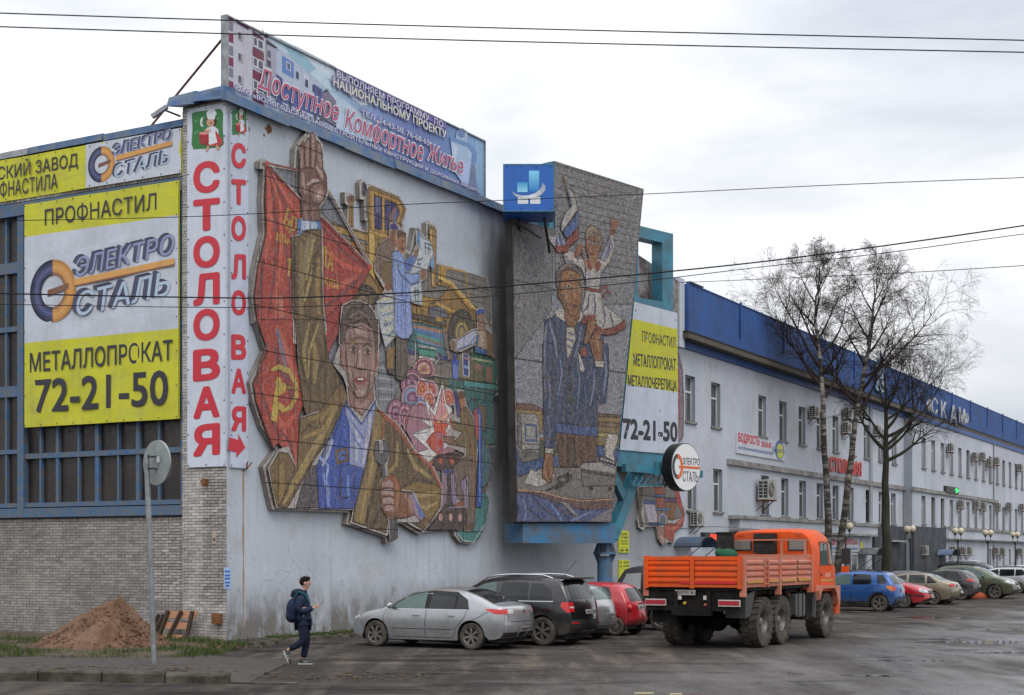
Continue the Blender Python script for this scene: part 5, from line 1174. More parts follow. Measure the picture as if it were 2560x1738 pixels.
def cp(zx,zy,y=Yc-.006):px=1220+zx*.32947;py=380+zy*.32947;return((px-CXP)*Yc/FPX,y,EYE-(py-HOR)*Yc/FPX)
def grad(mb,x0,x1,y0,y1,ca,cb,n=8):
 for i in range(n):
  t=(i+.5)/n;mb.col=tuple(a+(b-a)*t for a,b in zip(lin(ca),lin(cb)));ya,yb=y0+(y1-y0)*i/n,y0+(y1-y0)*(i+1)/n
  mb.poly([cp(x0,yb),cp(x1,yb),cp(x1,ya),cp(x0,ya)])
PR2=vcol_mat('logo_print',.45,.02)
mb=MB(PR2);grad(mb,222,300,230,305,'#2f8fc4','#8fd0e4');mb.build('logo_bar',lc)
mb=MB(PR2);grad(mb,311,388,143,300,'#7fc8e6','#1f78bc');mb.build('logo_bar',lc)
mb=MB(PR2);mb.col=lin('#d0d4d8')
for a,b in((226,304),(320,397)):mb.poly([cp(a,394),cp(b,394),cp(b,342),cp(a,342)])
mb.build('logo_base',lc)
mb=MB(PR2);N=14;mb.col=lin('#b4bcc8')
up=[(183,300),(215,322),(260,332),(310,330),(355,315),(390,290),(408,262),(412,232)];dn=[(183,303),(205,335),(255,352),(310,355),(365,345),(410,322),(435,290),(436,262)]
for i in range(7):
 mb.col=lin(['#a0aab8','#b0b8c4','#c8ced6','#d4d8de','#c0c8d2','#a8b4c4','#8fa4bc'][i])
 q=[cp(*dn[i],y=Yc-.014),cp(*dn[i+1],y=Yc-.014),cp(*up[i+1],y=Yc-.014),cp(*up[i],y=Yc-.014)];mb.poly(q)
mb.build('logo_swoosh',lc)
mb=MB(DARKM)
for i in range(4):
 for j in(0,1):
  a=xc0+.12+(xc1-xc0-.24)*i/3;mb.box(a-.015,a+.015,Yc-.02,Yc-.001,(zc0+.08 if j else zc1-.1),(zc0+.11 if j else zc1-.07))
mb.build('bolts',lc,kind='stuff')
mb=MB(DARKM);mb.beam((xc0+.5,Yc+.9,zc0),(xc0+.6,Yc+1.9,zc0-.9),.08,.08);mb.beam((xc1-.3,Yc+.9,zc0),(xc1-.1,Yc+1.9,zc0-.9),.08,.08);mb.beam((xc0+.2,Yc+.8,zc0-.02),(xc1-.4,Yc+1.2,zc0-.6),.06,.06);mb.build('struts',lc,kind='stuff')
# banners on the brick side
def banner(fr,name,label,cat,P4,thick=.03,off=.06,bands=((0,1,'#a9aeb8'),),gain=1.3,nu=16,nv=6,wave=.028):
 """P4: (x0,z0,x1,z1)"""
 x0,z0,x1,z1=P4
 t=thing(name,label,cat,fr,at=((x0+x1)/2,-off,z0))
 mb=MB(PRINT);mb.smooth=False
 mb.col=lin(bands[0][2],gain);mb.box(x0,x1,-off+.002+wave,-off+.002+wave+thick,z0,z1)
 for a,b,c in bands:
  mb.col=lin(c,gain);za,zb=z0+(z1-z0)*a,z0+(z1-z0)*b
  for i in range(nu):
   for j in range(nv):
    X=[x0+(x1-x0)*(i+k)/nu for k in(0,1)];Z=[za+(zb-za)*(j+k)/nv for k in(0,1)]
    f=lambda x,z:-off+wave*math.sin(x*2.3+z*1.1)*math.sin(z*1.7+.6*x)*(0 if(x in(x0,x1))else 1)
    mb.poly([(X[0],f(X[0],Z[0]),Z[0]),(X[1],f(X[1],Z[0]),Z[0]),(X[1],f(X[1],Z[1]),Z[1]),(X[0],f(X[0],Z[1]),Z[1])])
 mb.build('vinyl_sheet',t)
 mb=MB(DARKM);n=int((x1-x0)/.6)
 for i in range(n+1):
  x=x0+.04+(x1-x0-.08)*i/max(1,n)
  for z in(z0+.05,z1-.05):mb.box(x-.015,x+.015,-off-wave-.008,-off-wave,z-.015,z+.015)
 n=int((z1-z0)/.8)
 for i in range(1,n):
  z=z0+(z1-z0)*i/n
  for x in(x0+.04,x1-.04):mb.box(x-.015,x+.015,-off-wave-.008,-off-wave,z-.015,z+.015)
 mb.build('eyelets',t,kind='stuff')
 return t
YEL='#a8a72b';WHT='#a6abb5'
a0,zt_=FL.P(61,512,.06);a1,zt2=FL.P(446,452,.06);zb1=FL.P(61,1069,.06)[1]
zy1=FL.P(61,593,.06)[1];zy2=FL.P(61,858,.06)[1];H_=zt_-zb1
b1=banner(FL,'wall_banner','big yellow and white banner ПРОФНАСТИЛ with phone number over the tall windows','banner',(a0,zb1,a1,zt_),bands=((0,(zy2-zb1)/H_,YEL),((zy2-zb1)/H_,(zy1-zb1)/H_,WHT),((zy1-zb1)/H_,1,YEL)))
Yb=-.085
ink2=INK
fitted('ПРОФНАСТИЛ',FL,(112,566),(391,526),44,Yb,ink2,b1,.008,.08)
fitted('МЕТАЛЛОПРОКАТ',FL,(75,931),(431,900),48,Yb,ink2,b1,.015,.08)
fitted('72-21-50',FL,(88,1031),(419,1011),80,Yb,ink2,b1,.02,.08)
def elektro(parent,fr,off,y,ring,txt1,txt2,bar):
 """ring: (px,py,rx,rz) ; extruded looking logo print: dark side, lit face"""
 cx,cz=fr.P(ring[0],ring[1],off);rx=abs(fr.P(ring[0]+ring[2],ring[1],off)[0]-cx);rz=abs(fr.P(ring[0],ring[1]-ring[3],off)[1]-cz)
 mb=MB(PRINT)
 cs=['#1c1e30','#2a2d48','#3a3f60','#4a5078','#3a3f60','#23263c']
 for i,c in enumerate(cs):
  k0,k1=1-.5*i/6,1-.5*(i+1)/6;mb.col=lin(c,1.25);arc(mb,cx,cz,rx*k1,rz*k1,rx*k0,rz*k0,y,90,270)
 cs=['#a0713c','#b28045','#b8884c','#ae7c44','#80583c']
 for i,c in enumerate(cs):
  k0,k1=1-.5*i/5,1-.5*(i+1)/5;mb.col=lin(c,1.25);arc(mb,cx,cz,rx*k1,rz*k1,rx*k0,rz*k0,y-.001,-90,90)
 mb.col=lin('#6d4838',1.25);mb.poly([(cx-rx*.22,y-.002,cz-rz*.16),(cx+rx*.7,y-.002,cz+rz*.02),(cx+rx*.7,y-.002,cz+rz*.2),(cx-rx*.22,y-.002,cz+rz*.05)])
 (ax,az),(bx_,bz_)=fr.P(*bar[0],off),fr.P(*bar[1],off);h=bar[2]
 mb.col=lin('#7a5240',1.25);mb.poly([(ax,y-.003,az-h*.4),(bx_,y-.003,bz_-h*.3),(bx_,y-.003,bz_+h),(ax,y-.003,az+h)])
 mb.col=lin('#b98a50',1.25);mb.poly([(ax,y-.004,az-h*.1),(bx_,y-.004,bz_-.0),(bx_,y-.004,bz_+h),(ax,y-.004,az+h)])
 mb.build('logo_ring',parent)
 sh=M('logo_shade',lin('#3a3c55',1.1),.5,var=.15,scale=1.5)
 f1=M('logo_steel',lin('#7a80a0',1.2),.5,var=.08,scale=1.5);f2=M('logo_pale_steel',lin('#93a3b4',1.25),.5,var=.12,scale=1.2)
 for txt,(pa,pb,hp),mf in((txt1[0],txt1[1],f1),(txt2[0],txt2[1],f2)):
  dx=hp*.18
  for q in range(4,0,-1):
   fitted(txt,fr,(pa[0]-dx*q/4,pa[1]-dx*q/9),(pb[0]-dx*q/4,pb[1]-dx*q/9),hp,y-.004+.0005*q,sh,parent,.02,off,'lettering_shadow',.15)
  fitted(txt,fr,pa,pb,hp,y-.006,mf,parent,.01,off,'lettering',.15)
elektro(b1,FL,.08,Yb,(132,728,58,79),('ЭЛЕКТРО',((190,693),(436,634),48)),('СТАЛЬ',((192,792),(426,738),60)),((186,712),(436,660),.15))
a0,q=FL.P(205,470,.2);zb1=FL.P(205,477,.2)[1]
zt2=FL.P(443,316,.2)[1];zb2=FL.P(443,429,.2)[1];xl=-14.0;xm=FL.P(205,400,.2)[0];xr=FL.P(443,400,.2)[0]
b2=banner(FL,'wall_banner','yellow and white strip banner along the brick parapet, reading ЗАВОД ПРОФНАСТИЛА','banner',(xl,zb2,xr,zt2),off=.04,bands=((0,1,YEL),),nu=14)
mb=MB(PRINT);mb.col=lin(WHT,1.3);mb.box(xm,xr,-.062,-.056,zb2,zt2);mb.build('white_field',b2)
mb=MB(PRINT);mb.col=lin(YEL,1.3)
Y2=-.066
fitted('ВОЛОГОДСКИЙ ЗАВОД',FL,(-150,481),(194,422),46,Y2,ink2,b2,.01,.07)
fitted('ПРОФНАСТИЛА',FL,(-52,503),(143,472),40,Y2,ink2,b2,.008,.07)
elektro(b2,FL,.07,Y2,(253,411,34,45),('ЭЛЕКТРО',((284,391),(431,349),28)),('СТАЛЬ',((286,446),(424,408),33)),((290,400),(431,362),.11))
def cook(parent,fr,off,y,px0,px1,py0,py1):
 """round cornered green patch with a woman cook stirring a pot"""
 def q(u,v):return fr.P(px0+(px1-px0)*u,py0+(py1-py0)*v,off)
 mb=MB(PRINT)
 def P_(c,t,dy=0.0):mb.col=lin(c,1.2);mb.poly([(q(a,b)[0],y-dy,q(a,b)[1])for a,b in t])
 def El(c,u,v,ru,rv,dy):P_(c,[(u+ru*math.cos(i*.5236),v-rv*math.sin(i*.5236))for i in range(12)],dy)
 P_('#2f6a3a',[(.03,.12),(.12,.08),(.9,0),(.98,.1),(.97,.5),(1,.85),(.9,.92),(.5,.96),(.08,.98),(.02,.85),(.05,.5)])
 mb.col=lin('#b8bcc0',1.2)
 for a,b,c,d in((.1,.3,.2,.28),(.72,.3,.85,.2),(.1,.6,.22,.52),(.3,.12,.4,.2),(.8,.75,.92,.7)):P_('#5d9064',[(a,b),(c,d),(c+.02,d+.02),(a+.02,b+.02)],.001)
 P_('#b9bdc4',[(.32,.22),(.38,.2),(.34,.35),(.4,.45),(.3,.42),(.28,.3)],.002)
 El('#2a1a18',.63,.30,.17,.15,.003);El('#b98a70',.60,.33,.12,.11,.004);P_('#c4c8ce',[(.5,.22),(.48,.1),(.58,.0),(.72,.02),(.8,.12),(.74,.2),(.74,.26),(.55,.26)],.005)
 P_('#b9bdc8',[(.5,.46),(.7,.42),(.84,.5),(.86,.62),(.6,.6),(.45,.54)],.006);P_('#a82a34',[(.55,.6),(.8,.56),(.98,.8),(.9,.9),(.5,.9),(.46,.84)],.007);P_('#c4c6cc',[(.56,.58),(.74,.56),(.82,.82),(.6,.88),(.5,.82)],.008)
 P_('#8d1f28',[(.25,.62),(.55,.58),(.56,.82),(.5,.88),(.3,.86)],.009);El('#c87878',.40,.6,.15,.035,.010);P_('#b98a70',[(.42,.5),(.6,.5),(.62,.56),(.44,.56)],.011)
 P_('#b98a70',[(.52,.9),(.57,.9),(.52,1.02),(.46,1.04)],.009);P_('#b98a70',[(.78,.88),(.83,.88),(.88,.98),(.8,1)],.009);P_('#4a3a36',[(.58,.33),(.68,.34),(.66,.36),(.58,.35)],.012)
 mb.build('printed_cook',parent)
x0=FL.P(468,700,.05)[0];x1=FL.P(564,700,.05)[0]
b3=banner(FL,'vertical_banner','wide white vertical canteen banner СТОЛОВАЯ in red letters on the brick pier','banner',(x0,4.50,x1,13.62),off=.05,bands=((0,1,'#adb2bd'),),nu=4,nv=12,wave=.006)
cook(b3,FL,.06,-.060,477,559,272,375)
for ch,cy in zip('СТОЛОВАЯ',(443,537,630,723,812,912,1006,1100)):
 fitted(ch,FL,(487,cy+38),(545,cy+33),71,-.062,REDI,b3,.045,.06)
x0=FR.P(576,700,.05)[0];x1=FR.P(621,700,.05)[0]
b4=banner(FR,'vertical_banner','narrow white vertical canteen banner with red arrow at the corner of the grey wall','banner',(x0,4.48,x1,13.45),off=.05,bands=((0,1,'#a3a9b8'),),nu=4,nv=12,wave=.006)
cook(b4,FR,.06,-.060,579,617,270,338)
for ch,cy in zip('СТОЛОВАЯ',(389,480,571,667,757,868,953,1047)):
 fitted(ch,FR,(581,cy+28),(613,cy+29),57,-.062,REDI,b4,.045,.06)
mb=MB(REDI);ox,oy,sc=0,840,1/1.758
mb.poly([(FR.P(ox+a*sc,oy+b*sc,.06)[0],-.063,FR.P(ox+a*sc,oy+b*sc,.06)[1])for a,b in((1008,445),(1048,458),(1048,430),(1078,490),(1038,535),(1040,512),(1003,502))]);mb.build('arrow',b4)
cc=thing('security_camera','grey boxed security camera under the roof corner','security camera',FL,at=(-1.7,-.2,13.5))
mb=MB(GALV);mb.beam((-2.05,-.45,13.45),(-1.68,-.3,13.70),.11,.10);mb.build('housing',cc)
mb=MB(DARKM);mb.beam((-1.72,-.32,13.6),(-1.5,.0,13.5),.04,.04);mb.build('bracket',cc)
x,z=FL.P(512,1207,.1);mb=MB(RUST);mb.beam((x,-.02,z),(x,-.18,z+.02),.09,.18);mb.beam((x-.1,-.14,z+.04),(x+.02,-.14,z+.0),.03,.05)
solo(mb,'rusty_bracket','rusty iron bracket stub on the bricks under the canteen banner','bracket',FL,(x,0,z))
x,z=FL.P(541,1548,.1);mb=MB(RUST);mb.box(x-.13,x+.11,-.14,.0,z-.12,z+.14);mb.beam((x-.12,-.15,z+.1),(x+.1,-.15,z-.1),.02,.02)
solo(mb,'junction_box','small rusty metal box low on the brick pier','junction box',FL,(x,0,z))
x,z=FL.P(533,1343,.05);mb=MB(PAINTC);mb.col=lin('#a59a86');mb.box(x-.06,x+.06,-.012,-.0,z-.17,z+.17);mb.col=lin('#5c5148');mb.box(x-.04,x+.04,-.014,-.012,z-.1,z-.02);solo(mb,'paper_notice','yellowed paper notice on the brick pier','notice',FL,(x,0,z))
x,z=FR.P(571.5,1447,.05);mb=MB(PAINTC);mb.col=lin('#9fb6d8');mb.box(x-.12,x+.14,-.012,-.0,z-.26,z+.28);mb.col=lin('#2f62b0')
nt=thing('paper_notice','small blue printed notice on the corner of the grey wall','notice',FR,at=(x,0,z));mb.build('sheet',nt)
for dz_,w in((.18,.1),(.08,.1),(0,.11),(-.1,.1),(-.18,.08)):m2=MB(PAINTC);m2.col=lin('#2f62b0');m2.box(x-w,x+w,-.014,-.0125,z+dz_-.02,z+dz_+.025);m2.build('text_line',nt)
bbx0,bbz1=FR.P(566,27,-.25);bbx1=FR.P(1210,400,-.25)[0];bbz1=15.93;bbz0=13.75
bb=thing('roof_billboard','long housing billboard with pink script lettering standing on the hall roof edge','billboard',FR,at=((bbx0+bbx1)/2,.25,13.8))
BP=vcol_mat('billboard_print',.5,.06,8)
mb=MB(BP)
def bq(px,py,d=0.0):x,z=FR.P(px,py,-.25);return(x,.25-d,z)
ZB={'b':(540,0,740/2246)}
def bp(zx,zy,d=0.0):return bq(540+zx*.32947,zy*.32947,d)
mb.col=lin('#5a6a9a',1.1);mb.box(bbx0,bbx1,.26,.34,bbz0-.2,bbz1)
n=24
for i in range(n):
 for j in range(5):
  u=(i+.5)/n;v=(j+.5)/5
  base=[lin(c,1.2)for c in('#9aa3b4','#98aab6','#8fa9ba','#7388b0','#5c6a9c','#5f78a4','#7d9cb4')]
  f=u*6;k=min(5,int(f));c=[base[k][q]+(base[k+1][q]-base[k][q])*(f-k)for q in range(3)]
  dk=[lin('#4a5690',1.2)[q]for q in range(3)];w=max(0,.5-v)*(1 if .45<u<.85 else .3);c=[c[q]*(1-w)+dk[q]*w for q in range(3)]
  mb.col=tuple(c);xa,xb=bbx0+(bbx1-bbx0)*i/n,bbx0+(bbx1-bbx0)*(i+1)/n;za,zb_=bbz0-.2+(bbz1-bbz0+.2)*j/5,bbz0-.2+(bbz1-bbz0+.2)*(j+1)/5
  mb.poly([(xa,.25,za),(xb,.25,za),(xb,.25,zb_),(xa,.25,zb_)])
mb.build('panel',bb)
mb=MB(BP);dd=[0.003]
def bpoly(c,t):
 dd[0]+=.0006;mb.col=lin(c,1.2);mb.poly([bp(float(q.split(',')[0]),float(q.split(',')[1]),dd[0])for q in t.split()])
bpoly('#a5b8c4','370,240 640,370 820,560 900,700 820,660 560,420 400,330');bpoly('#7fa4b4','480,290 590,350 760,520 700,560 560,420')
bpoly('#b0bcc8','590,340 900,500 1180,800 1100,800 760,520');bpoly('#9fb0c0','850,680 1000,780 1180,930 1180,1080 1000,1000 900,900')
bpoly('#a7a6b0','92,125 135,150 240,230 280,200 380,290 385,520 280,720 92,660');bpoly('#6e2a48','95,125 130,135 130,160 92,145');bpoly('#5a3560','150,140 260,200 240,230 160,180');bpoly('#4a2a44','275,230 360,290 358,320 275,270 ');bpoly('#4a2438','340,210 395,290 370,290 ')
for y in(250,430,610):bpoly('#6a2540','95,%d 130,%d 130,%d 95,%d'%(y,y+14,y+80,y+66))
for y in(170,355,520):bpoly('#6a6a78','97,%d 128,%d 128,%d 97,%d'%(y-10,y,y+70,y+58))
for y in(240,400,570):bpoly('#8a8890','165,%d 203,%d 203,%d 165,%d'%(y,y+15,y+80,y+60));bpoly('#3f4050','170,%d 185,%d 185,%d 170,%d'%(y+5,y+12,y+60,y+52))
for y in(355,525,690):bpoly('#62233c','276,%d 360,%d 360,%d 276,%d'%(y,y+48,y+118,y+66))
for y in(285,440,610):bpoly('#b4b4bc','278,%d 358,%d 358,%d 278,%d'%(y-10,y+28,y+108,y+66));bpoly('#4a4c5c','284,%d 306,%d 306,%d 284,%d'%(y,y+10,y+66,y+55));bpoly('#4a4c5c','318,%d 350,%d 350,%d 318,%d'%(y+20,y+35,y+90,y+74))
bpoly('#8f90a0','380,320 450,370 500,390 500,680 460,740 380,700');bpoly('#332c3c','378,300 465,365 445,372 378,335');bpoly('#3c3040','382,450 412,470 412,520 382,500');bpoly('#4c5060','385,380 410,392 410,445 385,430')
bpoly('#9aa3b4','450,400 490,375 590,460 800,650 800,920 620,860 450,760');bpoly('#5470a4','495,420 585,480 585,600 495,550');bpoly('#b4b8c4','528,465 562,485 562,545 528,525');bpoly('#4a5066','534,475 556,488 556,538 534,522');bpoly('#3f4570','450,560 500,600 500,800 455,780');bpoly('#48528a','505,780 800,900 800,680 740,640 740,760 505,640')
bpoly('#b0b0c4','660,560 700,580 700,650 660,620');
for x,y in((600,540),(725,640),(765,670),(545,770),(620,800),(735,850),(780,870),(670,600)):bpoly('#3a3f58','%d,%d %d,%d %d,%d %d,%d'%(x,y,x+22,y+12,x+22,y+68,x,y+54))
bpoly('#6a6478','800,700 835,680 905,770 905,960 800,900');bpoly('#2f2a40','798,705 832,676 850,700 830,700');bpoly('#a4b4c8','905,860 1060,900 1180,1000 1180,1080 1000,1020 905,970')
bpoly('#6a5a9a','900,530 1050,600 1480,810 1740,935 1740,980 1300,760 1000,600');bpoly('#9aa8c4','1770,1050 1940,1110 1970,1180 1960,1300 1900,1480 1990,1500 1990,1578 1800,1300');bpoly('#8fa4b8','1820,1000 1860,970 1900,1000 1900,1180 1940,1240 1880,1240 1780,1250');bpoly('#5c7ca4','1770,1035 1920,1090 1975,1160 1965,1240 1930,1270 1945,1180 1900,1120 1770,1070');bpoly('#5f6f98','1825,1000 1850,975 1880,985 1880,1040 1850,1050 1825,1030');bpoly('#a8b4c4','1790,1100 1830,1120 1800,1250 1830,1300 1780,1230')
mb.build('printed_scene',bb)
PK_=M('pink_ink',(.40,.055,.13),.5,var=.05);HALO=M('halo_white',(.56,.56,.62),.5);CREAM=M('cream_ink',(.56,.56,.46),.5);VIO=M('violet_ink',(.12,.09,.30),.5)
def blet(txt,x0,x1,z0,h,mat,bold=.02,halo=None,shear=0.0,d=.062,hb=.05):
 if halo:letters(txt,x0-.02,x1+.02,z0-.03,z0+h+.03,.25-d+.006,halo,bb,'lettering_halo',bold+hb,shear)
 letters(txt,x0,x1,z0,z0+h,.25-d,mat,bb,'lettering',bold,shear)
def bx_(zx,zy):p=bp(zx,zy);return p[0],p[2]
(xa,za),(xb,zb_)=bx_(905,575),bx_(1605,900);blet('ВЫПОЛНЯЕМ ПРОГРАММУ',xa,xb,za-.05,.19,HALO,.015,VIO,hb=.02)
(xa,za2),(xb,_)=bx_(1645,935),bx_(1710,950);blet('ПО',xa,xb,za-.05,.19,HALO,.015,VIO,hb=.02)
(xa,za),(xb,_)=bx_(878,660),bx_(1735,1040);blet('НАЦИОНАЛЬНОМУ ПРОЕКТУ',xa,xb,za-.02,.29,CREAM,.03,VIO,hb=.03)
(xa,za),(xb,_)=bx_(1090,845),bx_(1605,1055);blet('ТЕЛ. 24-43-50, 76-68-65',xa,xb,za-.14,.2,HALO,.0,VIO,hb=.03)
(xa,za),(xb,_)=bx_(300,640),bx_(920,890);blet('Доступное',xa,xb,za-.22,.70,PK_,.004,HALO,.28,hb=.03)
(xa,za),(xb,_)=bx_(965,930),bx_(1560,1180);blet('Комфортное',xa,xb,za-.30,.72,PK_,.004,HALO,.28,hb=.03)
(xa,za),(xb,_)=bx_(1595,1200),bx_(1865,1320);blet('Жилье',xa,xb,za-.04,.52,PK_,.004,HALO,.28,hb=.03)
(xa,za),(xb,_)=bx_(135,700),bx_(1995,1480)
blet('ОАО «ВОЛОГОДСКИЙ ЗАВОД СТРОИТЕЛЬНЫХ КОНСТРУКЦИЙ И ДОРОЖНЫХ МАШИН»',xa,xb,14.12,.17,HALO,.015,VIO,hb=.03)
mb=MB(GALV);mb.box(bbx0-.04,bbx0,.2,.4,bbz0-.1,bbz1+.04);mb.box(bbx1,bbx1+.04,.2,.4,bbz0-.3,bbz1+.04);mb.box(bbx0,bbx1,.2,.4,bbz1,bbz1+.04);mb.build('frame',bb)
mb=MB(DARKM);x=bbx0+1.2
while x<bbx1:mb.beam((x,.4,13.7),(x,.4,bbz1),.08,.08);mb.beam((x,.42,14.8),(x,1.1,13.75),.05,.05);x+=2.3
mb.build('back_posts',bb,kind='stuff')
mb=MB(M('brown_rod',(.11,.035,.03),.6));p0=FR.w(bbx0,.3,15.45);q=FL.P(371,306,-2.5);p1=FL.w(q[0],2.5,q[1]-.2)
mb.tube([p0,p1],.035,6);solo(mb,'guy_rod','dark red steel rod bracing the left end of the rooftop billboard','rod')
mb=MB(M('peeling_white_wall',(.50,.50,.50),.9,var=.1,dirt=1.0,dirtcol=(.09,.05,.04),dscale=1.6));mb.prism([(24.3,12.0),(28.7,12.0),(28.7,13.75),(24.3,14.15)],-.30,.3);mb.build('peeling_parapet',hall)
# red relief mosaic low on the wall behind the post
m2=thing('wall_mosaic','smaller red mosaic of factory chimneys, star and ribbon on the wall behind the blue post','mosaic',FR,at=(24,0,3))
zoA='7'
T2=Mosaic(FR,(0,0,0),.12,1.25,MOS)
O1=T2.pts('7','1015,970 1070,965 1230,960 1300,1000 1320,1090 1342,1110 1335,1180 1325,1240 1270,1285 1262,1360 1228,1345 1190,1372 1160,1330 1145,1240 1065,1245 1060,1270 1025,1250 1018,1200 1030,1120')
mb=MB(M('mosaic_concrete_edge',(.25,.235,.22),.9));mb.prism(O1,-.115,0);mb.build('relief_slab',m2)
O2=T2.pts('7','1255,20 1300,60 1328,180 1335,400 1332,620 1325,650 1285,680 1270,500 1265,200')
T2.part('white_rim');T2.n=1;T2.cur.col=lin(WH,1.3);T2.cur.poly([(a,-.12,b)for a,b in O1])
mb=MB(M('mosaic_concrete_edge',(.25,.235,.22),.9));mb.prism(O2,-.115,0);mb.build('relief_slab',m2)
T2.part('factory');T2.n=3
T2.P('7','#6b6a66','1075,975 1235,970 1300,1010 1315,1100 1330,1120 1325,1180 1250,1200 1180,1180 1120,1230 1070,1235 1060,1130').P('7','#4c4a40','1025,980 1070,975 1060,1060 1040,1150 1060,1240 1035,1245 1025,1190').P('7','#a8a0ac','1060,1075 1130,1075 1140,1130 1170,1225 1095,1225 1070,1130').P('7','#4a5a88','1055,1065 1140,1068 1140,1090 1060,1088').P('7','#8c4a3c','1130,975 1200,975 1205,1090 1180,1160 1150,1110').P('7','#7a5030','1205,1060 1280,1055 1270,1190 1220,1190').P('7','#4a3a5c','1200,1050 1285,1048 1283,1075 1203,1078').P('7','#49688c','1130,1025 1200,1025 1200,1045 1130,1045').P('7','#49688c','1150,1115 1235,1118 1235,1135 1150,1132').P('7','#9a3c34','1260,980 1290,975 1320,1090 1322,1150 1290,1100')
T2.P('7','#8a6a58','1150,1180 1180,1150 1220,1160 1225,1215 1210,1300 1200,1360 1165,1330 1150,1250').rings('7',1188,1200,30,50,['#a89aa0','#4a5a78','#3f7478','#7a5038']).P('7','#364a78','1095,1215 1175,1215 1170,1235 1095,1235')
T2.P('7','#9c4436','1200,1230 1240,1220 1270,1225 1310,1190 1330,1130 1338,1160 1325,1235 1268,1282 1258,1352 1225,1330 1200,1310').L('7','#c06a58',.16,'1220,1260 1280,1250 1325,1180').L('7','#6b2a28',.08,'1240,1230 1250,1290 1255,1340').P('7','#a8887c','1160,1310 1175,1290 1200,1320 1225,1320 1190,1365')
T2.L('7','#c0a898',.05,'1060,975 1050,1080 1065,1170',False)
T2.part('tall_panel').P('7','#7a6a78','1262,40 1300,70 1325,190 1328,400 1325,630 1290,665 1275,480 1270,200').L('7','#8c4038',.16,'1275,60 1300,200 1300,420 1305,600').L('7','#3c5a80',.1,'1290,80 1318,200 1320,400').L('7','#9a8458',.1,'1285,460 1300,560 1310,620')
T2.done(m2)
# signs on the wall
def plate(fr,name,label,P4,col,lines,off=.05,parent_cat='sign'):
 x0,z1=fr.P(P4[0],P4[1],off);x1,z0=fr.P(P4[2],P4[3],off)
 t=thing(name,label,parent_cat,fr,at=((x0+x1)/2,-off,z0));mb=MB(PAINTC);mb.col=lin(col,1.2);mb.box(x0,x1,-off,-.005,z0,z1);mb.build('plate',t)
 for txt,u0,u1,v0,v1,mat in lines:
  letters(txt,x0+(x1-x0)*u0,x0+(x1-x0)*u1,z0+(z1-z0)*v0,z0+(z1-z0)*v1,-off-.003,mat,t,bold=.015)
 return t,(x0,z0,x1,z1)
s1,r1=plate(FR,'warning_sign','yellow sign МАШИНЫ НЕ СТАВИТЬ with arrows beside the blue post',(1548,1327,1573,1382),'#b5b82a',(('МАШИНЫ',.2,.8,.80,.91,INK),('НЕ СТАВИТЬ',.15,.87,.64,.76,INK),('ЗАЕЗД ГРУЗОВОГО',.15,.87,.48,.56,INK),('ТРАНСПОРТА В ЦЕХ',.15,.87,.36,.44,INK),('2 м',.2,.45,.18,.25,INK),('2 м',.58,.8,.18,.25,INK)))
x0,z0,x1,z1=r1;w=x1-x0;h=z1-z0
for a,b in((.08,.45),(.92,.58)):
 mb=MB(INK);A,Bx=x0+w*a,x0+w*b;zc=z0+h*.11;d=.1*w*(1 if Bx>A else-1)
 mb.poly([(A,-.054,zc),(A+d*1.3,-.054,zc+.07),(A+d*1.3,-.054,zc-.07)]);mb.poly([(A+d,-.054,zc+.025),(Bx,-.054,zc+.025),(Bx,-.054,zc-.025),(A+d,-.054,zc-.025)]);mb.build('arrow',s1)
plate(FR,'warning_sign','lower yellow sign ВЫПИСКА ДОКУМЕНТЫ partly hidden behind the black jeep',(1548,1400,1574,1450),'#b5b82a',(('200',.05,.25,.82,.92,INK),('ВЫПИСКА',.45,.92,.82,.92,INK),('каб',.05,.25,.64,.74,INK),('ДОКУМЕНТЫ',.4,.95,.64,.74,INK),('УВЕЗЕНИЕ',.48,.92,.44,.53,INK)))
bs,r=plate(FR,'clinic_banner','white wall banner БОДРОСТЬ with phone number above the mid ledge',(1842,1082,1962,1153),'#b2b5bc',(),off=.06)
def banner_lines(t,r,y):
 x0,z0,x1,z1=r;z1=z0+1.12;W_=x1-x0
 letters('БОДРОСТЬ',x0+.03*W_,x0+.45*W_,z0+.48,z0+.95,y,REDI,t,bold=.05);letters('28-50-05',x0+.49*W_,x0+.70*W_,z0+.52,z0+.77,y,REDI,t,bold=.04)
 letters('МНОГОПРОФИЛЬНЫЙ МЕДИЦИНСКИЙ ЦЕНТР',x0+.03*W_,x0+.75*W_,z0+.18,z0+.36,y,BLUI,t,bold=.03)
 mb=MB(BLUI);disc(mb,x0+.88*W_,z0+.5,.10*W_,.48,y);mb.build('emblem',t);mb=MB(M('yellow_ink',(.5,.5,.04),.5));disc(mb,x0+.89*W_,z0+.46,.075*W_,.38,y-.004);mb.build('emblem',t)
 letters('Бодрость',x0+.73*W_,x0+.99*W_,z0+.32,z0+.62,y-.008,BLUI,t,bold=.0,shear=.3)
x0,z0,x1,z1=r
banner_lines(bs,r,-.065)
x0,z0=FR.P(2073,1176,.1);x1=FR.P(2137,1180,.1)[0]
t=thing('wall_letters','red letters СТОЛОВАЯ mounted on the upper wall behind the birches','letters',FR,at=(x0,-.1,6.8))
letters('СТОЛОВАЯ',x0,x1+1.2,6.85,7.65,-.1,M('faded_red',(.45,.07,.06),.6),t,'letter',bold=.03,ext=.06)
t=thing('shop_sign','long white shop sign band УЗИ КЛИНИКА БОДРОСТЬ over the shop windows','shop sign',FR,at=(50,-.06,2.5))
x0,z1=FR.P(2030,1338,.06);x1=FR.P(2160,1340,.06)[0];z0=2.42;z1=3.22
mb=MB(PAINTC);mb.col=lin('#b0b3ba',1.2);mb.box(x0,x1,-.08,-.004,z0,z1);mb.build('plate',t)
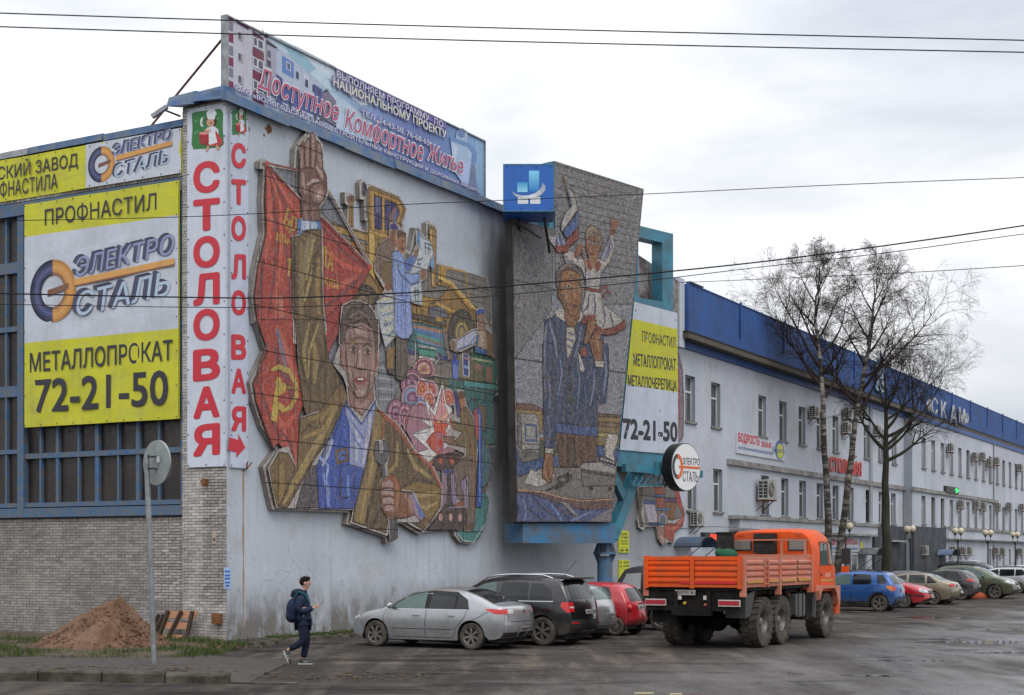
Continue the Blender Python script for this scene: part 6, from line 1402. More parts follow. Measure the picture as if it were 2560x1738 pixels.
letters('ХИНКАЛЬНАЯ',x0+.2,x0+2.6,z0+.45,z0+.72,-.085,REDI,t,bold=.04);letters('СЕЙЧАС ОТКРЫТО',x0+.2,x0+2.8,z0+.08,z0+.3,-.085,REDI,t,bold=.04)
letters('УЗИ',x0+3.2,x0+4.2,z0+.38,z0+.74,-.085,REDI,t,bold=.06);letters('КЛИНИКА',x0+3.5,x0+5.8,z0+.1,z0+.26,-.085,BLUI,t,bold=.04)
letters('БОДРОСТЬ',x1-4.3,x1-2.3,z0+.36,z0+.74,-.085,REDI,t,bold=.06);letters('28-50',x1-2.2,x1-1.4,z0+.42,z0+.68,-.085,REDI,t,bold=.04);letters('МНОГОПРОФИЛЬНЫЙ ЦЕНТР',x1-4.3,x1-1.3,z0+.1,z0+.26,-.085,BLUI,t,bold=.04)
mb=MB(BLUI);disc(mb,x1-.6,(z0+z1)/2,.5,.38,-.085);mb.build('emblem',t);mb=MB(M('yellow_ink',(.5,.5,.04),.5));disc(mb,x1-.58,(z0+z1)/2-.02,.38,.3,-.09);mb.build('emblem',t)
mb=MB(PAINTC);mb.col=lin('#b8bac0',1.2);mb.box(x1-4.6,x1-1.4,-.08,-.004,3.24,3.5);mb.build('upper_plate',t)
def led(fr,pxa,pya,pxb,pyb,txt,col,u0,u1,label,y=0.0):
 x0,z1=fr.P(pxa,pya,.2-y);x1,z0=fr.P(pxb,pyb,.2-y)
 t=thing('led_display',label,'LED display',fr,at=((x0+x1)/2,y-.2,z0));mb=MB(DARKM);mb.box(x0,x1,y-.2,y,z0,z1);mb.build('case',t)
 E_=M('lit_'+txt[:3],col,.5,emit=((*col,1),1.3));letters(txt,x0+(x1-x0)*u0,x0+(x1-x0)*u1,z0+(z1-z0)*.18,z0+(z1-z0)*.82,y-.205,E_,t,bold=.04);return t
x0,z1=FR.P(1765,1333,.2)
led(FR,1762,1331,1862,1358,'ДИКЕРИВЕННЫЕ',(1.0,.055,.02),.12,.98,'black LED sign with running red text above the arched canopy')
led(FR,2366,1214.5,2397,1236,'9',(.01,.8,.16),.70,.97,'black LED display showing green figure on the far wall',JY)
WL=M('white_letter',(.45,.46,.48),.6,dirt=.3)
for ch,pa,pb,yb,yt in(('«',2314,2326,1026,996),('С',2326,2341,1033,991),('К',2350,2363,1043,1001),('А',2374,2389,1058,1010),('М',2395,2410,1057,1018),('»',2410,2419,1056,1033)):
 xa,za=FR.P(pa,yb,.65);xb,_=FR.P(pb,yb,.65);zt=FR.P(pa,yt,.65)[1]
 t=thing('roof_letter',{'«':'white opening quote mark on the blue parapet','С':'white letter С, first letter on the blue parapet','К':'white letter К, second letter on the blue parapet','А':'white letter А, third letter on the blue parapet','М':'white letter М, last letter on the blue parapet','»':'white closing quote mark on the blue parapet'}[ch],'letter',FR,at=(xa,-.6,za),group='white letters on the blue parapet')
 letters(ch,xa,xb,za,zt,-.7,WL,t,'letter_face',bold=.012,ext=.05)
x,z=FR.P(2200,960,.65)
t=thing('factory_emblem','tall pale blue and white flame emblem on the parapet behind the trees','emblem',FR,at=(x,-.6,11.8))
mb=MB(PAINTC);mb.col=lin('#6d98b8',1.1);mb.prism([(x-.9,12.0),(x+.2,11.9),(x+.9,12.1),(x+.8,13.3),(x+.4,14.0),(x+.1,14.5),(x-.1,13.7),(x-.5,13.9),(x-.9,13.2)],-.7,-.62);mb.build('flame',t)
mb=MB(PAINTC);mb.col=lin('#b8bcc0',1.2);mb.prism([(x-.8,12.0),(x-.4,12.0),(x-.3,13.4),(x-.6,13.4)],-.73,-.701);mb.prism([(x+.2,12.0),(x+.6,12.0),(x+.5,13.3),(x+.3,13.4)],-.73,-.701);mb.build('stripe',t)
# canopies
def canopy(x,y,z,w,d,col,label):
 t=thing('canopy',label,'canopy',FR,at=(x,y,z),group='arched canopies over the doors');mb=MB(col);mb.smooth=True;n=8
 P_=[(w/2*math.cos(math.pi*i/n),.42*math.sin(math.pi*i/n))for i in range(n+1)]
 for i in range(n):
  for dy,fl in((0,0),(.0,1)):
   a,b=P_[i],P_[i+1];o_=-.02 if fl else 0
   q=[(x+a[0],y,z+a[1]+o_),(x+a[0],y-d,z+a[1]+o_),(x+b[0],y-d,z+b[1]+o_),(x+b[0],y,z+b[1]+o_)];mb.poly(q if not fl else q[::-1])
 mb.build('arched_roof',t)
 mb=MB(DARKM);mb.tube([(x+a,y-d,z+b)for a,b in P_],.03,5);mb.beam((x-w/2,y-d,z),(x-w/2,y,z),.04,.04);mb.beam((x+w/2,y-d,z),(x+w/2,y,z),.04,.04);mb.beam((x-w/2,y-d,z),(x-w/2,y,z-.9),.03,.03);mb.beam((x+w/2,y-d,z),(x+w/2,y,z-.9),.03,.03);mb.build('frame',t)
 mb=MB(M('door_grey',(.16,.17,.18),.6));mb.box(x-w*.3,x+w*.3,y-.04,y-.005,.1,2.2);mb.build('door',t)
x,z=FR.P(1752,1361,1.0);CANB=M('striped_canopy',(.10,.105,.11),.6,dirt=.5,dirtcol=(.02,.12,.30),dscale=1.2)
canopy(x+.4,0,z-.1,1.9,1.2,CANB,'dark arched canopy with a blue stripe behind the orange truck')
x,z=FR.P(2188,1382,.8);canopy(x,0,2.25,2.2,1.2,GALV,'pale grey arched canopy left of the dark entrance')
x,z=FR.P(2355,1385,.8);canopy(x,JY,2.2,2.2,1.2,BLUEP,'small blue arched canopy on the far ground floor')
# air conditioners
ACW=M('ac_casing',(.42,.42,.40),.55,var=.1,dirt=.5,dirtcol=(.16,.13,.10),dscale=3);ACR=M('ac_bracket',(.18,.08,.045),.8)
def make_ac(name='air_conditioner'):
 t=thing(name,'x','air conditioner');w,d,h=.82,.32,.62
 mb=MB(ACW);mb.box(-w/2,w/2,-d-.12,-.12,0,h);mb.build('casing',t)
 mb=MB(DARKM);n=20;mb.lathe([(.0,0),(.23,0),(.24,-.01),(.0,-.012)],(-.1,-d-.122,h/2),'y',18);mb.build('fan_opening',t)
 mb=MB(ACW)
 for r_ in(.22,.14,.07):mb.tube([(-.1+r_*math.cos(k*.5236),-d-.14,h/2+r_*math.sin(k*.5236))for k in range(13)],.008,4)
 for k in range(6):mb.tube([(-.1,-d-.14,h/2),(-.1+.23*math.cos(k*1.047),-d-.14,h/2+.23*math.sin(k*1.047))],.006,4)
 mb.build('fan_grille',t)
 mb=MB(DARKM)
 for i in range(2):
  for j in range(5):mb.box(-w/2-.004,-w/2,-d-.1+i*.15,-d+.02+i*.15,.06+j*.105,.14+j*.105)
 mb.build('side_grille',t,kind='stuff')
 mb=MB(ACR)
 for x in(-.3,.3):mb.box(x-.02,x+.02,-d-.16,0,-.04,0);mb.beam((x,-.02,-.34),(x,-d-.05,-.03),.03,.03)
 mb.build('bracket',t)
 return t
ac0=make_ac();used=[False]
PLN=['first','second','third','fourth','fifth','sixth','seventh','eighth','ninth','tenth','eleventh','twelfth','thirteenth']
def put_ac(px,py,label,y=0.0,sc=1.0):
 """px,py: bottom centre of the unit in the photo"""
 t=ac0 if not used[0]else copy_tree(ac0);used[0]=True
 x,z=FR.P(px,py,.3-y);t.location=FR.w(x,y,z);t.rotation_euler=(0,0,R(FR.a));t.scale=(sc,sc,sc);t['label']=label;t['group']='air conditioners on the office wall';return t
put_ac(1744,1315,'air conditioner below the round sign, lowest one near the truck',0,1.0)
put_ac(1912,1250,'large double-fan air conditioner under the clinic banner',0,1.55)
put_ac(2037,1045,'air conditioner behind the first birch, top floor');put_ac(2121,1048,'upper of two stacked air conditioners between the birches');put_ac(2119,1084,'lower of two stacked air conditioners between the birches');put_ac(2195,1090,'air conditioner behind the dark tree trunk, top floor')
for i,(zx,zy)in enumerate(((775,400),(1117,520),(1225,515),(1322,600),(1425,580),(1752,665))):
 put_ac(2240+zx*.17748,1060+zy*.17748,'air conditioner, %s from the left among the far top-floor ones'%PLN[i],JY)
for i,(zx,zy)in enumerate(((925,1190),(1145,1195),(1240,1220),(1443,1220),(1600,1212),(1780,1225))):
 put_ac(2240+zx*.17748,1060+zy*.17748,'air conditioner, %s from the left in the far middle row'%PLN[i],JY)
for i,px in enumerate((2313,2386,2410,2424,2492,2508,2552)):
 put_ac(px,1388,'air conditioner, %s from the left in the far ground-floor row'%PLN[i],JY)
# vehicles
RUB=M('tyre_rubber',(.022,.021,.020),.85,var=.3,scale=8,dirt=.7,dirtcol=(.10,.085,.07),dscale=5,bump=.3)
BLKP=M('black_plastic',(.014,.014,.015),.6,var=.1,dirt=.4,dirtcol=(.07,.06,.05),dscale=3)
CHROME=M('chrome',(.55,.56,.58),.2,1.0,var=.05)
ALLOY=M('alloy_rim',(.26,.25,.235),.4,.7,var=.15,dirt=.6,dirtcol=(.12,.10,.08),dscale=6)
STEELR=M('steel_rim',(.16,.16,.16),.5,.4,var=.15,dirt=.6,dirtcol=(.12,.10,.08),dscale=6)
TL=M('red_lamp',(.50,.012,.015),.15,var=.1,coat=.6);TLW=M('clear_lamp',(.50,.48,.46),.12,var=.1,coat=.6);TLO=M('orange_lamp',(.6,.16,.02),.15,coat=.5)
HL=M('headlamp',(.42,.45,.48),.08,.3,var=.25,scale=9,coat=1.0)
CGL=glassm('car_glass',(.008,.009,.010),(.022,.025,.026),.04)
CGL2=glassm('car_glass_light',(.05,.085,.078),(.11,.16,.15),.06)
GAPM=M('panel_gap',(.006,.006,.006),.8)
PLATE=M('number_plate',(.45,.44,.42),.5,var=.08,dirt=.6,dirtcol=(.2,.17,.14),dscale=8)
def paint(name,col,metal=.4,zd=.65,dirt=.25):
 return M(name,col,.28,metal,var=.05,scale=2,dirt=dirt*.5,dirtcol=(.10,.085,.07),dscale=2.0,coat=.7,zdirt=(.15,.7,zd*.8))
def chaikin(p,n=2):
 for _ in range(n):
  q=[p[0]]
  for a,b in zip(p,p[1:]):
   q.append((a[0]*.75+b[0]*.25,a[1]*.75+b[1]*.25));q.append((a[0]*.25+b[0]*.75,a[1]*.25+b[1]*.75))
  q.append(p[-1]);p=q
 return p
def interp(p,x):
 if x<=p[0][0]:return p[0][1]
 for a,b in zip(p,p[1:]):
  if x<=b[0]:
   t=(x-a[0])/max(1e-9,b[0]-a[0]);return a[1]+(b[1]-a[1])*t
 return p[-1][1]
class Car:
 def __init__(s,name,label,pos,ang,L,W,top,belt,xr,xf,wr,mat,wheelpt=None,tumble=.30,clear=.2,bow=.16,group='parked cars',bump_mat=None,flare=None,rim='alloy',crown=.05,cat='car',nend=.14):
  s.L,s.W,s.belt,s.xr,s.xf,s.wr,s.mat,s.tum,s.bow,s.nend=L,W,belt,xr,xf,wr,mat,tumble,bow,nend
  s.top=chaikin(top,2);s.crown=crown
  zr,zf=top[0][1],top[-1][1]
  s.bot=chaikin([(0,zr),(.03,.38),(.25,clear+.03),(L*.5,clear),(L-.35,clear+.02),(L-.05,.34),(L,zf)],2)
  s.t=thing(name,label,cat,at=(0,0,0),group=group)
  wx,side=wheelpt
  lx=xr if wx=='r' else xf;ly=side*(W/2-.02)
  c,si=math.cos(R(ang)),math.sin(R(ang))
  s.t.location=(pos[0]-(c*lx-si*ly),pos[1]-(si*lx+c*ly),0);s.t.rotation_euler=(0,0,R(ang))
  s.body(flare,bump_mat);s.wheels(rim)
 def e(s,x):
  r=max(0,1-x/.9)**2;f=max(0,1-(s.L-x)/1.0)**2;return r,f
 def w(s,x,z):
  h=s.W/2;u=min(1,min(x,s.L-x)/.8);f=1-s.nend*(1-u)**2
  b=s.belt;t=max(0,min(1,(z-.2)/(b-.2)))
  k=1-.07*(1-t)**2.2-.035*max(0,(t-.55)/.45)**2
  y=h*f*k
  if z>b:y-=s.tum*(z-b)*(1+.5*max(0,z-b))
  zt=interp(s.top,x);d=max(0,1-max(0,zt-z)/.07);y-=.045*d*d
  return max(.2,y)
 def D(s,x,y,z,v=None):
  r,f=s.e(x);v=y/(s.W/2)if v is None else v
  return(x+s.bow*r*v*v-s.bow*f*v*v,y,z)
 def cols(s):
  xs=sorted({round(p[0],3)for p in s.top}|{round(p[0],3)for p in s.bot}|{round(a+s.wr*1.18*math.sin(i*math.pi/20),3)for a in(s.xr,s.xf)for i in range(-10,11)})
  o=[xs[0]]
  for x in xs[1:]:
   if x-o[-1]>.012:o.append(x)
  if s.L-o[-1]>.001:o.append(s.L)
  return o
 def zb(s,x):
  z=interp(s.bot,x)
  for a in(s.xr,s.xf):
   R_=s.wr*1.18
   if abs(x-a)<R_:z=max(z,s.wr+math.sqrt(R_*R_-(x-a)**2))
  return z
 def body(s,flare,bump_mat):
  mb=MB(s.mat);mb.smooth=True;X=s.cols();NL,NU=7,6;lv=NL+NU
  for sd in(1,-1):
   b0=len(mb.v)
   for x in X:
    zb,zt=s.zb(x),interp(s.top,x);zb=min(zb,zt);m=min(s.belt,zt)if zt>zb else zt;m=max(m,zb)
    Z=[zb+(m-zb)*i/NL for i in range(NL)]+[m+(zt-m)*i/(NU-1)for i in range(NU)]
    for z in Z:mb.v.append(s.D(x,sd*s.w(x,z),z,sd))
   n=len(X)
   for i in range(n-1):
    for j in range(lv-1):
     q=[b0+i*lv+j,b0+(i+1)*lv+j,b0+(i+1)*lv+j+1,b0+i*lv+j+1]
     mb.face(q if sd<0 else q[::-1])
  V=[-1,-.97,-.85,-.6,-.3,0,.3,.6,.85,.97,1];b0=len(mb.v)
  for x in X:
   for v in V:mb.v.append(s.T(x,v))
  for i in range(len(X)-1):
   for j in range(len(V)-1):mb.face([b0+i*11+j,b0+(i+1)*11+j,b0+(i+1)*11+j+1,b0+i*11+j+1])
  b0=len(mb.v)
  for x in X:
   for v in V:z=interp(s.bot,x);mb.v.append(s.D(x,v*s.w(x,z)*.98,z,v))
  for i in range(len(X)-1):
   for j in range(len(V)-1):mb.face([b0+i*11+j,b0+i*11+j+1,b0+(i+1)*11+j+1,b0+(i+1)*11+j])
  mb.build('body',s.t,weld=True,ang=50)
  mb=MB(BLKP);mb.box(.35,s.L-.4,-s.W/2+.26,s.W/2-.26,.17,.55)
  for a in(s.xr,s.xf):
   for sd in(1,-1):
    P_=[(a+s.wr*1.17*math.cos(R(k*15)),s.wr+s.wr*1.17*math.sin(R(k*15)))for k in range(-1,14)]
    for p,q in zip(P_,P_[1:]):mb.poly([(p[0],sd*(s.W/2-.30),p[1]),(q[0],sd*(s.W/2-.30),q[1]),(q[0],sd*(s.W/2-.05),q[1]),(p[0],sd*(s.W/2-.05),p[1])])
  mb.build('underbody',s.t)
  if flare:
   for a in(s.xr,s.xf):
    for sd in(1,-1):
     mb=MB(flare);n=20
     for i in range(n):
      A,B_=R(-8+196*i/n),R(-8+196*(i+1)/n);r0,r1=s.wr*1.13,s.wr*1.34;q=[]
      for r_,t_ in((r0,A),(r1,A),(r1,B_),(r0,B_)):
       x,z=a+r_*math.cos(t_),s.wr+r_*math.sin(t_);x=min(max(x,.03),s.L-.03);y=s.w(x,z)+.012;p=s.D(x,sd*y,z,sd);q.append(p)
      mb.poly(q if sd<0 else q[::-1])
     mb.build('wheel_arch_trim',s.t)
  if bump_mat:
   for sd in(1,-1):
    mb=MB(bump_mat);s.side(mb,[(s.xr+s.wr*1.2,.2),(s.xf-s.wr*1.2,.2),(s.xf-s.wr*1.2,.40),(s.xr+s.wr*1.2,.40)],sd,.01);mb.build('sill_trim',s.t)
 def T(s,x,v,off=0.0):
  zt=interp(s.top,x);w=s.w(x,zt);z=zt+s.crown*(1-v*v)*min(1,max(0,(x)/.4))*min(1,max(0,(s.L-x)/.5))
  p=Vector(s.D(x,v*w,z,v))
  if off:
   e=.02;a=Vector((x+e,0,interp(s.top,x+e)))-Vector((x-e,0,interp(s.top,x-e)))
   n=Vector((-a.z,0,a.x)).normalized();p+=n*off
  return tuple(p)
 def side(s,mb,poly,sd,off=.006,n=14):
  """drape an outline given in (x,z) over the side"""
  x0,x1=min(p[0]for p in poly),max(p[0]for p in poly);prev=None
  xs=sorted({x0+(x1-x0)*i/n for i in range(n+1)}|{p[0]for p in poly})
  def rng(x):
   zs=[]
   for a,b in zip(poly,poly[1:]+poly[:1]):
    lo,hi=min(a[0],b[0]),max(a[0],b[0])
    if lo<=x<=hi:
     if hi-lo<1e-6:zs+=[a[1],b[1]]
     else:zs.append(a[1]+(b[1]-a[1])*(x-a[0])/(b[0]-a[0]))
   return(min(zs),max(zs))if zs else None
  for x in xs:
   r_=rng(min(max(x,x0+1e-5),x1-1e-5))
   if not r_:continue
   c=[s.D(x,sd*(s.w(x,r_[0]+(r_[1]-r_[0])*k/4)+off),r_[0]+(r_[1]-r_[0])*k/4,sd)for k in range(5)]
   if prev:
    for k in range(4):
     q=[prev[k],c[k],c[k+1],prev[k+1]];mb.poly(q if sd<0 else q[::-1])
   prev=c
  return mb
 def line(s,pts,wd=.011,mat=None,name='panel_gap'):
  for sd in(1,-1):
   mb=MB(mat or GAPM)
   for a,b in zip(pts,pts[1:]):
    n=max(1,int(math.hypot(b[0]-a[0],b[1]-a[1])/.12));l=math.hypot(b[0]-a[0],b[1]-a[1]);nx,nz=-(b[1]-a[1])/l*wd/2,(b[0]-a[0])/l*wd/2
    for i in range(n):
     q=[]
     for u,k in((i/n,1),((i+1)/n,1),((i+1)/n,-1),(i/n,-1)):
      x,z=a[0]+(b[0]-a[0])*u+nx*k,a[1]+(b[1]-a[1])*u+nz*k;q.append(s.D(x,sd*(s.w(x,z)+.005),z,sd))
     mb.poly(q if sd>0 else q[::-1])
   mb.build(name,s.t)
 def sidepart(s,name,mat,poly,sides=(1,-1),off=.006):
  o=None
  for sd in sides:o=s.side(MB(mat),poly,sd,off).build(name,s.t)
  return o
 def deck(s,name,mat,x0,x1,va=(-.9,.9),vb=None,off=.008,n=8):
  """patch on hood / screens / tail, between contour x0 and x1"""
  vb=vb or va;mb=MB(mat);mb.smooth=True
  for i in range(n):
   for j in range(6):
    q=[]
    for(a,b)in((i,j),(i+1,j),(i+1,j+1),(i,j+1)):
     t=a/n;x=x0+(x1-x0)*t;lo=va[0]+(vb[0]-va[0])*t;hi=va[1]+(vb[1]-va[1])*t;q.append(s.T(x,lo+(hi-lo)*b/6,off))
    mb.poly(q)
  return mb.build(name,s.t)
 def xz(s,z,rear=True):
  """contour x where the tail (or nose) reaches height z"""
  pts=s.top if rear else s.top[::-1]
  for a,b in zip(pts,pts[1:]):
   if min(a[1],b[1])<=z<=max(a[1],b[1])and abs(b[1]-a[1])>1e-9:return a[0]+(b[0]-a[0])*(z-a[1])/(b[1]-a[1])
  return pts[0][0]
 def endplate(s,name,mat,z0,z1,y0,y1,rear=True,off=.012,nz=3,ny=4):
  mb=MB(mat);mb.smooth=False;sg=-1 if rear else 1
  def pt(y,z):
   if z<s.top[0 if rear else-1][1]:
    b=s.bot if rear else s.bot[::-1];x=b[0][0]
    for a,c in zip(b,b[1:]):
     if min(a[1],c[1])<=z<=max(a[1],c[1])and abs(c[1]-a[1])>1e-9:x=a[0]+(c[0]-a[0])*(z-a[1])/(c[1]-a[1]);break
   else:x=s.xz(z,rear)
   v=y/s.w(x,z);p=s.D(x,y,z,v);return(p[0]+sg*off,p[1],p[2])
  for i in range(nz):
   for j in range(ny):
    q=[pt(y0+(y1-y0)*b/ny,z0+(z1-z0)*a/nz)for a,b in((i,j),(i,j+1),(i+1,j+1),(i+1,j))]
    mb.poly(q if not rear else q[::-1])
  o=mb.build(name,s.t);return o,pt
 def plate(s,z,rear=True,txt='',y=0.0):
  o,pt=s.endplate('number_plate',PLATE,z-.056,z+.056,y-.26,y+.26,rear,.03,1,1)
  if txt:
   a,b=pt(y+.24 if rear else y-.24,z-.035),pt(y-.24 if rear else y+.24,z-.035)
   ob=letters(txt,0,.48,0,.07,0,INK,o,'plate_text',bold=.03,ext=0)
   xx=(a[0]+b[0])/2+(-.022 if rear else .022)
   ob.location=(xx,a[1],a[2]);ob.rotation_euler=(0,0,R(-90 if rear else 90))
 def wheels(s,rim):
  wr=s.wr;key=('tyre',wr,rim)
  if key not in MC:
   mb=MB(RUB);w=.105
   mb.lathe([(wr*.64,-w),(wr*.80,-w-.012),(wr*.93,-w),(wr,-w*.72),(wr,w*.72),(wr*.93,w),(wr*.80,w+.012),(wr*.64,w)],(0,0,0),'y',32)
   mt=mb.mesh('tyre',ang=30)
   mb=MB(ALLOY if rim=='alloy' else STEELR,BLKP);R0=wr*.65
   mb.lathe([(R0,w+.002),(R0*.95,w-.005),(R0*.9,w-.03),(R0*.88,-w)],(0,0,0),'y',28)
   mb.use(BLKP);mb.poly([(R0*.9*math.cos(-i*math.pi/12),w-.06,R0*.9*math.sin(-i*math.pi/12))for i in range(24)][::-1]);mb.use(mb.mats[0])
   ns={'alloy':7,'five':5,'six':6,'cover':10,'steel':8}[rim if rim in('five','six','cover','steel')else 'alloy']
   if rim in('cover','steel'):
    mb.lathe([(R0*.78,w-.01),(R0*.5,w+.006),(R0*.2,w+.01),(.0,w+.01)],(0,0,0),'y',24)
   ww=.17 if ns<8 else .08
   for k in range(ns):
    a=2*math.pi*k/ns;c,si=math.cos(a),math.sin(a)
    def pt(r_,t_,y):return(R0*(r_*c-t_*si),y,R0*(r_*si+t_*c))
    mb.hexa([pt(.15,-ww*.6,w-.045),pt(.93,-ww,w-.045),pt(.93,ww,w-.045),pt(.15,ww*.6,w-.045),pt(.15,-ww*.6,w-.008),pt(.93,-ww,w-.004),pt(.93,ww,w-.004),pt(.15,ww*.6,w-.008)])
   mb.lathe([(R0*.22,w-.03),(R0*.2,w+.002),(0,w+.004)],(0,0,0),'y',12)
   mr_=mb.mesh('rim',ang=30);MC[key]=(mt,mr_)
  mt,mr_=MC[key]
  for a in(s.xr,s.xf):
   for sd in(1,-1):
    o=bpy.data.objects.new('wheel',mt);COL.objects.link(o);o.parent=s.t;o.location=(a,sd*(s.W/2-.125),wr);o.rotation_euler=(0,U(0,1),0)if sd>0 else(0,U(0,1),math.pi)
    r_=bpy.data.objects.new('rim',mr_);COL.objects.link(r_);r_.parent=o
 def mirrors(s,x,z,mat=None):
  for sd in(1,-1):
   mb=MB(mat or s.mat);y=s.w(x,z);mb.smooth=True;mb.sphere((x,sd*(y+.13),z+.03),.11,10,6,(.55,1.05,.72));mb.build('mirror',s.t)
   mb=MB(BLKP);mb.beam((x+.03,sd*(y-.02),z-.03),(x+.01,sd*(y+.08),z),.05,.04);mb.build('mirror_arm',s.t)
 def handle(s,xs,z,mat=None):
  for x in xs:
   for sd in(1,-1):
    mb=MB(mat or s.mat);y=s.w(x,z);mb.box(x-.09,x+.09,sd*y+(-.01 if sd>0 else-.03),sd*y+(.03 if sd>0 else .01),z-.014,z+.014);mb.build('door_handle',s.t)
 def rails(s,x0,x1,mat=None,h=.04):
  for sd in(1,-1):
   pts=[]
   for i in range(9):
    x=x0+(x1-x0)*i/8;zt=interp(s.top,x);pts.append((x,sd*(s.w(x,zt)-.04),zt+(h+.025 if 0<i<8 else .0)))
   mb=MB(mat or BLKP);mb.tube(pts,.02,6);mb.build('roof_rail',s.t)
HV,HR=151.1,-28.9
SIL=paint('silver_paint',(.36,.37,.385),.55,.45,.35);BLK_P=paint('black_paint',(.007,.007,.009),.0,.6,.2);REDP=paint('red_paint',(.42,.008,.018),.1,.4);BLUP=paint('blue_paint',(.008,.075,.28),.35,.85,.3)
BEI=paint('beige_paint',(.25,.215,.15),.5,.5);GRN=paint('olive_green_paint',(.10,.115,.068),.5,.4);GREYP=paint('grey_paint',(.10,.105,.11),.4,.5);WHP=paint('white_silver_paint',(.40,.41,.43),.4,.35);DKP=paint('dark_hatch_paint',(.035,.033,.036),.3,1.0,.6)
c=Car('parked_car','silver saloon car with tinted rear windows, nearest the walking person',G(1177,1625),HV,4.69,1.81,[(0,.60),(.02,.80),(.04,.98),(.10,1.04),(.42,1.07),(.95,1.30),(1.45,1.43),(2.1,1.455),(2.7,1.38),(3.2,1.15),(3.58,.97),(4.1,.88),(4.5,.74),(4.66,.60),(4.69,.48)],.93,1.0,3.76,.325,SIL,('r',1),group='cars parked nose-in along the hall wall')
c.sidepart('door_frame_trim',BLKP,[(1.06,.955),(3.42,.955),(3.12,1.14),(2.68,1.345),(2.1,1.41),(1.45,1.375),(1.14,1.20)],off=.004)
c.sidepart('side_window',CGL,[(1.08,.97),(1.42,.97),(1.42,1.345),(1.16,1.19)],off=.008);c.sidepart('side_window',CGL,[(1.47,.97),(2.2,.97),(2.16,1.385),(1.75,1.385),(1.47,1.36)],off=.008);c.sidepart('side_window',CGL2,[(2.32,.97),(3.30,.97),(3.08,1.12),(2.68,1.31),(2.30,1.375)],off=.008)
c.deck('rear_window',CGL,.46,1.30,(-.86,.86),(-.84,.84));c.deck('windscreen',CGL,2.8,3.5,(-.9,.9))
c.line([(2.26,.95),(2.30,.6),(2.30,.27)]);c.line([(3.42,.95),(3.52,.75),(3.47,.35),(3.38,.27)]);c.line([(1.12,.95),(1.18,.78),(1.42,.52),(1.50,.3),(1.6,.27),(3.36,.27)]);c.line([(.42,.98),(.75,.80),(.95,.72)]);c.line([(1.5,.5),(3.3,.5)],.045,SIL,'side_moulding');c.line([(1.5,.475),(3.3,.475)],.012)
c.line([(1.08,.955),(3.40,.955)],.014,CHROME,'window_strip')
c.handle((1.55,2.55),.80,CHROME);c.mirrors(3.25,1.0)
c.sidepart('tail_light',TL,[(.03,.86),(.10,.97),(.42,.995),(.62,.985),(.30,.87)],off=.008)
for sd in(1,-1):
 c.endplate('tail_light',TL,.86,.985,sd*.62,sd*.80,off=.010);c.endplate('reversing_light',TLW,.87,.975,sd*.45,sd*.62,off=.011)
c.endplate('lower_bumper',BLKP,.26,.42,-.74,.74,off=.006);c.plate(.50,True,'С486АР35');c.endplate('boot_gap',GAPM,.675,.685,-.55,.55,off=.006,nz=1)
for sd in(1,-1):c.endplate('boot_gap',GAPM,.68,.99,sd*.60,sd*.61,off=.006,ny=1)
c.endplate('emblem',CHROME,.89,.97,-.03,.03,off=.02,nz=1,ny=1);letters
c.sidepart('front_bumper',M('grey_bumper',(.20,.215,.225),.5,var=.1),[(4.2,.30),(4.60,.32),(4.66,.55),(4.5,.70),(4.25,.66)],off=.004);c.sidepart('headlight',HL,[(4.22,.72),(4.52,.66),(4.56,.74),(4.30,.80)],off=.008)
mb=MB(DARKM);mb.tube([(.5,-.2,1.13),(.9,.3,1.31)],.01,4);mb.build('rear_wiper',c.t)
c=Car('parked_car','muddy black sport utility car with roof rails, beside the silver saloon',G(1355,1615),HV,4.64,1.85,[(0,.62),(.03,.9),(.10,1.12),(.30,1.45),(.45,1.66),(.9,1.70),(1.8,1.725),(2.5,1.69),(3.0,1.50),(3.45,1.20),(3.6,1.12),(4.1,1.05),(4.45,.92),(4.62,.70),(4.64,.5)],1.10,.92,3.63,.365,BLK_P,('r',1),clear=.24,tumble=.24,flare=BLKP,bump_mat=BLKP,rim='six',group='cars parked nose-in along the hall wall')
c.sidepart('side_window',CGL,[(.62,1.14),(1.28,1.13),(1.28,1.56),(.95,1.55),(.72,1.40)],off=.008);c.sidepart('side_window',CGL,[(1.34,1.13),(2.16,1.13),(2.12,1.60),(1.38,1.58)],off=.008);c.sidepart('side_window',CGL2,[(2.26,1.13),(3.28,1.13),(3.0,1.36),(2.66,1.54),(2.3,1.60)],off=.008)
c.deck('rear_window',CGL,.13,.40,(-.86,.86),(-.82,.82));c.deck('windscreen',CGL,2.62,3.5,(-.9,.9));c.line([(.6,1.115),(3.3,1.115)],.02,CHROME,'window_strip')
c.sidepart('tail_light',TL,[(.02,.84),(.10,1.10),(.34,1.10),(.36,1.0),(.16,.84)],off=.01)
for sd in(1,-1):c.endplate('tail_light',TL,.86,1.09,sd*.66,sd*.82,off=.012);c.endplate('tail_light_band',TLW,.95,.99,sd*.66,sd*.8,off=.016,nz=1);c.endplate('reflector',TL,.56,.60,sd*.55,sd*.76,off=.02,nz=1)
c.endplate('rear_bumper',BLKP,.34,.66,-.80,.80,off=.02);c.endplate('skid_plate',STEELR,.30,.40,-.4,.4,off=.03);c.plate(.85,True,'Н412ТУ35');c.endplate('tailgate_gap',GAPM,.70,.71,-.72,.72,off=.008,nz=1)
c.line([(2.2,1.1),(2.24,.35)]);c.line([(3.36,1.1),(3.30,.4)]);c.line([(1.2,1.1),(1.30,.8),(1.45,.42)]);c.handle((1.4,2.5),.98,CHROME);c.mirrors(3.15,1.16,BLKP);c.rails(.75,2.9,CHROME)
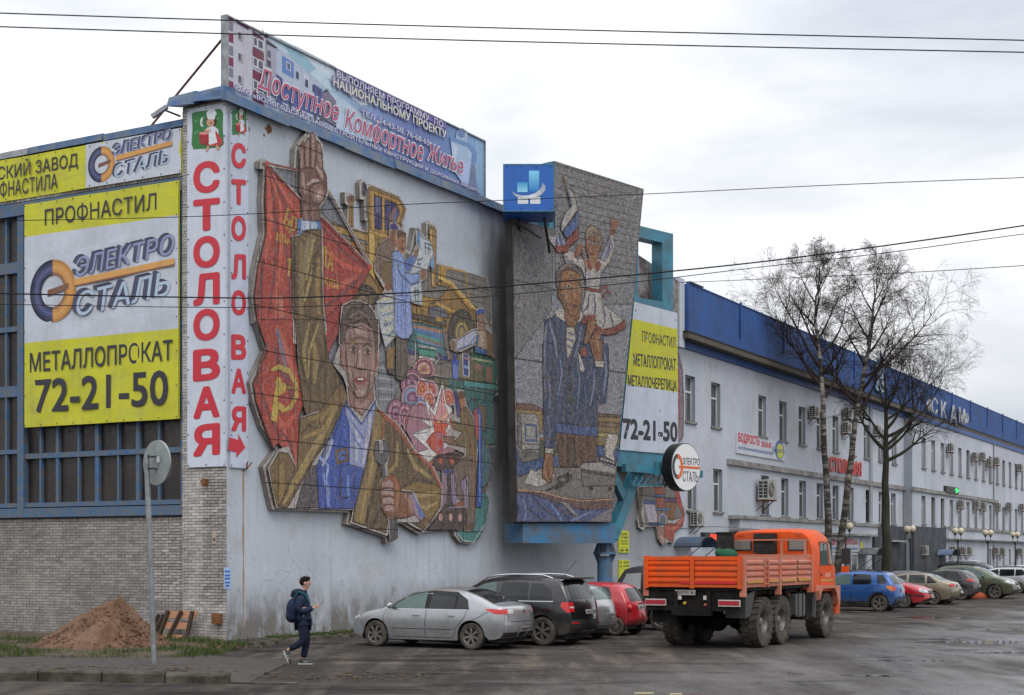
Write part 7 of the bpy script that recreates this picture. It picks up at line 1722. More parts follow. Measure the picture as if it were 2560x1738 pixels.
mb=MB(BLK_P);mb.box(.24,.50,-.68,.68,1.665,1.70);mb.build('spoiler',c.t);mb=MB(DARKM);mb.tube([(.62,.3,1.74),(.25,.3,2.15)],.006,4);mb.build('aerial',c.t)
c=Car('parked_car','silver hatchback almost hidden between the black and red cars',(1.60,39.55),HV,3.9,1.68,[(0,.58),(.02,.85),(.12,1.0),(.42,1.38),(.9,1.46),(1.8,1.48),(2.3,1.40),(2.9,1.08),(3.5,.92),(3.85,.7),(3.9,.5)],.95,.75,3.15,.29,SIL,('r',1),group='cars parked nose-in along the hall wall')
c.deck('rear_window',CGL2,.17,.40,(-.85,.85));c.sidepart('side_window',CGL,[(.6,1.0),(1.8,.98),(1.75,1.38),(.8,1.36)])
c.endplate('rear_bumper',SIL,.32,.58,-.72,.72,off=.03);c.plate(.66,True,'К205ОЕ35')
for sd in(1,-1):c.endplate('tail_light',TL,.78,1.0,sd*.64,sd*.76,off=.012)
c=Car('parked_car','small bright red hatchback beside the blue post',G(1536,1590),HV,3.5,1.5,[(0,.52),(.02,.72),(.07,.92),(.40,1.36),(.62,1.44),(1.3,1.48),(1.9,1.44),(2.3,1.22),(2.65,.98),(3.1,.85),(3.42,.66),(3.5,.45)],.93,.56,2.90,.27,REDP,('r',1),rim='cover',group='cars parked nose-in along the hall wall',crown=.04)
c.sidepart('side_window',CGL,[(.66,.97),(1.25,.95),(1.25,1.38),(.82,1.37),(.70,1.2)]);c.sidepart('side_window',CGL,[(1.32,.95),(2.25,.93),(2.1,1.18),(1.85,1.35),(1.32,1.38)])
c.deck('rear_window',CGL,.11,.37,(-.8,.8),(-.78,.78));c.deck('windscreen',CGL,2.0,2.6,(-.9,.9));c.plate(.80,True,'У087ОН35');c.line([(1.28,.93),(1.30,.3)]);c.line([(2.3,.9),(2.25,.3)]);c.line([(.55,.95),(.85,.7),(.9,.55)]);c.handle((.95,),.82,BLKP);c.handle((1.9,),.8,BLKP)
for sd in(1,-1):
 mb=MB(TL);p=Vector(c.D(.03,sd*.60,.76));mb.smooth=True;mb.sphere((p.x+.02,p.y,p.z+.03),.10,12,8,(.45,1,.95));mb.build('tail_light',c.t)
c.endplate('rear_bumper',REDP,.30,.52,-.64,.64,off=.03);c.endplate('wiper_base',BLKP,.895,.925,-.16,.16,off=.03,nz=1);c.mirrors(2.15,.97)
c=Car('parked_car','bright blue crossover with dirty doors behind the birch trunks',G(2197,1529),HV,4.13,1.76,[(0,.60),(.02,.85),(.10,1.05),(.42,1.42),(.58,1.53),(1.2,1.585),(2.0,1.59),(2.6,1.50),(3.1,1.20),(3.3,1.08),(3.8,.96),(4.05,.76),(4.13,.52)],1.05,.78,3.28,.335,BLUP,('r',1),flare=BLKP,bump_mat=BLKP,rim='five',group='cars parked in front of the office wing')
c.sidepart('side_window',CGL,[(.42,1.13),(.82,1.08),(.9,1.46),(.62,1.46)]);c.sidepart('side_window',CGL,[(1.05,1.08),(1.85,1.07),(1.85,1.49),(1.15,1.47)]);c.sidepart('side_window',CGL2,[(1.95,1.07),(2.85,1.05),(2.6,1.36),(2.4,1.46),(1.95,1.49)]);c.sidepart('side_window',CGL,[(2.90,1.06),(3.2,1.08),(2.78,1.33)])
c.deck('rear_window',CGL,.13,.42,(-.84,.84),(-.8,.8));c.deck('windscreen',CGL,2.65,3.2,(-.9,.9));c.sidepart('tail_light',TLO,[(.02,.84),(.08,1.02),(.42,1.04),(.46,.96),(.2,.82)],off=.01)
for sd in(1,-1):c.endplate('tail_light',TL,.84,1.02,sd*.66,sd*.80,off=.012)
c.plate(.86,True,'');c.line([(1.0,1.05),(1.02,.75),(1.2,.4)]);c.line([(1.9,1.05),(1.92,.4)]);c.line([(2.95,1.0),(2.85,.4)]);c.handle((1.2,2.1),.93);c.mirrors(2.75,1.1);c.rails(.7,2.3);c.endplate('rear_bumper_trim',GREYP,.34,.5,-.7,.7,off=.02)
c=Car('parked_car','red saloon parked nose to the road behind the blue crossover',G(2258,1520),HR,4.51,1.73,[(0,.55),(.03,.85),(.10,1.0),(.7,1.02),(1.2,1.30),(1.6,1.42),(2.3,1.44),(2.8,1.36),(3.3,1.06),(3.5,1.0),(4.1,.88),(4.42,.74),(4.50,.58),(4.51,.42)],.92,.95,3.46,.31,REDP,('f',-1),rim='cover',group='cars parked in front of the office wing')
c.sidepart('headlight',HL,[(4.18,.70),(4.46,.66),(4.47,.78),(4.22,.84)],off=.01);c.line([(3.5,.58),(4.47,.50)],.07,BLKP,'bumper_strip');c.endplate('grille',DARKM,.58,.78,-.36,.36,rear=False,off=.02);c.endplate('lower_grille',DARKM,.30,.42,-.5,.5,rear=False,off=.02);c.plate(.48,False);c.deck('windscreen',CGL,2.85,3.38,(-.9,.9));c.sidepart('side_window',CGL,[(1.3,.98),(3.1,.98),(2.7,1.32),(1.7,1.35)]);c.line([(3.35,.95),(3.3,.3)])
for sd in(1,-1):c.endplate('headlight',HL,.66,.80,sd*.40,sd*.78,rear=False,off=.014)
c=Car('parked_car','beige saloon with boxy boot behind the red saloon',G(2333,1512),HV,4.5,1.66,[(0,.60),(.02,.85),(.05,1.0),(.55,1.05),(1.15,1.33),(1.5,1.40),(2.3,1.42),(2.8,1.32),(3.3,1.02),(4.2,.86),(4.45,.7),(4.5,.5)],.93,.98,3.5,.29,BEI,('r',1),group='cars parked in front of the office wing')
c.sidepart('side_window',CGL,[(.80,.99),(1.28,.97),(1.28,1.32),(1.15,1.28)]);c.sidepart('side_window',CGL,[(1.34,.97),(2.1,.96),(2.1,1.35),(1.4,1.34)]);c.sidepart('side_window',CGL,[(2.18,.96),(3.1,.95),(2.8,1.25),(2.2,1.35)]);c.deck('rear_window',CGL2,.6,1.1,(-.86,.86));c.plate(.86,True)
for sd in(1,-1):c.endplate('tail_light',TL,.82,.96,sd*.5,sd*.77,off=.012)
c.sidepart('tail_light',TL,[(.02,.82),(.05,.96),(.2,.96),(.2,.82)],off=.01);c.line([(1.3,.95),(1.35,.4)]);c.endplate('rear_bumper',BEI,.34,.58,-.76,.76,off=.03)
c=Car('parked_car','grey compact car showing only its headlight beside the beige saloon',G(2352,1509),HR,4.1,1.72,[(0,.55),(.1,1.0),(.5,1.40),(1.6,1.48),(2.3,1.4),(2.9,1.05),(3.6,.92),(4.02,.74),(4.1,.48)],.95,.8,3.3,.30,GREYP,('f',-1),group='cars parked in front of the office wing')
c.sidepart('headlight',HL,[(3.6,.74),(3.98,.66),(4.0,.78),(3.66,.88)],off=.01);c.endplate('grille',DARKM,.60,.74,-.4,.4,rear=False,off=.02);c.endplate('lower_grille',DARKM,.28,.46,-.6,.6,rear=False,off=.02);c.plate(.53,False);c.endplate('chrome_strip',CHROME,.70,.73,-.35,.35,rear=False,off=.03,nz=1);c.deck('windscreen',CGL,2.35,2.85,(-.9,.9))
for sd in(1,-1):c.endplate('headlight',HL,.66,.80,sd*.42,sd*.74,rear=False,off=.014)
c=Car('parked_car','muddy dark hatchback between the beige saloon and the olive car',G(2402,1500),HV,4.2,1.79,[(0,.60),(.02,.85),(.12,1.05),(.5,1.36),(.75,1.45),(1.6,1.48),(2.2,1.44),(2.9,1.1),(3.4,.95),(4.1,.7),(4.2,.5)],1.0,.75,3.38,.32,DKP,('r',1),group='cars parked in front of the office wing')
c.deck('rear_window',CGL,.16,.55,(-.85,.85));c.sidepart('side_window',CGL,[(.75,1.1),(1.5,1.03),(1.5,1.39),(1.0,1.37)]);c.sidepart('side_window',CGL,[(1.57,1.03),(2.8,1.0),(2.3,1.32),(1.57,1.40)]);c.sidepart('tail_light',TL,[(.04,.9),(.15,1.04),(.5,1.06),(.4,.96)],off=.01);c.plate(.7,True)
for sd in(1,-1):c.endplate('tail_light',TL,.92,1.04,sd*.58,sd*.8,off=.012)
c.sidepart('side_window_frame',BLKP,[(.70,1.06),(2.9,1.0),(2.3,1.36),(1.5,1.43),(.95,1.40)],off=.003)
c=Car('parked_car','olive green sport utility car parked nose to the road beside the orange boulders',G(2486,1497),HR,4.75,1.85,[(0,.62),(.04,.95),(.2,1.15),(.75,1.55),(1.1,1.63),(2.1,1.67),(2.8,1.60),(3.4,1.28),(3.65,1.12),(4.2,1.02),(4.6,.86),(4.73,.66),(4.75,.48)],1.05,.95,3.67,.355,GRN,('f',-1),clear=.24,rim='five',group='cars parked in front of the office wing')
c.sidepart('side_window',CGL,[(.78,1.18),(1.2,1.12),(1.25,1.50),(1.05,1.50)]);c.sidepart('side_window',CGL,[(1.28,1.12),(2.1,1.1),(2.1,1.56),(1.35,1.53)]);c.sidepart('side_window',CGL2,[(2.18,1.1),(3.3,1.08),(2.9,1.42),(2.6,1.52),(2.18,1.56)]);c.deck('windscreen',CGL2,2.85,3.5,(-.9,.9));c.sidepart('headlight',HL,[(4.15,.86),(4.62,.74),(4.66,.86),(4.3,.98)],off=.01)
for sd in(1,-1):c.endplate('headlight',HL,.76,.88,sd*.45,sd*.78,rear=False,off=.014)
c.line([(2.14,1.08),(2.16,.4)]);c.line([(3.45,1.05),(3.35,.4)]);c.line([(1.22,1.1),(1.3,.6)]);c.handle((1.5,2.4),.95,CHROME);c.mirrors(3.1,1.12);c.rails(.9,2.6);c.endplate('grille',DARKM,.70,.86,-.4,.4,rear=False,off=.02);c.endplate('bumper_trim',GREYP,.30,.45,-.7,.7,rear=False,off=.02);c.plate(.55,False)
mb=MB(GRN);mb.box(.35,.75,-.65,.65,1.50,1.54);mb.build('spoiler',c.t)
px=(2470,1470);c=Car('parked_car','black people carrier with silver roof rails behind the olive and white cars',G(2480,1474),HR,4.95,1.93,[(0,.65),(.05,1.0),(.2,1.35),(.4,1.66),(1.0,1.75),(2.6,1.78),(3.3,1.66),(3.95,1.22),(4.5,1.05),(4.9,.8),(4.95,.5)],1.15,1.0,3.85,.37,BLK_P,('f',-1),clear=.24,group='cars parked in front of the office wing')
c.sidepart('side_window',CGL,[(.5,1.22),(3.5,1.2),(3.0,1.56),(2.6,1.65),(.8,1.64)]);c.deck('windscreen',CGL2,3.25,3.9,(-.9,.9));c.rails(.5,3.0,CHROME,.06)
c=Car('parked_car','pale silver estate car at the far end, rear towards the road',G(2545,1484),HV,4.5,1.75,[(0,.60),(.02,.9),(.12,1.1),(.42,1.40),(.6,1.48),(2.0,1.50),(2.6,1.42),(3.2,1.08),(4.2,.88),(4.45,.7),(4.5,.5)],.98,.95,3.6,.31,WHP,('r',1),group='cars parked in front of the office wing')
c.sidepart('side_window',CGL,[(.45,1.08),(1.1,1.02),(1.1,1.40),(.7,1.40)]);c.sidepart('side_window',CGL,[(1.17,1.02),(2.0,1.01),(2.0,1.41),(1.17,1.41)]);c.sidepart('side_window',CGL,[(2.07,1.0),(3.0,1.0),(2.6,1.32),(2.07,1.42)]);c.sidepart('tail_light',TL,[(.02,.8),(.1,1.08),(.24,1.1),(.26,.8)],off=.01);c.deck('rear_window',CGL,.15,.42,(-.84,.84));c.rails(.6,2.4,BLKP)
for sd in(1,-1):c.endplate('tail_light',TL,.8,1.05,sd*.62,sd*.78,off=.012)
c=Car('parked_car','silver car cut off by the right edge of the picture',G(2600,1462),HR,4.4,1.75,[(0,.60),(.1,1.0),(.8,1.40),(2.0,1.48),(2.6,1.4),(3.2,1.05),(4.2,.88),(4.4,.5)],.98,.95,3.6,.31,WHP,('f',-1),group='cars parked in front of the office wing')
c.sidepart('side_window',CGL2,[(.7,1.03),(3.0,1.0),(2.6,1.32),(1.0,1.36)])
JP=M('matt_black_paint',(.014,.015,.018),.5,var=.15,dirt=.35,dirtcol=(.06,.055,.05))
jx,jy=G(1652,1577);c=Car('parked_jeep','old matt black jeep with boxy cab behind the orange truck',(jx,jy),HV,4.02,1.75,[(0,.70),(.02,1.2),(.05,1.65),(.15,1.83),(.4,1.88),(1.4,1.92),(1.95,1.88),(2.12,1.80),(2.35,1.42),(2.45,1.18),(3.2,1.14),(3.8,1.08),(3.98,.92),(4.02,.6)],1.18,.85,3.2,.38,JP,('r',1),tumble=.10,clear=.32,bow=.03,rim='steel',group='cars parked nose-in along the hall wall',nend=.05)
c.sidepart('side_window',M('clear_jeep_glass',(.26,.28,.28),.1,var=.15,scale=2,spec=.8),[(1.52,1.24),(2.22,1.24),(2.0,1.70),(1.52,1.73)],(1,));c.sidepart('side_window',MC['clear_jeep_glass'],[(.75,1.24),(1.38,1.24),(1.38,1.73),(.75,1.73)],(1,));c.sidepart('side_window',CGL,[(.15,1.24),(.62,1.24),(.62,1.72),(.2,1.70)],(1,))
c.sidepart('side_window',MC['clear_jeep_glass'],[(.75,1.24),(2.2,1.24),(2.0,1.70),(.75,1.73)],(-1,));c.deck('windscreen',CGL2,2.16,2.42,(-.9,.9));c.line([(1.45,1.9),(1.45,.5)],.02);c.line([(1.92,1.27),(1.90,1.8)],.025,JP,'quarter_light_bar')
c.line([(.65,1.9),(.70,.8)],.02);c.endplate('reflector_strip',TL,.92,1.0,.5,.8,off=.02)
BO_=M('orange_painted_stone',(.55,.10,.04),.7,var=.2,dirt=.4)
for i,(px,py,r_)in enumerate(((2417,1493,.38),(2436,1488,.32),(2450,1496,.50),(2463,1489,.3))):
 x,y=G(px,py);mb=MB(BO_);mb.smooth=True;mb.sphere((0,0,.05),r_,12,8,(1.1,.9,.85));random.seed(i);mb.v=[(a*U(.9,1.1),b*U(.9,1.1),max(-.05,c_)*U(.92,1.05))for a,b,c_ in mb.v]
 o=mb.build('boulder',None,weld=True);o.location=(x,y,0);setp(o,('orange painted boulder by the muddy hatchback, leftmost of four','small orange boulder behind the largest one','largest orange painted boulder before the olive car','small orange boulder beside the wheel of the olive car')[i],'boulder','orange painted boulders')
random.seed(5)
x,y=G(2068,1533)
t=thing('sandwich_board','small yellow board standing low in front of the truck','sign',at=(x,y,0));mb=MB(PAINTC);mb.col=lin('#b5b82a',1.2);mb.box(x-.25,x+.25,y,y+.03,.35,1.05);mb.build('plate',t);mb=MB(BLUI);mb.box(x-.1,x+.1,y-.004,y,.85,1.0);mb.build('mark',t);mb=MB(M('brown_timber',(.1,.05,.03),.8));mb.box(x-.04,x+.04,y+.03,y+.08,0,.5);mb.build('leg',t)
# the orange truck
ORG=M('orange_truck_paint',(.72,.075,.003),.6,var=.08,dirt=.45,dirtcol=(.36,.085,.03),dscale=2.2,coat=.1,zdirt=(.9,2.1,.6))
ORF=M('faded_orange_paint',(.52,.12,.06),.65,var=.14,dirt=.7,dirtcol=(.42,.20,.15),dscale=4)
TRD=M('truck_dirt_black',(.006,.006,.006),.75,var=.3,dirt=.6,dirtcol=(.022,.019,.016),dscale=3,bump=.3,spec=.1)
TK=thing('flatbed_truck','big orange off-road flatbed truck with dropside body, driving away','truck',at=(0,0,0))
TK.location=(4.35,35.75,0);TK.rotation_euler=(0,0,R(60.5))
Z0,Z1,BL,HWD=1.50,2.24,5.12,1.25
def tp(name,mat,fn,par=None,**k):mb=MB(mat);fn(mb);return mb.build(name,par or TK,org=(0,0,0),**k)
def corr(mb,p0,p1,nrm,z0,z1,nr,d=.035):
 """ribbed steel board between two ground points"""
 p0,p1,n=Vector((*p0,0)),Vector((*p1,0)),Vector((*nrm,0));h=(z1-z0)/nr
 for i in range(nr):
  za=z0+i*h;L=[(0,.0),(.16,.0),(.34,d),(.72,d),(.9,.0),(1,0)]
  for(a,da),(b,db)in zip(L,L[1:]):
   A,B_=za+a*h,za+b*h
   mb.poly([(p0+n*da)+Vector((0,0,A)),(p1+n*da)+Vector((0,0,A)),(p1+n*db)+Vector((0,0,B_)),(p0+n*db)+Vector((0,0,B_))])
tp('bed_floor',TRD,lambda m:m.box(0.02,BL,-HWD+.02,HWD-.02,Z0-.08,Z0))
tg=tp('tailgate',ORG,lambda m:m.box(-.0,.035,-HWD,HWD,Z0+.001,Z1))
for a,b in((HWD-.1,.07),(-.07,-HWD+.1)):tp('ribbed_panel',ORG,lambda m:corr(m,(-.006,a),(-.006,b),(-1,0),Z0+.08,Z1-.10,4),tg)
for y in(HWD-.05,0,-HWD+.05):tp('gate_post',ORG,lambda m:m.box(-.05,0,y-.05,y+.05,Z0-.03,Z1+.01),tg)
tp('gate_rail',ORG,lambda m:(m.box(-.035,0,-HWD+.1,HWD-.1,Z1-.09,Z1)),tg);tp('gate_rail',ORG,lambda m:m.box(-.035,0,-HWD+.1,HWD-.1,Z0,Z0+.06),tg)
tp('reflective_strip',TL,lambda m:m.box(-.046,-.04,-HWD+.12,.35,Z0+.085,Z0+.15),tg)
for sd in(-1,1):
 y=sd*HWD;sb=tp('dropside',ORF,lambda m:m.box(.08,BL,y-.02,y+.02,Z0,Z1))
 for a,b in((.18,1.35),(1.72,2.45),(2.65,3.85),(3.93,5.0)):
  tp('ribbed_panel',ORF,lambda m:corr(m,(b,y+sd*.022)if sd>0 else(a,y-.022),(a,y+sd*.022)if sd>0 else(b,y-.022),(0,sd),Z0+.08,Z1-.08,4),sb)
  tp('reflective_strip',M('yellow_strip',(.45,.22,.02),.5),lambda m:m.box(a+.04,b-.04,y+sd*.06-.004,y+sd*.06+.004,Z0+.1,Z0+.16),sb)
 for x in(.08,2.55,BL-.05):tp('side_post',ORF,lambda m:(m.box(x-.05,x+.05,y-.07,y+.07,Z0-.22,Z1+.02)),sb)
 for x in(1.40,1.68):tp('ladder_rail',ORF,lambda m:m.box(x-.02,x+.02,y+sd*.05-.02,y+sd*.05+.03,Z0-.02,Z1-.02),sb)
 for k in range(5):tp('ladder_rung',ORF,lambda m:m.box(1.42,1.66,y+sd*.07-.01,y+sd*.07+.015,Z0+.06+k*.14,Z0+.085+k*.14),sb)
tp('front_board',ORF,lambda m:m.box(BL-.04,BL,-HWD,HWD,Z0,Z1+.05));
for y in(-1.1,-.45,1.1):tp('headboard_post',ORF,lambda m:m.box(BL-.03,BL+.02,y-.03,y+.03,Z1+.05,Z1+.42))
tp('headboard_rail',ORF,lambda m:m.box(BL-.03,BL+.02,-1.2,1.2,Z1+.42,Z1+.46))
for y in(-.42,.42):tp('chassis_rail',TRD,lambda m:m.box(.15,6.9,y-.05,y+.05,.95,1.28))
for x in(.3,1.2,2.2,3.4,4.6):tp('cross_member',TRD,lambda m:m.box(x,x+.1,-1.15,1.15,1.28,1.42))
for y in(.95,-.95):tp('subframe_box',TRD,lambda m:m.box(.25,5.0,y-.12,y+.12,1.30,1.42))
tp('rear_crossbar',TRD,lambda m:m.box(-.02,.12,-1.22,1.22,.93,1.05));tp('bumper_beam',TRD,lambda m:m.box(-.12,.05,-.5,.5,.82,1.06));tp('rear_panel',TRD,lambda m:m.box(.06,.12,-1.2,1.2,1.05,1.42))
for sd in(-1,1):
 tp('tow_bracket',TRD,lambda m:m.box(-.06,.06,sd*.42-.04,sd*.42+.04,.98,1.4));lp=tp('lamp_cluster',TLW,lambda m:m.box(-.07,-.02,sd*.95-.27,sd*.95+.27,1.05,1.21));tp('lamp_lens',M('dull_red_lens',(.33,.012,.025),.4),lambda m:m.box(-.076,-.07,sd*.95-.26,sd*.95+.26,1.075,1.185),lp)
 tp('work_lamp',TLW,lambda m:m.box(-.03,.0,sd*.33-.045,sd*.33+.045,1.2,1.30))
tp('tow_coupling',M('yellow_coupling',(.45,.28,.03),.5),lambda m:m.cyl((-.16,.15,1.12),(-.1,.15,1.12),.035));tp('air_coupling',M('red_coupling',(.35,.08,.05),.5),lambda m:m.cyl((-.16,-.38,1.09),(-.1,-.38,1.09),.03))
pl=tp('number_plate',PLATE,lambda m:m.box(-.045,-.035,-.08,.44,1.31,1.43));
ob=letters('Е557ХУ 35',0,.46,0,.075,0,INK,pl,'plate_text',bold=.03,ext=0);ob.location=(-.05,.41,1.333);ob.rotation_euler=(0,0,R(-90))
def tyre_mesh():
 mb=MB(RUB);r_,w=.625,.21
 mb.lathe([(.28,-w*.75),(.40,-w),(.52,-w*1.04),(.585,-w*.98),(.59,0),(.585,w*.98),(.52,w*1.04),(.40,w),(.28,w*.75)],(0,0,0),'y',40)
 for k in range(22):
  for sd in(-1,1):
   a=2*math.pi*(k+(.5 if sd>0 else 0))/22;da=.075
   def pt(r2,t,y):return(r2*math.cos(t),y,r2*math.sin(t))
   mb.hexa([pt(.575,a-da,sd*w*1.03),pt(.575,a+da,sd*w*1.03),pt(.58,a+da+.08,sd*.02),pt(.58,a-da+.08,sd*.02),pt(r_-.008,a-da,sd*w*1.0),pt(r_-.008,a+da,sd*w*1.0),pt(r_,a+da+.07,sd*.02),pt(r_,a-da+.07,sd*.02)])
   mb.hexa([pt(.50,a-da*.8,sd*w*1.05),pt(.50,a+da*.8,sd*w*1.05),pt(.50,a+da*.8,sd*w*.98),pt(.50,a-da*.8,sd*w*.98),pt(r_-.012,a-da,sd*w*1.05),pt(r_-.012,a+da,sd*w*1.05),pt(r_-.012,a+da,sd*w*.98),pt(r_-.012,a-da,sd*w*.98)])
 return mb.mesh('tyre',ang=30)
def truckrim():
 mb=MB(STEELR,TRD);mb.lathe([(.285,-.17),(.275,-.14),(.255,-.10),(.235,.02),(.20,.03),(.11,.03)],(0,0,0),'y',28);mb.lathe([(.12,.03),(.11,-.10),(.07,-.13),(0,-.135)],(0,0,0),'y',16);mb.use(TRD)
 for k in range(8):a=k*math.pi/4;mb.cyl((.17*math.cos(a),.02,.17*math.sin(a)),(.17*math.cos(a),-.0,.17*math.sin(a)),.026,n=8)
 mb.lathe([(.28,.1),(0.0,.1)],(0,0,0),'y',20)
 return mb.mesh('rim',ang=30)
tm,rm_=tyre_mesh(),truckrim()
for x in(1.62,2.94,6.55):
 for sd in(-1,1):
  o=bpy.data.objects.new('wheel',tm);COL.objects.link(o);o.parent=TK;o.location=(x,sd*1.03,.625);o.rotation_euler=(0,x,0 if sd<0 else math.pi);q=bpy.data.objects.new('rim',rm_);COL.objects.link(q);q.parent=o
 tp('axle',TRD,lambda m:(m.cyl((x,-1.0,.62),(x,1.0,.62),.10,n=10),m.sphere((x,0,.62),.26,10,6)))
for sd in(-1,1):
 tp('leaf_spring',TRD,lambda m:(m.box(1.3,3.3,sd*.55-.06,sd*.55+.06,.78,.95)))
 tp('mudflap',M('mudguard_grey',(.07,.072,.075),.7,dirt=.5),lambda m:m.hexa([(.55,sd*.88-.25,.75),(.9,sd*.88-.25,.8),(.9,sd*.88+.25,.8),(.55,sd*.88+.25,.75),(.45,sd*.88-.3,1.3),(1.1,sd*.88-.3,1.42),(1.1,sd*.88+.3,1.42),(.45,sd*.88+.3,1.3)]))
tp('left_rear_box',TRD,lambda m:m.box(.2,.7,.5,1.15,.62,.93))
tk=tp('fuel_tank',M('tank_grey',(.05,.053,.055),.5,dirt=.5),lambda m:m.prism([(4.05,.72),(4.12,.66),(4.75,.66),(4.82,.72),(4.82,1.2),(4.75,1.26),(4.12,1.26),(4.05,1.2)],-1.2,-.55))
for x in(4.25,4.6):tp('tank_strap',DARKM,lambda m:m.box(x-.025,x+.025,-1.22,-1.2,.64,1.28),tk)
tp('battery_box',TRD,lambda m:m.box(5.0,5.6,-1.15,-.55,.55,1.35));tp('air_tank',TRD,lambda m:m.cyl((3.85,-.6,.62),(5.2,-.6,.62),.14));tp('transfer_case',TRD,lambda m:m.box(3.4,5.2,-.4,.4,.55,1.1));tp('exhaust_pipe',RUST,lambda m:m.tube([(3.85,-.7,1.45),(3.95,-1.0,1.42),(4.0,-1.02,1.2)],.05,8))
CX0,CX1=5.42,7.55;CW=1.22
def cabsec(x,wz):
 return[(x,y,z)for y,z in wz]
def cab(mb):
 mb.smooth=False
 prof=lambda w,zt,zb:[(-w,zb),(-w,1.95),(-w+.03,2.45),(-w+.13,zt-.17),(-w+.28,zt-.04),(-.5,zt+.03),(.5,zt+.03),(w-.28,zt-.04),(w-.13,zt-.17),(w-.03,2.45),(w,1.95),(w,zb)]
 S_=[(5.42,CW-.01,2.90,1.30),(5.48,CW,2.95,1.28),(6.5,CW,3.0,1.28),(6.98,CW,2.93,1.28),(7.16,CW-.03,2.78,1.28),(7.42,CW-.03,2.02,1.10),(7.50,CW-.04,1.9,1.0),(7.55,CW-.05,1.2,.9)]
 secs=[[(x,y,min(z,zt)if z>1.5 else z)for y,z in prof(w,zt,zb)]for x,w,zt,zb in S_]
 b=len(mb.v);n=12
 for s_ in secs:mb.v+=s_
 mb.smooth=True
 for i in range(len(secs)-1):
  for j in range(n-1):mb.face([b+i*n+j,b+i*n+j+1,b+(i+1)*n+j+1,b+(i+1)*n+j])
 mb.smooth=False;mb.face([b+j for j in range(n)][::-1]);mb.face([b+(len(secs)-1)*n+j for j in range(n)])
tp('cab',ORG,cab,weld=True,ang=35)
for a,b in((.55,1.02),(-1.02,-.55)):
 w_=tp('rear_window',M('cab_rear_glass',(.20,.185,.17),.3,var=.4,scale=14),lambda m:m.prism([(0,0)],0,0)if 0 else m.box(5.398,5.41,a,b,2.42,2.68));tp('window_seal',DARKM,lambda m:m.box(5.405,5.419,a-.035,b+.035,2.385,2.715),w_)
for sd in(-1,1):
 y=sd*(CW+.004);d=tp('door',ORG,lambda m:m.box(5.98,7.10,y-.004,y+.012*sd if sd>0 else y+.004,1.35,1.98)if sd>0 else m.box(5.98,7.10,y-.012,y+.004,1.35,1.98))
 g_=tp('side_window',CGL2,lambda m:m.poly([(6.05,sd*(CW+.012),2.02),(7.12,sd*(CW+.008),2.02),(6.98,sd*(CW-.04),2.60),(6.12,sd*(CW-.04),2.60)][::1 if sd<0 else-1]));tp('vent_bar',ORG,lambda m:m.beam((6.78,sd*(CW+.02),2.02),(6.76,sd*(CW-.03),2.6),.03,.03),g_)
 tp('window_seal',DARKM,lambda m:m.tube([(6.03,sd*(CW+.008),2.0),(7.15,sd*(CW+.004),2.0),(7.0,sd*(CW-.045),2.63),(6.1,sd*(CW-.045),2.63),(6.03,sd*(CW+.008),2.0)],.014,5),g_)
 tp('door_handle',DARKM,lambda m:m.box(6.02,6.16,y-.03,y+.03,1.72,1.76),d);tp('yellow_strip',M('yellow_strip',(.45,.22,.02),.5),lambda m:m.box(6.0,7.1,y-.016,y+.016,1.55,1.61),d)
 if sd<0:
  for i in range(5):tp('door_mark',M('white_mark',(.5,.42,.38),.6),lambda m:m.beam((6.45+i*.09,-CW-.014,1.66),(6.50+i*.09,-CW-.014,1.80-.03*(i%2)),.03,.004),d)
 tp('fender',ORF,lambda m:m.prism([(5.65,1.05),(5.80,1.28),(5.95,1.36),(6.98,1.36),(7.2,1.15),(7.3,.9),(7.45,.9),(7.48,1.42),(5.7,1.46),(5.6,1.3)],sd*1.24-.1,sd*1.24+.06))
 tp('mudguard',M('mudguard_grey',(.07,.072,.075),.7,dirt=.5),lambda m:m.hexa([(5.5,sd*1.0-.22,.6),(5.62,sd*1.0-.22,.6),(5.62,sd*1.0+.22,.6),(5.5,sd*1.0+.22,.6),(5.6,sd*1.0-.22,1.4),(5.75,sd*1.0-.22,1.4),(5.75,sd*1.0+.22,1.4),(5.6,sd*1.0+.22,1.4)]))
 mr=tp('mirror',DARKM,lambda m:m.box(7.38,7.46,sd*1.52-.12,sd*1.52+.12,2.02,2.45));tp('mirror_arm',DARKM,lambda m:(m.tube([(7.15,sd*1.15,2.70),(7.4,sd*1.5,2.62),(7.42,sd*1.52,2.4)],.022,6)),mr)
 tp('lower_mirror',ORG,lambda m:m.box(7.36,7.44,sd*1.50-.10,sd*1.50+.10,1.78,1.96))
 tp('headlamp_panel',ORG,lambda m:m.box(7.35,7.72,sd*.95-.3,sd*.95+.3,.62,1.05));tp('step',DARKM,lambda m:m.box(6.9,7.3,sd*1.2-.06,sd*1.2+.06,.50,.54))
tp('front_bumper',ORG,lambda m:m.box(7.5,7.72,-.65,.65,.66,1.02));tp('windscreen',CGL,lambda m:m.poly([(7.43,1.08,2.05),(7.43,-1.08,2.05),(7.185,-1.0,2.75),(7.185,1.0,2.75)]))
for y in(-.9,-.83,-.76,.9,.83,.76):tp('rivet',DARKM,lambda m:m.box(5.40,5.42,y-.012,y+.012,2.78,2.80))
ai=tp('air_cleaner',BLKP,lambda m:m.box(5.02+.16,5.40,-.22,.38,2.32,2.86));
for k in range(4):tp('cleaner_rib',BLKP,lambda m:m.box(5.165,5.18,-.2,.36,2.37+k*.12,2.41+k*.12),ai)
tp('cleaner_neck',TRD,lambda m:m.cyl((5.28,.08,1.6),(5.28,.08,2.32),.14),ai)
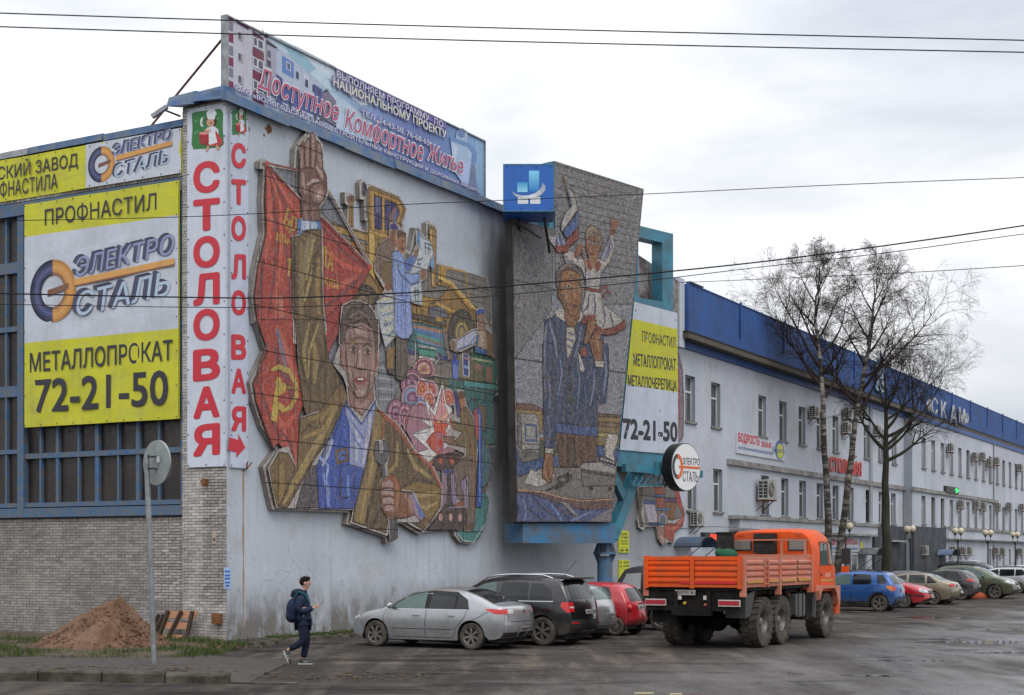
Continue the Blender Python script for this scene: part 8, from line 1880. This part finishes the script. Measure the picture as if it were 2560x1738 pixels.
tp('raised_hatch_box',BLKP,lambda m:(m.box(4.95,5.05,.88,1.36,2.42,2.90),m.box(4.9,4.95,.88,1.36,2.86,2.90),m.box(4.9,4.95,.88,1.36,2.42,2.46)));tp('hatch_stay',ORF,lambda m:m.box(4.98,5.03,1.24,1.3,2.2,2.45))
mb=MB(M('green_sack',(.02,.09,.05),.8,var=.5,scale=9,bump=.8));mb.smooth=True;mb.sphere((4.72,.95,2.27),.2,10,7,(1,1.5,.9));mb.sphere((4.7,1.18,2.33),.13,8,6)
o=mb.build('tarpaulin_bundle',None,org=(4.72,.95,2.1));o.matrix_basis=TK.matrix_basis@Matrix.Translation((4.72,.95,2.1));setp(o,'green tarpaulin bundle showing above the truck body','bundle')
# street lamps
GLO=M('milky_globe',(.60,.53,.38),.35,var=.08,dirt=.25);IRON=M('black_cast_iron',(.012,.012,.014),.5)
def make_lamp():
 t=thing('street_lamp','x','street lamp');mb=MB(IRON);mb.tube([(0,0,0),(0,0,.5),(0,0,3.1)],[.09,.055,.045],8);mb.sphere((0,0,3.15),.08,8,6);mb.sphere((0,0,.55),.10,8,6);mb.sphere((0,0,1.6),.07,8,5);mb.build('pole',t)
 mb=MB(IRON)
 for sd in(-1,1):mb.tube([(0,0,2.95),(sd*.10,0,3.05),(sd*.22,0,3.2),(sd*.24,0,3.38),(sd*.23,0,3.52)],.022,6);mb.lathe([(.02,3.45),(.10,3.52),(.09,3.56),(0,3.56)],(sd*.23,0,0),'z',10)
 mb.tube([(.1*math.cos(k*.5236)+.12,0,1.5+.1*math.sin(k*.5236))for k in range(13)],.012,5);mb.tube([(-.3,0,1.62),(.1,0,1.62)],.015,5);mb.build('lamp_arm',t)
 for sd in(-1,1):mb=MB(GLO);mb.smooth=True;mb.sphere((sd*.23,0,3.75),.205,16,10);mb.build('globe',t)
 return t
l0=make_lamp()
for i,(px,py,Y)in enumerate(((2114,1317,78),(2279,1323,86.5),(2395,1328,94),(2470,1332,102),(2538,1336,111))):
 t=l0 if i==0 else copy_tree(l0);t.location=((px-CXP)*Y/FPX,Y,0);t.rotation_euler=(0,0,R((20,35,25,25,25)[i]));t['group']='twin-globe lamps along the car park'
 t['label']=('twin-globe lamp half behind the leaning birch, nearest of the row','twin-globe lamp in front of the dark grey entrance','twin-globe lamp behind the olive car, third of the row','twin-globe lamp above the white estate, fourth of the row','twin-globe lamp nearest the right edge of the picture')[i]
 if i==1:t.rotation_euler=(0,R(-2.5),R(35))
# bare trees
def bark(name,birch):
 t=NT(name);n=t.noise(3,6,.7,t.map((1,1,.45)))
 if birch:
  z=t.noise(2.2,6,.7,t.map((.5,.5,2.6)));c=t.mix(t.mr(z,.42,.54),(.27,.245,.21),(.022,.018,.015));sx=t.add('ShaderNodeSeparateXYZ',{0:t.co()}).outputs[2]
  c=t.mix(t.math('MULTIPLY',t.mr(sx,1,9,1,.35),t.mr(n,.4,.62)),c,(.028,.021,.016))
 else:c=t.mix(t.mr(n,.35,.7),(.014,.012,.010),(.045,.045,.022))
 t.set('Base Color',c).set('Roughness',.9);t.bump(t.noise(9,7,.7),.9,.05);return t.m
BB,DB=bark('birch_bark',True),bark('dark_mossy_bark',False);TW=M('dark_twigs',(.030,.020,.018),.9,var=.3)
def tree(label,Y,trunk,rad,seed,mat,limbs,droop=.5,tl=1.0,up=.5):
 """trunk: pixel polyline at distance Y; limbs: (fraction, side, length, rise) main limbs; the rest is grown"""
 random.seed(seed);base=AT(trunk[0][0],trunk[0][1],Y);base.z=0
 t=thing('bare_tree',label,'tree',at=(base.x,base.y,0));META[t.name]=tuple(base)
 P_=[AT(a,b,Y)for a,b in trunk];P_[0].z=-.05;P_=[p+Vector((0,U(-.12,.12)if i else 0,0))for i,p in enumerate(P_)]
 pts=[]
 for a,b in zip(P_,P_[1:]):
  for k in range(3):pts.append(a.lerp(b,k/3)+Vector((U(-.03,.03),U(-.03,.03),0)))
 pts.append(P_[-1]);n=len(pts);rr=[rad*(1-i/(n-1))**.8+.012 for i in range(n)];rr[0]*=1.35
 mb=MB(mat);mb.tube(pts,rr,10);mb.build('trunk',t)
 mL,mT=MB(mat if mat is DB else TW),MB(TW);bp_=MB(mat)
 def perp(d):
  v=Vector((U(-1,1),U(-1,1),U(-1,1)));v-=d*v.dot(d);return v.normalized()
 def grow(p,d,L,r_,lev):
  ns=(9,7,5,3)[lev];st=L/ns;q=[p.copy()];d=d.normalized();kids=[]
  for i in range(ns):
   f=i/ns;d=(d+Vector((0,0,(.10 if lev<1 else 0.02)-droop*(.10,.13,.22,.30)[lev]*f))+perp(d)*(.11,.16,.22,.26)[lev]).normalized();p=p+d*st;q.append(p.copy())
   if lev<3:
    for _ in range((2,2,3)[lev]):
     if f>(.12 if lev else .25)and rnd()<(.85,.8,.62)[lev]:kids.append((p.copy(),(d*.75+perp(d)*.75+Vector((0,0,up*(.3,.1,-.2)[lev]))).normalized(),L*(1-f*.55)*(.62,.62,.66)[lev]*U(.7,1.25),r_*(1-f)*.6))
  m=(mL,mL,mT,mT)[lev];rad_=[max((.011,.007,.0045,.0032)[lev],r_*(1-i/(ns+.5)))for i in range(ns+1)];m.tube(q,rad_,(6,4,3,3)[lev])
  for k in kids:grow(*k,lev+1)
 def at(f):i=min(n-2,int(f*(n-1)));return pts[i].lerp(pts[i+1],f*(n-1)-i),rr[i],(pts[i+1]-pts[i]).normalized()
 for f,dx,dy,dz,L in limbs:p,r_,d=at(f);grow(p,Vector((dx,dy,dz)),L*tl,r_*.72,0)
 mL.build('limbs',t);mT.build('twigs',t,kind='stuff');return t
random.seed(3)
def fan(f0,f1,n,L0,L1,rise=.7,xb=0):return[(f0+(f1-f0)*i/(n-1),math.cos(i*2.4+.5)+xb,math.sin(i*2.4+.5)*.8,rise+.5*i/n,L0+(L1-L0)*i/(n-1))for i in range(n)]
tree('tall bare birch with upright trunk, left of the pair behind the truck',72,[(2076,1503),(2070,1380),(2068,1250),(2060,1130),(2056,1000),(2048,900),(2038,800),(2042,740),(2058,690)],.19,4,BB,[(.56,-1,.2,.75,4.6),(.60,-1,-.3,.95,5.0),(.64,1,.3,.7,3.6)]+fan(.5,.95,13,3.6,1.9,.8),.8)
tree('tall bare birch whose trunk leans right, crossing the near lamp',73,[(2084,1500),(2098,1380),(2112,1280),(2125,1160),(2142,1040),(2158,940),(2178,830),(2186,760),(2196,705)],.19,9,BB,[(.58,1,.2,.8,5.0),(.62,1,-.3,.5,5.6),(.54,-1,.3,.6,3.4)]+fan(.5,.95,13,3.8,1.9,.8,.15),.85)
tree('dark mossy tree with wide low crown, right of the birches',78,[(2218,1486),(2216,1380),(2214,1280),(2214,1180),(2216,1090),(2214,1010),(2210,930)],.27,21,DB,[(.62,1,-.2,.75,5.4),(.66,1,.3,.35,5.2),(.55,1,0,.35,3.6),(.60,-1,.2,.8,4.2),(.75,1,.2,.6,4.0),(.8,.5,-.5,.8,3.2)]+fan(.6,.95,8,2.9,1.8,.5,.2),.45)
random.seed(8)
# person walking with a phone
SKIN=M('skin',(.42,.23,.17),.55,var=.08,scale=12);NAVY=M('navy_jacket',(.010,.018,.042),.75,var=.25,scale=9,bump=.4);TROU=M('navy_trousers',(.010,.013,.030),.85,var=.25,scale=9,bump=.4);HAIR=M('dark_hair',(.009,.005,.004),.9,var=.4,scale=40,bump=.8);HOOD=M('dark_hood',(.016,.018,.028),.9);SHOE=M('grey_trainers',(.055,.06,.065),.7,var=.2);SOLE=M('pale_sole',(.42,.41,.38),.6)
PS=thing('person','young man in navy jacket with backpack walking and looking at his phone','person',at=(0,0,0));px_,py_=G(757,1662);PS.location=(px_,py_,0);PS.rotation_euler=(0,0,R(6))
def skin(name,mat,verts,edges,sub=2,par=None):
 me=bpy.data.meshes.new(name);me.from_pydata([v[:3]for v in verts],edges,[]);o=bpy.data.objects.new(name,me);COL.objects.link(o);o.parent=par or PS
 o.modifiers.new('skin','SKIN');me.skin_vertices.new()if not me.skin_vertices else None
 for i,v in enumerate(verts):
  sv=me.skin_vertices[0].data[i];r_=v[3];sv.radius=r_ if isinstance(r_,tuple)else(r_,r_);sv.use_root=i==0
 m=o.modifiers.new('sub','SUBSURF');m.levels=sub;m.render_levels=sub;me.materials.append(mat)
 dg=bpy.context.evaluated_depsgraph_get();nm=bpy.data.meshes.new_from_object(o.evaluated_get(dg));o.modifiers.clear();o.data=nm
 nm.materials.clear();nm.materials.append(mat);nm.polygons.foreach_set('use_smooth',[True]*len(nm.polygons));nm.name=name;return o
S2=.98
body=skin('body',SKIN,[(0,0,.97,(.09,.07)),(0,0,1.2,(.09,.07)),(.0,0,1.42,(.07,.05)),(.03,0,1.53,.055),(.05,0,1.60,.052),(.065,0,1.67,(.082,.095)),(.07,0,1.75,(.078,.092)),(.06,0,1.80,(.05,.06)),(0,-.14,1.40,.03),(-.05,-.22,1.17,.035),(.19,-.16,1.17,.032),(.26,-.13,1.20,.030),(0,.14,1.40,.03),(-.05,.22,1.17,.035),(.19,.12,1.17,.032),(.26,.06,1.20,.030),(.01,.09,.92,.06),(.07,.09,.50,.045),(.0,.09,.10,.036),(.0,-.09,.92,.06),(.02,-.10,.50,.045),(-.33,-.10,.30,.036)],[(0,1),(1,2),(2,3),(3,4),(4,5),(5,6),(6,7),(2,8),(8,9),(9,10),(10,11),(2,12),(12,13),(13,14),(14,15),(0,16),(16,17),(17,18),(0,19),(19,20),(20,21)])
mb=MB(SKIN);mb.smooth=True;mb.sphere((.150,0,1.685),.022,8,6,(1.1,.7,1.2));mb.sphere((.12,0,1.645),.03,8,6,(1,1.2,.5));mb.sphere((.11,0,1.605),.035,8,6,(1,1.1,.8));mb.build('nose_and_chin',body,org=(0,0,0))
for sd in(-1,1):
 mb=MB(SKIN);mb.smooth=True;mb.sphere((.045,sd*.088,1.69),.03,8,6,(.8,.35,1.2));mb.build('ear',body,org=(0,0,0))
 mb=MB(HAIR);mb.beam((.142,sd*.012,1.735),(.132,sd*.05,1.73),.012,.010);mb.build('eyebrow',body,org=(0,0,0));mb=MB(DARKM);mb.smooth=True;mb.sphere((.135,sd*.032,1.712),.011,6,5);mb.build('eye',body,org=(0,0,0))
mb=MB(M('lips',(.25,.09,.08),.5));mb.beam((.148,-.02,1.643),(.148,.02,1.643),.012,.010);mb.build('mouth',body,org=(0,0,0))
mb=MB(HAIR);mb.smooth=True;mb.sphere((.045,0,1.765),.105,14,10,(1.0,.88,.72));mb.sphere((.0,0,1.72),.085,12,8,(.85,.95,1.0));mb.sphere((.10,0,1.80),.06,10,6,(1,1.1,.55));mb.v=[(a,b,c_+U(-.006,.006))for a,b,c_ in mb.v];mb.build('hair',body,org=(0,0,0))
for sd,z in((-1,1.21),(1,1.21)):
 bx2=.28 if sd<0 else .28;yy=-.12 if sd<0 else .05
 for k in range(4):skin('finger',SKIN,[(bx2-.01,yy+sd*.0,z-.005+k*.004,.011),(bx2+.045,yy+.01*sd,z+.012-k*.016,.0095),(bx2+.075-k*.006,yy+(.035 if sd<0 else-.0),z+.02-k*.016,.008)],[(0,1),(1,2)],1,body)
 skin('thumb',SKIN,[(bx2-.02,yy,z+.01,.013),(bx2+.02,yy+.02,z+.035,.011),(bx2+.055,yy+.02,z+.045,.009)],[(0,1),(1,2)],1,body)
def loft(mb,secs,n=16):
 mb.smooth=True;b=len(mb.v)
 for z,cx,cy,rx,ry in secs:mb.v+=[(cx+rx*math.cos(6.2832*i/n),cy+ry*math.sin(6.2832*i/n),z+.006*math.sin(5*i))for i in range(n)]
 for k in range(len(secs)-1):
  for i in range(n):j=(i+1)%n;mb.face([b+k*n+i,b+k*n+j,b+(k+1)*n+j,b+(k+1)*n+i])
 mb.face([b+i for i in range(n)][::-1]);mb.face([b+(len(secs)-1)*n+i for i in range(n)]);return mb
jk=loft(MB(NAVY),[(.83,.02,0,.185,.215),(.90,.015,0,.18,.215),(1.02,.01,0,.165,.20),(1.15,.0,0,.155,.20),(1.28,-.005,0,.155,.205),(1.38,-.015,0,.145,.205),(1.45,-.015,0,.12,.17),(1.50,.0,0,.09,.10),(1.55,.01,0,.075,.08)]).build('jacket',PS,org=(0,0,0))
for sd in(-1,1):skin('sleeve',NAVY,[(-.02,sd*.15,1.43,.10),(-.05,sd*.21,1.32,.098),(-.085,sd*.235,1.18,.088),(-.03,sd*.235,1.10,.082),(.08,sd*(.20 if sd<0 else .18),1.13,.072),(.215,sd*(.15 if sd<0 else .10),1.18,.055)],[(0,1),(1,2),(2,3),(3,4),(4,5)],2,jk)
mb=MB(HOOD);mb.smooth=True;mb.sphere((-.10,0,1.49),.125,12,8,(1.15,1.2,.72));mb.sphere((-.16,0,1.44),.09,10,6,(1.1,1.2,.7));mb.build('hood',jk,org=(0,0,0));mb=MB(SOLE);mb.box(.02,.03,-.215,-.205,1.0,1.07);mb.build('pocket_zip',jk,org=(0,0,0))
skin('trousers',TROU,[(0,0,.93,(.17,.15)),(.01,.09,.86,.125),(.05,.09,.66,.108),(.075,.09,.48,.088),(.04,.09,.28,.076),(.01,.09,.13,.07),(.0,-.09,.86,.125),(.015,-.10,.66,.108),(.02,-.10,.49,.092),(-.12,-.10,.41,.080),(-.28,-.10,.33,.068)],[(0,1),(1,2),(2,3),(3,4),(4,5),(0,6),(6,7),(7,8),(8,9),(9,10)])
for(x,y,z,ry)in((.0,.09,.0,0),(-.36,-.10,.20,68)):
 Mx=Matrix.Translation((x,y,z))@Matrix.Rotation(R(ry),4,'Y');mb=MB(SHOE);mb.smooth=True;mb.lathe([(.03,0),(.048,.03),(.052,.10),(.046,.20),(.03,.26),(.0,.275)],(0,0,0),'x',12);mb.v=[(a-.07,b*.92,max(.015,c_*.9+.045+(.03 if a<.1 else 0)))for a,b,c_ in mb.v];mb.sphere((-.03,0,.09),.045,8,6);mb.xf(Mx);sh=mb.build('shoe',PS,org=(0,0,0))
 mb=MB(SOLE);mb.prismz([(-.10,-.035),(.05,-.045),(.15,-.04),(.205,0),(.15,.04),(.05,.045),(-.10,.035)],0,.025);mb.xf(Mx);mb.build('sole',sh,org=(0,0,0))
 mb=MB(SOLE);
 for k in range(3):mb.beam((.01+k*.035,-.050,.03),(.035+k*.035,-.046,.075),.006,.010)
 mb.xf(Mx);mb.build('shoe_stripes',sh,org=(0,0,0),kind='stuff')
def own(mb,name,label,cat):o=mb.build(name,None,org=(0,0,0));o.matrix_basis=PS.matrix_basis.copy();return setp(o,label,cat)
mb=MB(M('backpack_navy',(.012,.02,.05),.8,var=.2,bump=.4));mb.smooth=True;mb.sphere((-.20,0,1.14),.2,14,10,(.72,.82,1.2));mb.sphere((-.22,0,1.02),.17,12,8,(.8,.9,.9));mb.use(M('teal_strap',(.01,.09,.12),.7));mb.tube([(-.17,-.13,1.40),(-.07,-.16,1.52),(.06,-.17,1.46),(.13,-.17,1.32)],.018,6);own(mb,'backpack','dark navy backpack on the walking man','backpack')
mb=MB(DARKM);mb.beam((.33,-.05,1.215),(.415,-.05,1.315),.075,.012);own(mb,'phone','dark phone in the hands of the walking man','phone')
# round sign seen from behind
bx3,by3=G(386,1661,.1);t=thing('road_sign','round road sign seen from its grey back on a leaning pole','road sign',at=(bx3,by3,.1))
top=AT(366,1136,by3);mb=MB(GALV);mb.tube([(bx3,by3,-.0),top],.055,12);mb.build('pole',t)
cz=AT(374,1157,by3);dm=MB(M('sign_back_grey',(.27,.30,.30),.45,.3,var=.08,dirt=.35,dirtcol=(.12,.13,.12),dscale=3));dm.lathe([(0,0),(.43,0),(.455,.02),(.45,-.02),(.43,-.02),(0,-.02)],(0,0,0),'y',36);dm.xf(Matrix.Translation((cz.x+.02,by3-.10+.0,cz.z))@Matrix.Rotation(R(-42),4,'Z')@Matrix.Translation((0,.18,0)));dm.build('sign_disc',t)
for dz in(.12,-.12):mb=MB(DARKM);mb.beam((cz.x-.03,by3-.03,cz.z+dz),(cz.x+.14,by3-.02,cz.z+dz),.05,.04);mb.build('clamp',t)
mb=MB(M('sticker_white',(.4,.4,.4),.6));mb.box(cz.x+.16,cz.x+.22,by3-.09,by3-.085,cz.z,cz.z+.12);mb.build('sticker',t)
# sand heap
mb=MB(SAND);mb.smooth=True;nr,na=34,72;cx_,cy_=-9.35,34.75
for i in range(nr+1):
 for j in range(na):
  a=2*math.pi*j/na;f=i/nr;rx=(1.85+.12*math.sin(3*a)+.08*math.sin(7*a))*(1.08 if math.cos(a)<0 else .70);r_=f*rx;h=1.22*(1-math.sqrt(f*f+.03))*(1-.10*f)*(1+.06*math.sin(2*a+1))*(1+.08*math.sin(4*a+3*f));h=max(0,h)+U(-.03,.03)+.035*math.sin(9*f+3*a)*(1-f)+.03*math.sin(17*a+23*f)*math.sin(5*a-11*f)
  mb.v.append((cx_+r_*math.cos(a)+.12*(1-f),cy_+r_*.78*math.sin(a),.10+(h if i<nr else-.05)+(.0 if i else .0)))
for i in range(nr):
 for j in range(na):k=(j+1)%na;mb.face([i*na+j,(i+1)*na+j,(i+1)*na+k,i*na+k])
o=mb.build('sand_pile',None,weld=False,ang=180);setp(o,'heap of brown damp sand on the verge by the brick wall','sand pile')
g=MB(SAND)
for i in range(1100):
 a=U(0,6.28);f=U(.05,1)**.6;rx=(1.85+.12*math.sin(3*a)+.08*math.sin(7*a))*(1.08 if math.cos(a)<0 else .70)*f;s_=abs(random.gauss(0,.016))+.008
 g.sphere((cx_+rx*math.cos(a)+.12*(1-f),cy_+rx*.78*math.sin(a),.10+max(0,1.22*(1-math.sqrt(f*f+.03))*(1-.10*f)*(1+.06*math.sin(2*a+1)))+.02),s_,5,3,(1.3,1.1,.9))
for i in range(500):a=U(0,6.28);r_=abs(random.gauss(0,.35))+1.0;s_=U(.01,.045);g.sphere((cx_+r_*1.9*math.cos(a),cy_+r_*1.25*math.sin(a),.13),s_,5,3)
g.build('sand_crumbs',kind='stuff',label='loose crumbs of sand round the heap')
# broken pallets
WD=M('orange_chipboard',(.36,.17,.09),.75,var=.15,scale=6,dirt=.3);WDD=M('dark_wet_timber',(.045,.030,.022),.9,var=.3,bump=.5)
pxx,pzz=FL.P(434,1585,.5);tl=-.28
t=thing('pallet','broken wooden pallet with orange boards leaning against the brick pier','pallet',FL,at=(pxx,-.5,.1))
def lean(x,z):return(pxx+x,-.62+z*.48,.12+z*.88)
for z0_,z1_,xa,xb in((.62,.82,-.42,.52),(.33,.50,-.42,.42),(.03,.15,-.36,.3)):
 mb=MB(WD);a=[lean(xa,z0_),lean(xb,z0_),lean(xb+.04,z1_),lean(xa,z1_)];mb.hexa([(p[0],p[1],p[2])for p in a]+[(p[0],p[1]+.03,p[2]+.01)for p in a]);mb.build('board',t)
for x,dx in((-.38,.0),(.06,-.14),(.42,.12)):mb=MB(WDD);p,q=lean(x+dx,0),lean(x,.82);mb.beam((p[0],p[1]-.05,p[2]),(q[0],q[1]-.05,q[2]),.09,.08);mb.build('slat',t)
t=thing('pallet','dark second pallet half hidden behind the leaning sign pole','pallet',FL,at=(pxx-.7,-.5,.1));
for x in(-.75,-.58):mb=MB(WDD);p,q=lean(x-.05,0),lean(x+.06,.72);mb.beam(p,q,.08,.08);mb.build('slat',t)
mb=MB(WDD);p,q=lean(-.8,.4),lean(-.5,.42);mb.beam(p,q,.09,.03);mb.build('board',t)
x,y=G(562,1578,.15);mb=MB(CONC);mb.box(-.55,.45,-.25,.2,-.1,.12);o=solo(mb,'concrete_block','low mossy concrete block at the foot of the brick corner','block');o.location=(x-.2,y-.3,.06);o.rotation_euler=(0,0,R(-25))
# overhead wires
WIRE=M('black_cable',(.006,.006,.009),.6)
def wire(label,pts,Y,r_,Yend=None):
 mb=MB(WIRE);P_=[];Ye=Yend or Y;n=40;x0,x1=pts[0][0],pts[-1][0]
 def cr(x):
  for i in range(len(pts)-1):
   if x<=pts[i+1][0]or i==len(pts)-2:
    p0,p1,p2,p3=pts[max(0,i-1)],pts[i],pts[i+1],pts[min(len(pts)-1,i+2)];t_=(x-p1[0])/(p2[0]-p1[0]);m1=(p2[1]-p0[1])/max(1,p2[0]-p0[0])*(p2[0]-p1[0]);m2=(p3[1]-p1[1])/max(1,p3[0]-p1[0])*(p2[0]-p1[0]);h=t_*t_*(3-2*t_)
    return p1[1]*(1-h)+p2[1]*h+m1*t_*(1-t_)**2-m2*t_*t_*(1-t_)
 for i in range(n+1):x=x0+(x1-x0)*i/n;P_.append(AT(x,cr(x),Y+(Ye-Y)*i/n))
 mb.tube(P_,r_,6);o=mb.build('overhead_wire');setp(o,label,'wire','overhead wires')
wire('topmost overhead wire across the sky',[(-200,22),(0,33),(1280,71),(2560,101),(2760,106)],20,.0085)
wire('second overhead wire across the sky, just below the topmost',[(-200,57),(0,67),(1280,104),(2560,131),(2760,134)],20,.0085)
wire('thin sagging wire crossing the raised hand and the blue cube',[(-150,552),(0,552),(440,543),(720,530),(1000,512),(1260,501),(1600,486),(2100,462),(2560,444),(2760,436)],26,.007)
wire('thickest overhead cable, crossing the big mosaic and birch tops',[(-200,730),(0,734),(440,743),(700,745),(1000,733),(1280,714),(1600,686),(1900,655),(2200,616),(2560,564),(2760,530)],24,.012)
wire('thin wire just under the thickest cable',[(-200,757),(0,761),(440,768),(700,768),(1000,757),(1280,736),(1600,704),(1900,668),(2200,634),(2560,585),(2760,560)],24.5,.007)
wire('faint wire from the end of the blue parapet to the right edge',[(1695,707),(2000,694),(2300,680),(2560,664),(2760,650)],60,.012,40)
wire('thin slack wire along the hall wall above the truck',[(1555,1316),(1700,1321),(1790,1317),(1900,1324),(2000,1330)],58.5,.012,73)
for i,(px,py,L)in enumerate(((1610,1735,.32),(1690,1737,.2))):
 x,y=G(px,py);mb=MB(M('pale_lath',(.5,.42,.26),.8));mb.beam((x-L/2,y,.012),(x+L/2,y+.03,.012),.04,.02);o=mb.build('wood_scrap');setp(o,('longer pale wood scrap on the asphalt at the bottom edge','shorter pale wood scrap on the asphalt at the bottom edge')[i],'wood scrap','wood scraps on the road')
